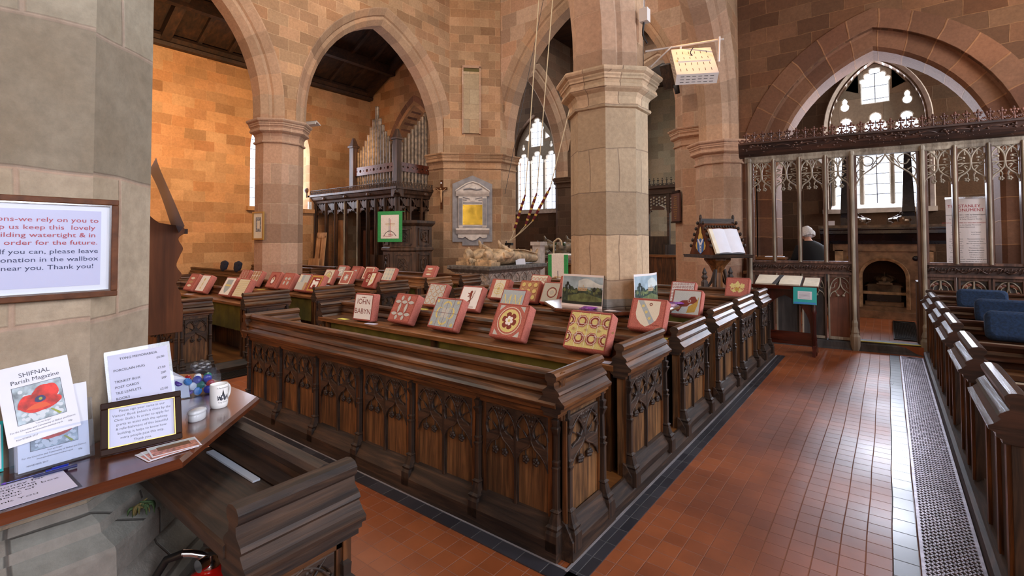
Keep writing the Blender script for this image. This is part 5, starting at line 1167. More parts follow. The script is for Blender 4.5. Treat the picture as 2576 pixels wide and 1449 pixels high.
m = MB(); m.T = TM(-2.235, .45, AX+.35); m.add([(-.03, -.008, 0), (.03, -.002, 0), (.03, .002, 0), (-.03, .008, 0), (-.03, -.008, .012), (-.03, .008, .012)], [(0, 1, 2, 3), (0, 4, 1), (3, 2, 5), (4, 5, 2, 1), (0, 3, 5, 4)], 'acrylic'); tag(m.build('plastic_wedge'), 'small clear plastic wedge between the magazines and the framed card', 'wedge')
# --- framed card
t = thing('framed_card', 'dark-framed card asking visitors to sign, leaning on the table', 'picture', (0, 0, 0))
FM = TM(-2.175, .606, AX-.17, 18); w, h = .24, .178
m = MB(); m.T = FM @ Tr(0, 0, h/2); frame(m, w, h, .022, .016, 'frame_dark'); m.box(-.05, .03, .0, .06, -h/2, -h/2+.05, 'acrylic'); frm = m.build('frame', t, bevel=.003)
m = MB(); m.T = FM @ Tr(0, 0, h/2); frame(m, w-.042, h-.042, .003, .0165, 'frame_gilt'); m.build('gilt_slip', frm, 'thin gilt slip')
m = MB(); m.T = FM @ Tr(0, 0, h/2); m.box(-w/2+.02, w/2-.02, -.006, -.001, -h/2+.02, h/2-.02, 'card_lilac'); crd = m.build('card', t)
m = MB(); L1 = ['Please sign your name in our', "Visitors' Book (which is close by the", 'Choir Stalls). In order to apply for', 'grants to assist with the upkeep', '& refurbishment of this beautiful', 'building, it helps to know how', 'many people pass this way.', 'Thank you.']
for i, s in enumerate(L1): m.geo(text(s, .0118, 'CENTER', 0, .0001), FM @ Tr(0, -.0065, h/2+.05-.0155*i) @ FACE_Y, 'ink_black')
m.build('lettering', crd, recalc=False)
m = MB(); m.T = FM @ Tr(0, 0, h/2); m.box(-w/2+.02, w/2-.02, -.0095, -.0085, -h/2+.02, h/2-.02, 'cover_glass'); m.build('cover_glass', t)
# --- postcards
for i, (dx, dy, a, l) in enumerate([(0, 0, .1, 'lowest of the fanned church postcards'), (.006, .012, .0, 'middle of the fanned church postcards'), (-.004, .028, -.12, 'topmost of the fanned church postcards, red-brick view')]):
    t = thing('postcard', l+' in front of the framed card', 'postcard', (-2.07+dx, .645+dy, TZ+.001+.0022*i), AX+a); m = MB(); m.box(-.075, .075, -.052, .052, 0, .0012, 'paper'); m.box(-.07, .07, -.047, .047, .0012, .0016, 'brick_print'); m.box(-.07, .07, .02, .047, .0016, .0018, 'oil_cloud'); m.box(-.05, .05, -.01, .028, .0018, .002, 'stone_brown'); m.build('card', t)
# --- price list
t = thing('price_list', 'laminated memorabilia price list standing behind the framed card', 'notice', (0, 0, 0)); PM = TM(-2.32, .66, AX-.12, 14) @ Ry(math.radians(-4)) @ Sc(1.3, 1, 1.3)
m = MB(); m.T = PM; m.box(-.082, .082, -.001, 0, 0, .262, 'acrylic'); m.box(-.074, .074, -.002, -.001, .008, .25, 'card_lilac'); m.build('sheet', t)
m = MB(); F = PM @ Tr(0, -.003, 0) @ FACE_Y
for i, (s, p) in enumerate([('TONG MEMORABILIA', ''), ('', '£6.00'), ('PORCELAIN MUG', ''), ('', '£7.50'), ('TRINKET BOX', '20P'), ('POST CARDS', '20P'), ('TILE LEAFLETS', ''), ('BOOKS', '£2.00'), ('TONG CHURCH GUIDE', ''), ("THE VISITOR'S GUIDE TO THE", '£10.00'), ('STANLEY MONUMENT  by', ''), ('Helen Moorwood', '')]):
    z = .232-.0165*i; m.geo(text(s, .0098, 'CENTER' if i == 0 else 'LEFT', 0, .0002), F @ Tr(0 if i == 0 else -.064, z, 0), 'ink_black')
    if p: m.geo(text(p, .0092, 'RIGHT', 0, .0001), F @ Tr(.064, z, 0), 'ink_black')
m.build('lettering', t, recalc=False)
t = thing('easel_block', 'small dark wooden stand behind the price list', 'stand', (0, 0, 0)); m = MB(); m.T = TM(-2.4, .66, AX-.12); m.box(-.1, .06, .03, .06, 0, .02, 'oak_z'); m.box(-.055, -.045, .01, .02, .02, .11, 'oak_z'); m.build('foot', t)
# --- leaflets upright in rack under the board
for i in range(6):
    t = thing('leaflet', ['first', 'second', 'third', 'fourth', 'fifth', 'sixth'][i]+' upright grey leaflet from the left, below the wavy brown rack', 'leaflet', (-2.73-.022*i, .70+.03*i, TZ), AX+.25); m = MB(); m.T = Rx(-.12); m.box(-.05, .05, -.002, .002, 0, .25-.006*i, 'poster_white' if i % 2 else 'engraving'); m.box(-.045, .045, -.0026, -.002, .01, .24-.006*i, 'marble_grey'); m.build('pages', t)
# --- clear box of bottle tops
t = thing('clear_box', 'clear plastic box of coloured bottle tops beside the white mug', 'box', (-2.74, .965, TZ), AX-.25)
m = MB(); bw_, bd, bh_ = .11, .075, .1
for x0, x1, y0, y1 in ((-bw_, bw_, -bd, -bd+.002), (-bw_, bw_, bd-.002, bd), (-bw_, -bw_+.002, -bd, bd), (bw_-.002, bw_, -bd, bd)): m.box(x0, x1, y0, y1, .002, bh_, 'acrylic')
m.box(-bw_, bw_, -bd, bd, 0, .002, 'acrylic'); m.build('casing', t)
random.seed(21); cm = ['blue_plastic', 'red_plastic', 'purple_plastic', 'white_plastic', 'blue_light', 'green_plastic', 'blue_plastic', 'red_plastic']; cn = {'blue_plastic': 'dark blue', 'red_plastic': 'red', 'purple_plastic': 'purple', 'white_plastic': 'white', 'blue_light': 'light blue', 'green_plastic': 'green'}
k = 0
for lay in range(3):
    for i in range(4):
        for j in range(2):
            mt = cm[(k*5+lay) % 8]; k += 1; x = -.06+i*.04+(lay % 2)*.012+random.uniform(-.006, .006); y = -.03+j*.055+random.uniform(-.008, .008); z = .02+lay*.026
            t = thing('bottle_top', cn[mt]+' plastic bottle top in the clear box', 'bottle top', (0, 0, 0), 0, cn[mt]+' bottle tops in the clear box'); m = MB()
            m.T = Tr(-2.74, .965, TZ) @ Rz(AX-.25) @ Tr(x, y, z) @ Rx(random.uniform(.1, 1.5)) @ Ry(random.uniform(-.7, .7)); r = .0185; m.lathe([(r*.98, -.006), (r, -.005), (r, .005), (r*.9, .007), (.001, .007)], mt, 18, caps=False); m.lathe([(r*.85, -.006), (r*.85, .004), (.001, .004)], mt, 18, caps=False); m.build('cap', t, recalc=False)
t = thing('paper', 'folded white paper leaning in the front of the bottle-top box', 'paper', (0, 0, 0)); m = MB(); m.T = TM(-2.7, .865, AX-.3, 10); m.add([(-.05, 0, .005), (.07, 0, .005), (.06, .02, .09), (-.05, .01, .14), (-.02, -.01, .15)], [(0, 1, 2, 3), (2, 4, 3)], 'paper'); m.build('sheet', t, recalc=False)
t = thing('paper', 'rolled white papers beside the framed card', 'paper', (0, 0, 0)); m = MB(); m.T = TM(-2.72, .8, AX-.2); m.tube([(-.03, -.02, .015), (.05, 0, .017)], .014, 'paper', 10); m.tube([(-.03, .01, .012), (.05, .03, .012)], .011, 'paper', 10); m.add([(-.03, .02, .005), (.05, .03, .005), (.05, .06, .07), (-.03, .05, .08)], [(0, 1, 2, 3)], 'paper'); m.build('sheet', t)
m = MB(); m.T = Tr(-2.74, 1.0, TZ+.118); 
for i in range(9): a = i*.7; m.ball((.03*cos(a)*.8, .03*sin(a), .012*sin(i*2.1)+.01), (.022, .02, .02), 'cling_film', 8, 6)
tag(m.build('plastic_bag'), 'crumpled clear plastic bag on top of the bottle tops', 'plastic bag')
# --- mug and trinket box
t = thing('mug', 'white porcelain mug printed with a black church drawing', 'mug', (-2.43, .962, TZ), .5)
m = MB(); r = .037; h = .105; m.lathe([(r*.8, 0), (r*.93, .004), (r, .02), (r, h-.002), (r-.001, h), (r-.003, h), (r-.0035, h-.004), (r-.004, .008), (.001, .006)], 'white_china', 28, caps=False); m.build('body', t)
m = MB(); m.tube([(0, r-.002, .085), (0, r+.018, .088), (0, r+.03, .07), (0, r+.028, .045), (0, r+.012, .025), (0, r-.002, .022)], .0052, 'white_china', 8); m.build('handle', t)
m = MB()
def onmug(u, z): a = -.42+u/r; return ((r+.0004)*cos(a), (r+.0004)*sin(a), z)
def mp(pts, mat='ink_black'): m.add([onmug(u, z) for u, z in pts], [list(range(len(pts)))], mat)
for u0, u1, z0, z1 in ((-.022, -.008, .038, .052), (-.008, .008, .036, .06), (.008, .024, .036, .05)): mp([(u0, z0), (u1, z0), (u1, z1), ((u0+u1)/2, z1+.004), (u0, z1)], 'ink_grey')
mp([(-.005, .06), (.005, .06), (.003, .072), (0, .086), (-.003, .072)]); 
for u in (-.022, -.015, -.008, .008, .016, .024): mp([(u-.0012, .05), (u+.0012, .05), (u+.0012, .058), (u, .061), (u-.0012, .058)])
for u in (-.018, -.012, -.003, .003, .012, .019): mp([(u-.0015, .04), (u+.0015, .04), (u+.0015, .047), (u-.0015, .047)])
for s, z in (('St. Bartholomew', .09), ('Tong Church', .026)):
    g = text(s, .0075, 'CENTER'); m.add([onmug(p[0], z+p[1]) for p in g[0]], g[1], 'ink_black')
m.build('printed_church', t, recalc=False)
t = thing('trinket_box', 'oval white china trinket box wrapped in clear film', 'box', (-2.33, .838, TZ), .6)
m = MB(); m.T = Sc(.8, 1.2, 1); m.lathe([(.03, 0), (.034, .004), (.034, .026), (.03, .03)], 'white_china', 24); m.build('body', t)
m = MB(); m.T = Sc(.8, 1.2, 1); m.lathe([(.035, .03), (.037, .034), (.034, .042), (.02, .046), (.001, .047)], 'white_china', 24); m.build('lid', t)
m = MB(); m.T = Sc(.8, 1.2, 1); m.lathe([(.04, .001), (.044, .012), (.039, .028), (.041, .04), (.034, .051), (.01, .054)], 'cling_film', 15); m.build('film_wrap', t)
# --- dried stalks on pillar base, extinguisher, white strip
m = MB(); random.seed(9)
for i in range(22):
    a = random.random()*6.28; q = .012+.025*random.random(); c = Vector((-2.3, .64, .575)); m.tube([c+Vector((random.uniform(-.01, .01), random.uniform(-.02, .02), random.uniform(0, .03))), c+Vector((q*cos(a)*.5, q*sin(a), .01)), c+Vector((q*cos(a), q*sin(a)*1.2, -.01+random.uniform(-.02, .02)))], [.003, .007, .001], 'leaf_dry' if i % 2 else 'leaf_green', 4)
tag(m.build('dried_foliage'), 'dry leaves and stalks caught on the near pillar base below the table', 'leaves')
def scale_about_camera(objs, src, dst, k=.847):
    # things placed round a pillar at src, scaled about the camera to dst
    for o in objs:
        if o.parent: continue
        o.scale = (k, k, k); o.location = Vector(dst)+(o.location-Vector(src))*k
scale_about_camera([o for o in bpy.data.objects if o not in BEFORE]+[_t1], (-2.79, .31, .85), (-2.363, .263, .965)); BEFORE = set(bpy.data.objects)
t = thing('fire_extinguisher', 'red fire extinguisher with a black hose standing below the worn pew end', 'fire extinguisher', (-1.79, .69, 0), .6)
m = MB(); r = .085; m.lathe([(r*.9, 0), (r, .015), (r, .43), (r*.96, .47), (r*.75, .505), (r*.4, .525), (.03, .53), (.03, .535)], 'red_paint', 28); m.build('cylinder', t)
m = MB(); m.lathe([(.026, .53), (.03, .535), (.03, .55), (.02, .555), (.02, .575)], 'chrome', 16); m.tube([(0, 0, .565), (-.05, -.02, .585), (-.075, -.03, .59)], .012, 'chrome', 10); m.tube([(.0, -.02, .56), (-.01, -.045, .56)], .02, 'chrome', 14); vlv = m.build('valve', t)
m = MB(); m.tube([(-.07, -.028, .59), (-.12, -.04, .575), (-.165, -.05, .5), (-.17, -.05, .38), (-.14, -.05, .25), (-.1, -.04, .18)], .0125, 'rubber', 10); m.build('hose', vlv, 'black hose')
m = MB(); m.box(-.02, .07, -.008, .008, .575, .585, 'rubber'); m.box(-.02, .075, -.008, .008, .6, .61, 'rubber'); m.build('handle', vlv)
t = thing('white_strip', 'thin white strip lying at the back of the worn pew ledge', 'strip', (-1.86, .775, .8135)); m = MB(); m.box(-.17, .2, -.012, .012, 0, .006, 'strip_white'); m.build('strip', t)
# --- far table contents
BEFORE = set(bpy.data.objects)
def landscape(m, w, h, bend=0., y=0.):
    n = 14
    def S(u, v, k): a = u/w; return (u, y-.0006*k-bend*(1-(2*a)**2), v)
    def band(z0, z1, mat, k, u0=None, u1=None, fa=None, fb=None):
        u0 = -w/2 if u0 is None else u0; u1 = w/2 if u1 is None else u1; lo = [S(u0+(u1-u0)*i/n, fa(i/n) if fa else z0, k) for i in range(n+1)]; hi = [S(u0+(u1-u0)*i/n, fb(i/n) if fb else z1, k) for i in range(n+1)]
        m.add(lo+hi, [(i, i+1, n+2+i, n+1+i) for i in range(n)], mat, bool(bend))
    band(0, h, 'poster_white', 0); e = .018; W2 = w/2-e*.4
    band(e*1.6, h-e*1.3, 'oil_sky', 1, -W2, W2); band(h*.62, h-e*1.6, 'oil_cloud', 2, -W2*.2, W2, None, lambda t_: h*.8+.03*sin(t_*5))
    random.seed(2); rr = [random.uniform(-.012, .016) for _ in range(n+1)]
    band(e*1.6, 0, 'oil_tree', 3, -W2, W2, None, lambda t_: h*.5+rr[int(t_*n)]+.03*abs(t_-.45)); band(e*1.6, 0, 'oil_grass', 4, -W2*.7, W2, None, lambda t_: h*(.44-.25*abs(t_-.45)))
    band(e*1.6, 0, 'oil_dark', 5, -W2, W2, None, lambda t_: h*(.16+.1*(t_-.3)**2)); band(h*.5, h*.58, 'oil_house', 6, -w*.1, w*.13, None, None)
    for q in (-.09, -.05, -.01, .03, .07, .12): band(h*.58, h*(.62 if q != .03 else .68), 'oil_house', 6, w*q-.004, w*q+.004)
    for q in range(9): band(h*.52, h*.56, 'oil_tree', 7, w*(-.09+.025*q)-.002, w*(-.09+.025*q)+.002)
    for q in range(90):
        u = random.choice((-1, 1))*random.uniform(.13, .47); v = .42+.16*random.random()*(1 if abs(u) > .2 else .7); r = random.uniform(.008, .02); m.add([S(w*u+r*cos(a), h*v+r*1.2*sin(a), 7+.02*q) for a in [2*PI*k/8 for k in range(8)]], [list(range(8))], random.choice(('oil_tree', 'oil_dark', 'oil_grass', 'oil_tree')))
    for u, v, r in ((-.36, .7, .05), (-.4, .62, .04), (-.31, .63, .035), (.3, .55, .06), (.4, .5, .05), (-.22, .55, .03)): m.add([S(w*u+r*h*2*.5*cos(a), h*v+r*h*1.3*sin(a), 7) for a in [2*PI*q/10 for q in range(10)]], [list(range(10))], 'oil_dark')
    m.add([S(w*-.37, h*.2, 7), S(w*-.355, h*.2, 7), S(w*-.36, h*.68, 7), S(w*-.37, h*.68, 7)], [(0, 1, 2, 3)], 'oil_dark')
t = thing('poster', 'landscape painting print with trees and a mansion, standing left of the cream pillar', 'poster', (-2.80, 4.925, TZ), -.08); m = MB(); m.T = Rx(-.12); landscape(m, .56, .37); m.box(-.28, .28, .001, .012, 0, .37, 'frame_dark'); m.build('print', t)
t = thing('poster', 'second landscape print bent round the right side of the cream pillar', 'poster', (-2.155, 5.27, TZ), 1.5); m = MB(); m.T = Rx(-.03); landscape(m, .56, .39, .05); m.build('print', t, recalc=False)
for i, (x, y, a, l, mt) in enumerate([(-2.68, 4.86, .1, 'stack of purple leaflets in front of the standing landscape print', 'brochure_purple'), (-2.36, 4.83, -.2, 'grey-blue card lying at the front edge of the dark octagonal table', 'marble_grey'), (-2.05, 5.6, .5, 'pink and purple brochures fanned at the right end of the dark table', 'brochure_pink'), (-2.12, 5.35, .2, 'colourful leaflets spilling at the near right of the dark table', 'oil_sky'), (-2.03, 5.86, .9, 'farther purple brochures on the right of the dark table', 'brochure_purple')]):
    t = thing('brochure', l, 'brochure', (x, y, TZ+.001), a); m = MB()
    for k in range(3 if i != 1 else 1): m.T = Tr(.012*k, .01*k, .006*k) @ Rz(.12*k); m.box(-.08, .08, -.05, .05, 0, .004, mt); m.box(-.075, .02, -.045, .045, .004, .0045, ['poster_white', 'brochure_pink', 'brochure_purple'][k % 3]); 
    m.build('pages', t)
scale_about_camera([o for o in bpy.data.objects if o not in BEFORE]+[_t2], (-2.69, 5.43, .85), (-2.278, 4.60, .965))
for i, (x, y, mat, l) in enumerate([(-4.42, 2.98, 'yellow_card', 'yellow slip on the nearest ledge left of the lettered kneeler'), (-3.95, 2.97, 'card_lilac', 'small pale slip at the foot of the lettered kneeler'), (-1.45, 2.97, 'card_lilac', 'small lilac card at the right end of the nearest ledge'), (-4.33, 3.97, 'yellow_card', 'yellow slip on the second ledge beside the ringed kneeler'), (-1.42, 3.97, 'yellow_card', 'yellow card at the right end of the second ledge'), (-8.45, 2.97, 'card_lilac', 'pale sheet on the first ledge across the centre aisle'), (-8.3, 3.98, 'yellow_card', 'yellow slip on the second ledge across the centre aisle')]):
    t = thing('slip', l, 'card', (x, y-.06, .8135), .1*i); m = MB(); m.box(-.07, .06, -.03, .03, 0, .002, mat); m.build('card', t)
# ================================================================ ORGAN AND ITS SCREEN
og = thing('organ_case', 'dark carved organ case with rows of grey pipes, in the corner beyond the pinkish pillar', 'organ', (-10.3, 8.4, 0))
X1 = -3.95      # local: west face y=0 running to x=X1, side face x=0 running to y=1.25
OM = 'organ_wood'
def cuspgrid(w, h, n):        # pierced head: narrow cusped lights over a cusped arch
    H = []; lw = (w-.02)/n
    for k in range(n): a = .012+k*lw; H.append(tuple(bulge([(a, h*.45), (a+lw-.012, h*.45), (a+lw-.012, h*.85), (a+(lw-.012)/2, h*.97), (a, h*.85)], [0, 0, .008, .008, 0], True, 4)))
    out = [(0, h), (0, 0), (.012, .0), (w*.1, h*.16), (w*.2, h*.13), (w*.3, h*.3), (w*.42, h*.26), (w*.5, h*.38), (w*.58, h*.26), (w*.7, h*.3), (w*.8, h*.13), (w*.9, h*.16), (w-.012, 0), (w, 0)]
    return plate([tuple(p) for p in out], H, .02, .003)
def parapet(m, a, b, z, face, off):
    n = int(abs(b-a)/.085); s = (b-a)/n
    for i in range(n):
        u = a+s*(i+.5); P_ = (lambda du, dz: (u+du, off, z+dz)) if face == 'y' else (lambda du, dz: (off, u+du, z+dz))
        m.tube([P_(-s*.5, 0), P_(-s*.3, .07), P_(0, .1), P_(s*.3, .07), P_(s*.5, 0)], .009, OM, 4); m.tube([P_(0, 0), P_(0, .13)], .009, OM, 4)
        m.ball(P_(0, .13), .016, OM, 5, 4); m.ball(P_(s*.5, .12), .012, OM, 5, 4)
px_ = [X1, -3.35, -2.85, -2.35, -1.72, -1.28, -.9, -.5, -.03]
for i, x in enumerate(px_): m = MB(); m.box(x-.03, x+.03, -.04, .05, 0, 2.82, OM); m.tube([(x, -.05, .9), (x, -.05, 2.8)], .02, 'screen_grey' if i in (3, 4) else OM, 6); m.build('post', og)
for a, b in zip(px_[:-1], px_[1:]): m = MB(); m.geo(cuspgrid(b-a-.06, .42, 4 if b-a > .45 else 3), Tr(a+.03, 0, 2.38) @ FACE_Y, OM); m.build('pierced_head', og)
for k in range(3): m = MB(); m.geo(cuspgrid(.36, .42, 3), Tr(0, .05+.4*k, 2.38) @ FACE_X, OM); m.box(-.03, .03, .03+.4*k-.03, .03+.4*k+.02, 0, 2.82, OM); m.build('pierced_head', og)
m = MB(); pr = [(.05, 2.8), (-.04, 2.8), (-.06, 2.86), (-.12, 2.9), (-.16, 2.98), (-.2, 3.0), (-.2, 3.06), (.05, 3.06)]
m.ext(pr, 'x', X1-.15, .18, OM); m.ext([(-q, z) for q, z in pr], 'y', -.18, 1.3, OM)
for x in (-3.3, -2.2, -1.1): m.ball((x, -.13, 2.92), (.09, .06, .06), OM, 7, 5)
for y in (-.1, .9): m.ball((.13, y, 2.92), (.06, .12, .06), OM, 7, 5)
m.ball((X1-.2, -.2, 3.22), .085, OM, 12, 8); m.tube([(X1-.2, -.2, 3.0), (X1-.2, -.2, 3.2)], .03, OM, 6); m.build('cornice', og)
m = MB(); parapet(m, X1-.1, .16, 3.06, 'y', -.17); parapet(m, -.16, 1.28, 3.06, 'x', .17); m.box(X1-.1, .17, -.18, -.16, 3.19, 3.2, OM); m.build('parapet', og)
m = MB(); m.box(-2.32, X1+2.3, 0, .02, 0, 2.35, 'oak_panel') if False else None
m.box(-1.2, -.03, .0, .04, 0, 1.25, OM); m.box(-3.95, -3.4, .6, .64, 0, 2.3, 'pale_board'); m.box(-2.2, -1.75, .5, .54, 0, 1.95, 'board_brown'); m.box(-2.0, -1.98, .47, .5, 0, 1.95, OM); m.box(-3.9, 0, 1.5, 1.55, 0, 3.0, 'screen_dark'); m.box(-.02, .02, 0, 1.3, 0, 1.2, OM); m.box(X1, 0, 0, 1.5, 3.0, 3.03, OM); m.build('inner_case', og)
for k in range(9): m = MB(); m.lathe([(.035, 1.5), (.04, 2.9)], 'pipe_brown', 8, (-1.15+.13*k, .45)); m.build('inner_pipe', og)
for x, y in ((-1.98, -.02), (-.03, -.02)):
    m = MB(); m.box(x-.09, x+.09, y-.06, y+.1, 3.03, 4.35, OM); m.loft([[(x+a*sx, y+.02+a*sy, z) for sx, sy in ((-1, -1), (1, -1), (1, 1), (-1, 1))] for a, z in [(.12, 4.33), (.12, 4.38), (.09, 4.4), (.03, 4.62)]], OM, False); m.build('tower', og)
m = MB(); m.geo(plate(tuple(rect(-1.9, -.1, 3.5, 3.74)), [tuple(circ(-1.78+.155*k, 3.62, .045 if k % 2 else .02, 12)) for k in range(11)], .04), FACE_Y, 'mahogany_x'); m.geo(plate(tuple(rect(.05, 1.2, 3.5, 3.74)), [tuple(circ(.16+.17*k, 3.62, .03, 10)) for k in range(6)], .04), FACE_X, 'mahogany_x'); m.build('pipe_rail', og)
def pipe(x, y, r, zt):
    m = MB(); m.lathe([(.008, 3.04), (r*.55, 3.1), (r, 3.26), (r, zt)], 'pipe_metal', 12, (x, y)); m.lathe([(r+.003, zt-.02), (r+.003, zt), (r*.85, zt), (r*.85, zt-.05)], 'pipe_brown', 12, (x, y), caps=False)
    m.box(x-r*.4, x+r*.4, y-r-.004, y-r+.005, 3.27, 3.33, 'slot_dark'); m.build('pipe', og)
hs = [4.3, 4.36, 4.45, 4.6, 4.75, 4.95, 5.15, 5.5, 5.15, 4.95, 4.75, 4.6, 4.45, 4.36, 4.26]
for k, zt in enumerate(hs): pipe(-1.84+.122*k, .07, .052 if 3 < k < 11 else .043, zt-.1)
for k in range(9): pipe(-.06, .17+.125*k, .05, 4.3+.14*k)
for i, (x, z0, z1, w, mat, l) in enumerate([(-3.3, 0, 1.9, .5, 'pale_board', 'tall pale wooden board leaning against the organ screen'), (-3.3, 0, 1.12, .56, 'pale_board', 'lower plain pale board leaning in front of the taller one')]):
    t = thing('board', l, 'board', (-10.3+x-.1*i, 8.02-.12*i, 0)); m = MB(); m.T = Rx(-.1); m.box(-w/2, w/2, 0, .02, z0, z1, mat); 
    if i == 0: m.box(-.02, .02, -.01, 0, .1, 1.8, 'oak_light_z'); m.box(-w/2, w/2, -.01, 0, 1.74, 1.86, mat); m.box(-w/2, -w/2+.07, -.01, 0, 0, 1.8, mat); m.box(w/2-.07, w/2, -.01, 0, 0, 1.8, mat)
    m.build('panel', t)
# pulpit
pu = thing('pulpit', 'dark hexagonal carved pulpit in front of the organ case', 'pulpit', (-9.55, 8.1, 0), .15)
def hexa(r, z): r *= .87; return [(r*cos(PI/6+k*PI/3), r*sin(PI/6+k*PI/3), z) for k in range(6)]
m = MB(); m.loft([hexa(r, z) for r, z in [(.5, .2), (.72, .62), (.74, .66), (.7, .7), (.7, 1.36), (.75, 1.4), (.75, 1.45), (.7, 1.48), (.7, 1.98), (.76, 2.02), (.8, 2.06), (.8, 2.12), (.68, 2.12), (.68, 1.5)]], 'organ_wood', False); m.loft([hexa(.3, 0), hexa(.3, .3)], 'organ_wood', False); m.build('body', pu)
random.seed(3)
for k in range(6):
    a = k*PI/3; ap = .7*cos(PI/6)*.87
    for z0, z1 in ((.74, 1.32), (1.52, 1.94)):
        m = MB(); m.T = Rz(a) @ Tr(ap, 0, 0); w = .21
        for y0, y1, q0, q1 in ((-w, w, z0, z0+.04), (-w, w, z1-.04, z1), (-w, -w+.04, z0, z1), (w-.04, w, z0, z1)): m.box(0, .025, y0, y1, q0, q1, 'organ_wood')
        c = (z0+z1)/2; q = (z1-z0)/2-.07
        m.tube([(.012, .12*cos(t_), c+q*.8*sin(t_)) for t_ in [2*PI*j/12 for j in range(13)]], .012, 'organ_wood', 5)
        for j in range(7): m.tube([(.012, -.14+.28*random.random(), c-q+2*q*random.random()) for _ in range(3)], .009, 'organ_wood', 5)
        m.build('carved_panel', pu)
t = thing('pulpit_fall', 'green-bordered white pulpit hanging embroidered with a cross', 'hanging', (-8.98, 7.22, 1.55), math.radians(22))
t.location = (-9.3, 7.36, 1.6); t.rotation_euler = (0, 0, .35)
m = MB(); m.box(-.33, .33, -.006, 0, 0, .72, 'banner_green'); m.box(-.33, .33, -.004, .12, .715, .725, 'banner_green'); m.build('border', t)
m = MB(); m.box(-.24, .24, -.009, -.006, .08, .64, 'banner_white'); m.build('centre', t)
m = MB(); B_ = lambda x0, x1, z0, z1, c: m.box(x0, x1, -.011, -.009, z0, z1, c)
B_(-.02, -.01, .14, .56, 'ink_navy'); B_(.02, .03, .14, .54, 'ink_red'); B_(-.12, .14, .42, .43, 'k_gold'); B_(-.1, .12, .38, .385, 'k_yellow'); m.tube([(-.16, -.01, .13), (-.1, -.01, .22), (0, -.01, .26), (.1, -.01, .22), (.17, -.01, .14)], .006, 'ink_black', 4); m.tube([(-.18, -.01, .15), (0, -.01, .13), (.08, -.01, .17), (-.04, -.01, .17)], .005, 'ink_red', 4); m.build('embroidery', t)
t = thing('bookrest', 'small dark bookrest on the pulpit above the green hanging', 'bookrest', (-9.35, 7.5, 1.86)); m = MB(); m.box(-.24, .24, 0, .25, .03, .05, 'mahogany_x'); m.box(-.24, .24, -.01, .01, .03, .08, 'mahogany_x'); m.box(-.03, .03, .1, .16, 0, .03, 'mahogany_x'); m.build('shelf', t)
# ================================================================ WALL TABLET, CRUCIFIX, PRINTS
def DG(s, z, off=0): return Tr(-9.7, 9.5, 0) @ Rz(PI/4) @ Tr(s, -off, z)
t = thing('wall_tablet', 'marble memorial tablet with a brass plate and pediment on a grey slab', 'tablet', (0, 0, 0)); t.matrix_world = Matrix()
m = MB(); m.T = DG(.795, 0, .002) @ FACE_Y; m.geo(plate([(-.55, 1.6), (-.28, 1.6), (-.28, 1.5), (.3, 1.5), (.3, 1.6), (.55, 1.6), (.55, 3.2), (0, 3.44), (-.55, 3.2)], (), .05), Tr(0, 0, -.025), 'marble_grey'); m.build('backing_slab', t)
m = MB(); m.T = DG(.795, 0, .05)
m.box(-.37, .37, -.06, 0, 1.95, 2.95, 'marble_white'); 
for s in (-1, 1): m.box(s*.33-.06, s*.33+.06, -.085, -.06, 2.0, 2.85, 'marble_white'); m.box(s*.33-.05, s*.33+.05, -.09, -.085, 2.05, 2.8, 'marble_grey')
m.ext([(0, 2.85), (-.08, 2.86), (-.12, 2.92), (-.14, 2.98), (0, 2.98)], 'x', -.46, .46, 'marble_white')
m.geo(plate([(-.48, 2.98), (.48, 2.98), (.44, 3.03), (0, 3.27), (-.44, 3.03)], (), .1), Tr(0, -.06, 0) @ FACE_Y, 'marble_white'); m.tube([(-.46, -.13, 3.0), (0, -.13, 3.25), (.46, -.13, 3.0)], .022, 'marble_white', 6)
m.ext([(0, 1.97), (-.12, 1.97), (-.14, 1.93), (-.1, 1.88), (-.06, 1.83), (0, 1.8)], 'x', -.46, .46, 'marble_white')
m.geo(plate([(-.4, 1.8), (-.4, 1.72), (-.28, 1.7), (-.2, 1.74), (-.1, 1.66), (0, 1.63), (.1, 1.66), (.2, 1.74), (.28, 1.7), (.4, 1.72), (.4, 1.8)], (), .06), Tr(0, -.03, 0) @ FACE_Y, 'marble_white'); mfr = m.build('marble_frame', t)
m = MB(); m.T = DG(.795, 0, .11); m.ball((0, -.07, 3.08), (.09, .02, .05), 'marble_white', 12, 6); m.tube([(-.25, -.07, 3.03), (-.1, -.08, 3.06), (.1, -.08, 3.03), (.25, -.07, 3.06)], .02, 'marble_grey', 6)
m.box(-.07, .07, -.015, 0, 2.72, 2.84, 'marble_white'); 
for s in (-1, 1): m.tube([(s*.08, -.01, 2.78), (s*.16, -.015, 2.8), (s*.26, -.01, 2.82), (s*.27, -.01, 2.76), (s*.16, -.01, 2.75)], .012, 'marble_grey', 5)
m.box(-.26, .26, -.01, 0, 2.65, 2.69, 'marble_grey'); m.box(-.26, .26, -.01, 0, 1.99, 2.03, 'marble_grey'); m.build('carving', mfr)
m = MB(); m.T = DG(.795, 0, .112); m.box(-.27, .27, -.012, 0, 2.07, 2.62, 'brass')
m.build('brass_plate', mfr, 'polished brass plate'); 
t = thing('crucifix', 'wooden crucifix with a pale figure on the tower pier, left of the tablet', 'crucifix', (0, 0, 0)); m = MB(); m.T = Tr(-9.72, 9.49, 0) @ Rz(PI/4*.55) @ Tr(-.02, -.03, 0); m.box(-.03, .03, -.02, 0, 2.5, 3.3, 'board_brown'); m.box(-.17, .17, -.02, 0, 3.03, 3.1, 'board_brown'); m.build('cross', t)
m = MB(); m.T = Tr(-9.72, 9.49, 0) @ Rz(PI/4*.55) @ Tr(-.02, -.07, 0); c = 'k_tan'
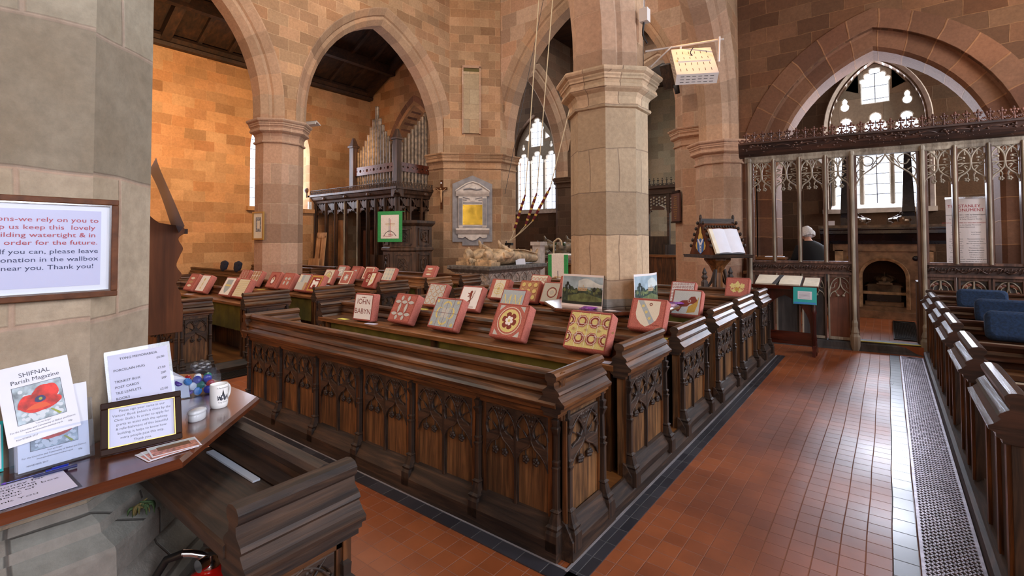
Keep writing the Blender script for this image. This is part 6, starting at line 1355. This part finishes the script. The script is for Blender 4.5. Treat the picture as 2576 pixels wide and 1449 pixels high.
m.ovals([((0, 0, 2.68), (.015, 0, 0), (0, .015, 0)), ((.01, -.01, 2.78), (.025, 0, 0), (0, .02, 0)), ((0, -.01, 2.88), (.035, 0, 0), (0, .025, 0)), ((0, 0, 2.93), (.03, 0, 0), (0, .02, 0)), ((0, 0, 3.0), (.04, 0, 0), (0, .025, 0)), ((0, 0, 3.03), (.015, 0, 0), (0, .015, 0))], c, 8); m.ball((-.012, -.01, 3.06), .025, c, 8, 6)
for s in (-1, 1): m.tube([(s*.03, 0, 3.0), (s*.08, 0, 3.02), (s*.14, .01, 3.07)], .01, c, 5)
m.box(-.02, .02, -.0, .01, 3.2, 3.24, 'paper'); m.build('figure', t, 'pale carved figure')
t = thing('framed_print', 'small gilt-framed engraving on the pinkish pillar', 'picture', (-9.66, 4.68, 1.92), PI/4); t.location = (-9.70, 4.76, 1.93); t.rotation_euler = (0, 0, math.radians(10))
t.location = (-9.92, 4.62, 1.93)
m = MB(); frame(m, .34, .56, .03, .03, 'frame_gilt'); m.build('frame', t); m = MB(); m.box(-.145, .145, -.012, 0, -.255, .255, 'paper_warm'); m.box(-.075, .085, -.014, -.012, -.12, .17, 'engraving'); m.box(-.03, .05, -.015, -.014, -.06, .1, 'paper_warm'); m.build('print', t)
t = thing('text_board', 'brown wooden board with gold lettering on the tower pier right of the cream pillar', 'board', (-3.625, 10.6, 2.35), math.radians(-12)); t.location = (-3.63, 10.7, 2.35); t.rotation_euler = (0, 0, math.radians(-45))
t.location = (-3.66, 10.70, 2.35)
m = MB(); m.box(-.19, .19, -.04, -.005, -.32, .3, 'plaque_brown'); m.box(-.16, .16, -.045, -.0, .3, .36, 'frame_dark'); m.box(-.21, .21, -.05, -.005, -.34, -.31, 'frame_dark'); m.build('board', t)
m = MB(); 
for i in range(11): m.geo(text(['TO THE', 'GLORY', 'OF GOD', 'AND IN', 'MEMORY', 'OF THE MEN', 'OF TONG', 'WHO FELL', 'IN THE', 'GREAT', 'WAR'][i], .036, 'CENTER'), Tr(0, -.042, .22-.048*i) @ FACE_Y, 'gold_paint')
m.build('lettering', t, recalc=False)
# ================================================================ TOMBS
def tomb(label, x0, x1, y0, y1, z, slab, side, eff, heads, card=False):
    t = thing('tomb', label, 'tomb', ((x0+x1)/2, y0, 0)); hw = (x1-x0)/2; Ln = y1-y0
    m = MB(); R4 = lambda d, z: [(-hw-d, -d, z), (hw+d, -d, z), (hw+d, Ln+d, z), (-hw-d, Ln+d, z)]
    m.loft([R4(d, q) for d, q in [(-.1, z-.16), (-.08, z-.15), (-.06, z-.12), (-.01, z-.09), (0, z-.08), (0, z-.02), (-.01, z)]], slab, False); m.build('slab', t, 'dark moulded top slab')
    m = MB(); m.loft([R4(d, q) for d, q in [(.04, 0), (.04, .12), (-.06, .2), (-.12, .22), (-.12, z-.15)]], side, False); m.build('chest', t)
    m = MB(); h0, h1 = .3, z-.2
    for (axis, a, b, off) in (('y', -hw+.14, hw-.14, .12-.002), ('x', .14, Ln-.14, hw-.12+.002)):
        n = max(2, round((b-a)/.3)); s = (b-a)/n
        for i in range(n):
            u = a+s*(i+.5); P_ = (lambda du, zz, o=0: (u+du, off-o, zz)) if axis == 'y' else (lambda du, zz, o=0: (off+o, u+du, zz))
            for sg in (-1, 1): m.tube([P_(sg*s*.46, h0, .01), P_(sg*s*.46, h1-.14, .012), P_(sg*s*.4, h1-.06, .015), P_(sg*s*.2, h1-.01, .015), P_(0, h1+.03, .012)], .014, side, 5); m.tube([P_(sg*s*.3, h0+.05, .01), P_(sg*s*.32, h1-.2, .01), P_(sg*s*.1, h1-.1, .01)], .009, side, 4)
            m.ovals([(P_(0, h0, .02), (.05, .03, 0) if axis == 'y' else (.03, .05, 0), (0, 0, .0) if False else ((.03, 0, 0) if axis == 'x' else (0, .03, 0))), (P_(0, h0+.25, .03), (.06, 0, 0) if axis == 'y' else (0, .06, 0), (0, .03, 0) if axis == 'y' else (.03, 0, 0)), (P_(0, h0+.36, .02), (.03, 0, 0) if axis == 'y' else (0, .03, 0), (0, .02, 0) if axis == 'y' else (.02, 0, 0))], side, 8)
            m.ball(P_(0, h0+.4, .03), .03, side, 8, 5)
    m.build('side_tracery', t, 'carved niches with small figures')
    for i, dx in enumerate(heads):
        m = MB(); m.T = Tr(dx, Ln*.5-.0, z) @ Rz(PI/2); effigy(m, Sc(1, 1.1, 1.4), eff, .98 if Ln < 2.3 else 1.0)
        if i == 0:
            random.seed(8); 
            for k in range(14): x = -.95+.07*k; m.ball((x, -.2-.06*random.random()*(1), .06+.05*random.random()), (.06, .05, .07), eff, 6, 5)
        m.build('effigy', t)
    return t
tomb('pale alabaster tomb with a bearded knight effigy lying below the marble tablet', -8.1, -6.82, 8.05, 10.3, 1.06, 'tomb_stone', 'tomb_pale', 'alabaster', (-.28, .32))
tomb('farther dark tomb with effigies and a wreath, behind the pale alabaster one', -9.0, -7.25, 12.0, 14.3, 1.2, 'tomb_stone', 'alabaster_dark', 'alabaster_dark', (-.4, .4))
t = thing('wreath', 'dark green wreath lying on the farther tomb effigies', 'wreath', (-7.75, 12.4, 1.5)); m = MB(); random.seed(1)
for k in range(40): a = k*.7; m.ball((.12*cos(a)+random.uniform(-.03, .03), .12*sin(a), .02*sin(k)+.03*random.random()), (.035, .03, .03), 'poinsettia', 5, 4)
m.build('foliage', t)
t = thing('name_card', 'small white card standing on the edge of the pale alabaster tomb', 'card', (-6.9, 9.3, 1.06), AX-.3); m = MB(); m.T = Rx(-.2); m.box(-.14, .14, -.002, .002, 0, .14, 'paper'); m.build('card', t)
t = thing('hoop_handle', 'pale hoop standing beside the farther tomb', 'hoop', (-6.98, 11.1, 0)); m = MB(); m.tube([(-.15, 0, 0), (-.15, 0, 1.45), (-.1, 0, 1.62), (0, 0, 1.68), (.09, 0, 1.6), (.1, 0, 1.5)], .022, 'rope_pale', 8); m.box(-.25, .1, -.1, .1, 0, .04, 'oak_x'); m.build('frame', t)
t = thing('stone_stub', 'short pale stone shaft at the foot of the bell ropes', 'stone post', (-7.45, 10.85, 0)); m = MB(); m.box(-.12, .12, -.12, .12, 0, 1.5, 'marble_white'); m.box(-.16, .16, -.16, .16, 1.5, 1.6, 'marble_white'); m.build('shaft', t)
t = thing('rope_hook', 'dark iron rope hook on a post between the tablet and the ropes', 'hook', (-8.28, 10.62, 0)); m = MB(); m.box(-.02, .02, -.02, .02, 0, 1.5, 'oak_z'); m.box(-.11, .11, -.05, .05, 1.5, 1.57, 'iron'); m.tube([(-.1, 0, 1.57), (-.1, 0, 1.62)], .015, 'iron', 6); m.build('post', t)
# bell ropes, tied back together
def rope(label, top, s0, s1, end):
    t = thing('bell_rope', label, 'bell rope'); m = MB(); m.tube([top, s0], .012, 'rope_pale', 6); m.tube([s1, ((s1[0]+end[0])/2, s1[1], (s1[2]+end[2])/2-.03), end], .01, 'rope_pale', 6); m.build('rope', t)
    n = 18; a = Vector(s0); b = Vector(s1); m = MB()
    for k in range(n):
        r = .034 if 1 < k < n-1 else .022; m.tube([a+(b-a)*(k/n), a+(b-a)*((k+1)/n)], r, 'rope_yellow' if k % 3 == 2 else 'rope_red', 8)
    m.build('sally', t, 'maroon and yellow woollen grip'); return t
E0 = (-7.70, 9.9, 1.62)
rope('bell rope with a maroon and yellow grip, leftmost of the three', (-6.64, 9.9, 9.0), (-7.2, 9.9, 2.78), (-7.55, 9.9, 1.9), E0)
rope('bell rope with a maroon and yellow grip, middle of the three', (-6.2, 9.9, 9.0), (-6.85, 9.9, 2.79), (-7.2, 9.9, 2.0), E0)
rope('bell rope with a maroon and yellow grip, rightmost and most slanted of the three', (-4.6, 9.9, 9.0), (-6.45, 9.9, 2.91), (-6.98, 9.9, 2.11), E0)
t = thing('bell_rope', 'thin dark cord rising to the left past the tower window', 'bell rope'); m = MB(); m.tube([(-6.7, 10.4, 8.9), (-8.25, 10.4, 2.9)], .007, 'lead', 5); m.build('rope', t)
# green edged fall on the front desk of the nave
t = thing('reading_desk', 'small desk with a green-edged white fall in front of the tombs', 'desk', (-4.85, 7.85, 0)); m = MB(); m.box(-.25, .25, -.1, .3, 0, 1.2, 'oak_light_z'); m.add([(-.28, -.14, 1.2), (.42, -.14, 1.16), (.42, .34, 1.3), (-.28, .34, 1.34)], [(0, 1, 2, 3)], 'oak_light_x'); m.build('desk', t)
m = MB(); m.box(-.22, -.14, -.16, -.145, .82, 1.36, 'banner_green'); m.box(.13, .21, -.16, -.145, .82, 1.36, 'banner_green'); m.box(-.14, .13, -.158, -.145, .82, 1.36, 'banner_white'); m.box(-.22, .21, -.15, .2, 1.35, 1.37, 'banner_white'); m.box(-.01, 0, -.162, -.158, .88, 1.06, 'ink_navy'); m.box(-.08, .08, -.162, -.158, .94, .95, 'k_gold'); m.build('fall', t)
# ================================================================ LECTERN AND BOOK DESK
t = thing('lectern', 'gabled carved oak lectern with an open Bible and a painted blue shield', 'lectern', (-2.17, 8.2, 0), math.radians(52))
m = MB(); m.lathe([(.22, 0), (.22, .08), (.1, .16), (.075, .3), (.075, 1.1), (.12, 1.2), (.2, 1.3), (.2, 1.36)], 'oak_light_z', 8, smooth=False)
for s in (-1, 1): m.box(s*.24-.035, s*.24+.035, -.035, .035, 0, .95, 'oak_dark_z'); m.loft([[(s*.24+a*sx, a*sy, z) for sx, sy in ((-1, -1), (1, -1), (1, 1), (-1, 1))] for a, z in [(.04, .95), (.02, .99), (.035, 1.03), (.018, 1.07), (.026, 1.1), (.004, 1.18)]], 'oak_dark_z', False); m.tube([(s*.22, 0, .85), (s*.12, 0, .95), (s*.06, 0, 1.1)], .02, 'oak_dark_z', 6); m.tube([(s*.1, -.05, .6), (s*.12, -.08, .9), (s*.08, -.06, 1.15)], .03, 'oak_dark_z', 7)
m.box(-.3, .3, -.12, .12, 0, .06, 'oak_dark_x'); m.build('stem', t)
m = MB(); G = [(-.3, 1.38), (.3, 1.38), (.05, 1.88), (-.05, 1.88)]       # gable in the y-z plane, ridge along x
m.ext(G, 'x', -.3, .3, 'board_brown'); m.ext([(-.36, 1.34), (.36, 1.34), (.39, 1.39), (-.39, 1.39)], 'x', -.36, .36, 'oak_dark_x'); m.build('gabled_desk', t)
m = MB(); m.box(-.31, .31, -.02, .02, 1.88, 1.96, 'oak_dark_x')
for s in (-1, 1):
    m.ball((s*.3, 0, 1.98), (.025, .025, .045), 'oak_dark_x', 6, 5)
    for q in range(5): m.ball((s*.305, -.07-.045*q, 1.89-.09*q), (.02, .03, .03), 'oak_dark_x', 6, 5); m.ball((s*.305, .07+.045*q, 1.89-.09*q), (.02, .03, .03), 'oak_dark_x', 6, 5)
for q in range(11): m.ball((-.25+.05*q, -.085, 1.83), (.022, .02, .025), 'oak_dark_x', 6, 4)
m.build('carved_ridge', t)
m = MB(); sh = [(-.1, .14), (-.1, -.02), (-.08, -.1), (0, -.16), (.08, -.1), (.1, -.02), (.1, .14), (.05, .11), (0, .14), (-.05, .11)]
F = Tr(-.304, -.0, 1.53) @ FACE_X @ Sc(-.85, .85, 1)
def LP(pts, mat, k): m.geo(([(u, v, -.001*k) for u, v in pts], [list(range(len(pts)))]), F, mat)
LP(circ(0, -.0, .15, 12, .12), 'gold_paint', 0); LP(bulge([(-.07, .12), (.07, .12), (.03, .24), (0, .36), (-.03, .24)], .01), 'gold_paint', 1); LP(sh, 'shield_blue', 2); LP([(-.09, .12), (-.05, .12), (0, .05), (.05, .12), (.09, .12), (.025, 0), (.025, -.13), (-.025, -.13), (-.025, 0)], 'paper', 3)
for z in (.0, -.06, -.1): LP(circ(0, z, .012, 8), 'ink_navy', 4)
m.build('painted_arms', t, 'painted blue and gold arms')
t2_ = thing('bible', 'large open Bible lying on the sloping lectern', 'book', (-2.17, 8.2, 0), math.radians(52)); m = MB(); sl = math.atan2(.5, .25); M = Tr(0, -.325, 1.4) @ Rx(sl)
m.T = M; n = 8
for s in (-1, 1):
    top = [(s*.24*i/n, .028+.022*sin(PI*min(1, (i/n)*1.15))) for i in range(n+1)]
    pr_ = [(u, z) for u, z in top]+[(s*.24, .0), (0, .0)]
    m.ext([(u, z) for u, z in pr_], 'y', .01, .42, 'paper', False)
m.box(-.26, .26, 0, .43, -.012, 0, 'leather'); m.box(-.28, -.22, .0, .42, .0, .04, 'paper_warm'); m.build('pages', t2_)
t = thing('book_desk', 'red-brown arched reading desk standing before the carved screen', 'desk', (-1.19, 8.03, 0))
m = MB(); 
m.geo(plate(tuple([(-.37, 0), (-.37, .9), (.37, .9), (.37, 0), (.33, 0)]+[(u, z) for u, z in arch_pts(-.33, .3, .35, .82, 8, 0, .22)][::-1]+[(-.33, .0)]), (), .03), Tr(0, .02, 0) @ FACE_Y, 'mahogany_z')
for s in (-1, 1): m.lathe([(.03, .0), (.035, .03), (.02, .06), (.025, .2), (.035, .22), (.022, .3), (.026, .56), (.036, .6), (.026, .64), (.024, .9)], 'mahogany_z', 10, (s*.35, -.02)); m.ext([(-.16, 0), (.26, 0), (.24, .05), (.08, .2), (.02, .22), (-.05, .12)], 'x', s*.35-.02, s*.35+.02, 'mahogany_z')
m.box(-.35, .35, .0, .04, .12, .3, 'mahogany_x'); m.build('frame', t)
m = MB(); m.T = Tr(0, -.12, .92) @ Rx(.32); m.box(-.42, .42, 0, .42, 0, .025, 'mahogany_x'); m.box(-.42, .42, -.015, 0, 0, .05, 'mahogany_x'); m.build('sloping_top', t)
BD = Tr(-1.19, 8.03-.12, .92) @ Rx(.32)
t = thing('memorial_book', 'large open book with cream pages and a dark ribbon on the red-brown desk', 'book'); m = MB(); m.T = BD
m.box(-.4, .2, .02, .38, .026, .034, 'slot_dark')
for x0, x1 in ((-.38, -.11), (-.07, .19)): m.box(x0, x1, .04, .37, .034, .056, 'paper_warm')
m.add([(-.16, .02, .058), (-.1, .02, .058), (-.04, .38, .058), (-.1, .38, .058)], [(0, 1, 2, 3)], 'slot_dark'); m.build('pages', t)
t = thing('memorial_book', 'smaller lined cream book at the right of the red-brown desk', 'book'); m = MB(); m.T = BD; m.box(.23, .41, .04, .34, .026, .045, 'paper_warm')
for i in range(8): m.box(.25, .39, .07+.033*i, .073+.033*i, .045, .0455, 'engraving')
m.build('pages', t)
t = thing('folder', 'turquoise plastic folder with a white label hanging on the red-brown desk', 'folder', (-.93, 7.86, .72)); m = MB(); m.T = Rx(-.12); m.box(-.14, .14, -.012, 0, 0, .235, 'teal_plastic'); m.box(-.13, .13, -.016, -.012, .005, .03, 'blue_light'); m.build('sleeve', t)
m = MB(); m.T = Rx(-.12); m.box(-.085, .085, -.014, -.012, .07, .18, 'paper'); 
for i in range(5): m.box(-.07, .06, -.0145, -.014, .155-.017*i, .158-.017*i, 'ink_navy')
m.build('label', t)
# ================================================================ HEATER ON THE BIG PILLAR
def heater(label, loc, M0):
    t = thing('radiant_heater', label, 'heater', loc); m = MB(); m.T = M0; w, l, h = .22, .27, .065
    m.box(-w, w, -l, l, -h, h, 'white_paint')
    for s in (-1, 1):
        for i in range(6):
            for j in (0, 1, 2): m.box(-w+.045+.062*i, -w+.085+.062*i, s*(l+.0005)-.0005, s*(l+.0005)+.0005, -.04+.035*j, -.034+.035*j, 'slot_dark')
        for i in range(7):
            for j in (0, 1, 2): m.box(s*(w+.0005)-.0005, s*(w+.0005)+.0005, -l+.05+.07*i, -l+.09+.07*i, -.04+.035*j, -.034+.035*j, 'slot_dark')
    for i in range(6):
        for j in range(4): m.box(-w+.05+.065*i, -w+.056+.065*i, -l+.06+.12*j, -l+.11+.12*j, h, h+.001, 'slot_dark')
    m.box(-w*.8, w*.8, -.02, .02, h, h+.012, 'white_paint'); m.build('casing', t)
    return t
t = heater('white slotted heater box hanging from a bracket on the cream pillar, its top glowing orange', (-1.457, 4.76, 3.29), Sc(.85, .85, .85) @ Rz(.5) @ Rx(math.radians(50)))
m = MB(); m.tube([(-.56, .0, .3), (.3, .12, .27)], .012, 'white_paint', 6); 
for s in (-.16, .27): m.tube([(s, .06, .285), (s-.02, .1, .02)], .012, 'white_paint', 6)
m.tube([(-.5, 0, .1), (-.25, .02, .29)], .009, 'white_paint', 6); m.tube([(0, .02, .22), (-.03, 0, .15), (.02, .05, .09)], .006, 'rubber', 6); m.build('bracket', t).scale = (.85, .85, .85)
t = thing('junction_box', 'small grey cable box at the top right edge of the cream pillar', 'box', (-1.8, 4.52, 3.735)); m = MB(); m.box(-.08, .0, -.04, .04, 0, .13, 'white_paint'); m.tube([(-.05, 0, 0), (-.06, 0, -.12), (-.03, .03, -.2)], .01, 'rubber', 6); m.tube([(-.05, 0, .13), (-.05, 0, .6)], .006, 'white_paint', 6); m.build('casing', t)
# ================================================================ ROOD SCREEN AND STALLS BEYOND THE CROSSING
t = thing('chancel_screen', 'dark pierced chancel screen far behind the cream pillar', 'screen', (-6.2, 15.7, 0))
m = MB(); m.box(-2.9, 2.6, -.06, .06, 3.15, 3.4, 'screen_dark'); m.box(-2.9, 2.6, -.16, .06, 3.34, 3.44, 'screen_dark'); m.build('beam', t)
m = MB()
for k in range(38): x = -2.8+.145*k; m.tube([(x, -.1, 3.42), (x, -.1, 3.62)], .016, 'iron', 4); m.ball((x, -.1, 3.6), (.05, .015, .015), 'iron', 5, 3); m.ball((x, -.1, 3.66), .022, 'iron', 5, 4); m.tube([(x-.06, -.1, 3.5), (x, -.1, 3.44), (x+.06, -.1, 3.5)], .012, 'iron', 4)
m.build('cresting', t)
for k in range(9):
    x = -2.85+.68*k; m = MB(); m.box(x-.04, x+.04, -.05, .05, 0, 3.2, 'screen_dark'); m.build('post', t)
    if k < 8 and k != 4: m = MB(); m.box(x, x+.68, -.02, .02, 0, 1.5, 'screen_dark'); m.build('dado', t)
    if k < 8:
        m = MB(); H = [tuple(circ(x+.1+.095*i, 3.05-.1*j-(.0 if i % 2 else .05), .034, 8)) for i in range(6) for j in range(3 if i in (1, 2, 3, 4) else 5)]
        m.geo(plate([(x+.04, 3.15), (x+.04, 2.5), (x+.12, 2.68), (x+.36, 2.8), (x+.6, 2.68), (x+.64, 2.5), (x+.64, 3.15)], H, .03), FACE_Y, 'screen_dark'); m.build('pierced_head', t)
t = thing('choir_stall', 'dark choir stalls below the distant chancel screen, a pale blue cloth on top', 'stall', (-5.6, 13.6, 0)); m = MB(); m.box(-1.2, 1.2, -.04, .04, 0, 1.15, 'oak_z'); m.box(-1.25, 1.25, -.12, .1, 1.15, 1.22, 'oak_light_x'); m.box(.5, .56, .1, 1.2, 0, 1.5, 'oak_dark_z'); m.box(-.5, .5, .6, .66, 0, 1.75, 'oak_dark_z'); m.box(.9, 1.3, .5, .56, 0, 1.75, 'mahogany_z'); m.build('desk_front', t); m = MB(); m.box(-.75, -.35, -.1, .05, 1.222, 1.27, 'card_lilac'); m.build('cloth', t)
t = thing('parclose_screen', 'tall dark screen panels behind the choir stalls, pierced tracery on top', 'screen', (-5.9, 19.0, 0)); m = MB()
for x in (-.6, -.2, .2, .6, 1.0): m.box(x-.03, x+.03, -.03, .03, 0, 3.3, 'organ_wood')
m.box(-.6, .25, -.02, .02, 0, 2.6, 'screen_dark'); m.box(-.6, 1.0, -.04, .04, 1.5, 1.56, 'organ_wood'); m.box(.25, 1.0, -.015, .015, 0, 1.6, 'mahogany_z'); m.build('frame', t)
for x in (-.6, -.2, .2, .6): m = MB(); m.geo(cuspgrid(.36, .6, 3), Tr(x+.02, 0, 2.7) @ FACE_Y, OM); m.build('pierced_head', t)
# far wall cupboards by the north wall behind pews: floor of aisle fittings
t = thing('light_switch', 'small white switch box on the organ screen edge', 'switch', (-14.22, 8.15, 2.55)); m = MB(); m.box(0, .05, -.05, .05, 0, .3, 'white_plastic'); m.box(.05, .055, -.02, .02, .08, .2, 'strip_white'); m.build('plate', t)
t = thing('wall_floodlight', 'small floodlight edge showing right of the pinkish pillar top', 'lamp', (-10.25, 5.9, 4.3)); m = MB(); m.T = Rz(.3) @ Rx(-.5); m.box(-.16, .16, -.02, .14, 0, .02, 'white_paint'); m.box(-.16, .16, -.02, 0, -.08, .02, 'white_paint'); m.build('housing', t)
t = thing('spotlight', 'small black spotlight under the arch between the cream pillar and the tower pier', 'lamp', (-3.4, 10.0, 4.75)); m = MB(); m.T = Rx(.5); m.lathe([(.05, -.1), (.06, .08), (.04, .09)], 'rubber', 12); m.tube([(0, 0, 0), (0, .2, .1)], .012, 'rubber', 6); m.box(-.3, -.1, .1, .3, .0, .5, 'oak_dark_z'); m.build('housing', t)
# ================================================================ LIGHT AND CAMERA
def area(name, loc, rot, sx, sy, power, col=(1, .96, .9)):
    l = bpy.data.lights.new(name, 'AREA'); l.shape = 'RECTANGLE'; l.size = sx; l.size_y = sy; l.energy = power; l.color = col
    o = bpy.data.objects.new(name, l); COL.objects.link(o); o.location = loc; o.rotation_euler = rot; return o
R90 = PI/2
for i, y in enumerate((-3.2, .4, 4.0, 7.6)): area('daylight_south', (3.75, y, 3.3), (0, R90, 0), 2.6, 1.5, 215, (1, .99, .97))
area('daylight_west', (-6.3, -5.9, 5.2), (R90, 0, PI), 3.6, 4.4, 620, (1, .97, .93))
area('daylight_west_aisle', (.5, -5.9, 3.2), (R90, 0, PI), 1.8, 2.6, 170, (1, .98, .95))
for y in (0, 3.5, 7): area('nave_fill', (-3.2, y, 7.9), (0, math.radians(62), 0), 1.2, 1.6, 80, (1, .95, .88))  # soft fill added high in the nave; no windows built there
for y in (1.5, 5.5): area('nave_fill', (-9.4, y, 7.9), (0, math.radians(-62), 0), 1.2, 1.6, 70, (1, .95, .88))
area('daylight_chapel', (-.17, 13.75, 3.9), (-R90, 0, 0), 1.6, 3.2, 640, (.93, .96, 1))
area('chapel_fill', (3.9, 12, 4), (0, R90, 0), 2.4, 1.6, 150, (1, .93, .84))  # unseen fill added to brighten the dark chapel; no window stands here
area('daylight_transept', (-12.3, 18.3, 5.0), (-R90, 0, 0), 2.2, 4.2, 260, (.95, .97, 1))
area('daylight_tower', (-6.2, 13.8, 8.8), (0, 0, 0), 2.5, 2.5, 130, (1, .96, .9))
area('daylight_chancel', (-6.2, 22.7, 4.2), (-R90, 0, 0), 2.6, 5, 260, (.97, 1, .97))
area('daylight_north', (-14.8, 7.3, 3.9), (0, -R90, 0), 2.4, 1.7, 120, (.95, .97, 1))
def lamp(loc, power, col, r=.12, to=None):
    l = bpy.data.lights.new('aisle_lamp', 'SPOT' if to else 'POINT'); l.energy = power; l.color = col; l.shadow_soft_size = r
    o = bpy.data.objects.new('aisle_lamp', l); COL.objects.link(o); o.location = loc
    if to: l.spot_size = math.radians(125); l.spot_blend = .6; o.rotation_euler = (Vector(to)-Vector(loc)).to_track_quat('-Z', 'Y').to_euler()
    return o
OR = (1, .6, .27)
lamp((-10.7, 4.2, 4.5), 420, OR, .15, (-14.3, 4.0, 4.6)); lamp((-10.7, 1.5, 4.4), 330, OR, .15, (-14.3, 1.5, 4.4)); lamp((-10.9, 7.2, 4.3), 90, OR, .15, (-14.3, 8.3, 3.9))
lamp((-6.5, 6.0, 7.6), 120, (1, .8, .56), .3); lamp((-6.5, 1.5, 7.6), 90, (1, .8, .56), .3)
o = lamp((-1.3, 4.45, 4.35), 60, (1, .45, .12), .04, (-1.47, 4.78, 3.3)); o.data.spot_size = math.radians(34)
lamp((1.4, 8.2, 5.2), 40, (1, .85, .66), .3)
w = bpy.data.worlds.new('World'); bpy.context.scene.world = w; w.use_nodes = True
w.node_tree.nodes['Background'].inputs[0].default_value = (.93, .96, 1, 1); w.node_tree.nodes['Background'].inputs[1].default_value = 2.2
cam = bpy.data.cameras.new('Camera'); co = bpy.data.objects.new('Camera', cam); COL.objects.link(co); bpy.context.scene.camera = co
FX = 1228.; cam.sensor_width = 36; cam.lens = FX/2576*36; cam.clip_start = .05; cam.clip_end = 200
yaw, pitch, roll = math.radians(37.6), math.atan(33/FX), math.radians(-.14)
fw = Vector((-sin(yaw)*cos(pitch), cos(yaw)*cos(pitch), sin(pitch))); rt = Vector((cos(yaw), sin(yaw), 0)); up = rt.cross(fw)
r2 = rt*cos(roll)+up*sin(roll); u2 = -rt*sin(roll)+up*cos(roll)
co.matrix_world = Matrix(((r2.x, u2.x, -fw.x, 0), (r2.y, u2.y, -fw.y, 0), (r2.z, u2.z, -fw.z, 1.6), (0, 0, 0, 1)))
cam.shift_y = -(724.5-575)/2576
sc = bpy.context.scene; sc.view_settings.view_transform = 'Standard'; sc.view_settings.look = 'None'; sc.view_settings.gamma = 1; sc.view_settings.exposure = .34
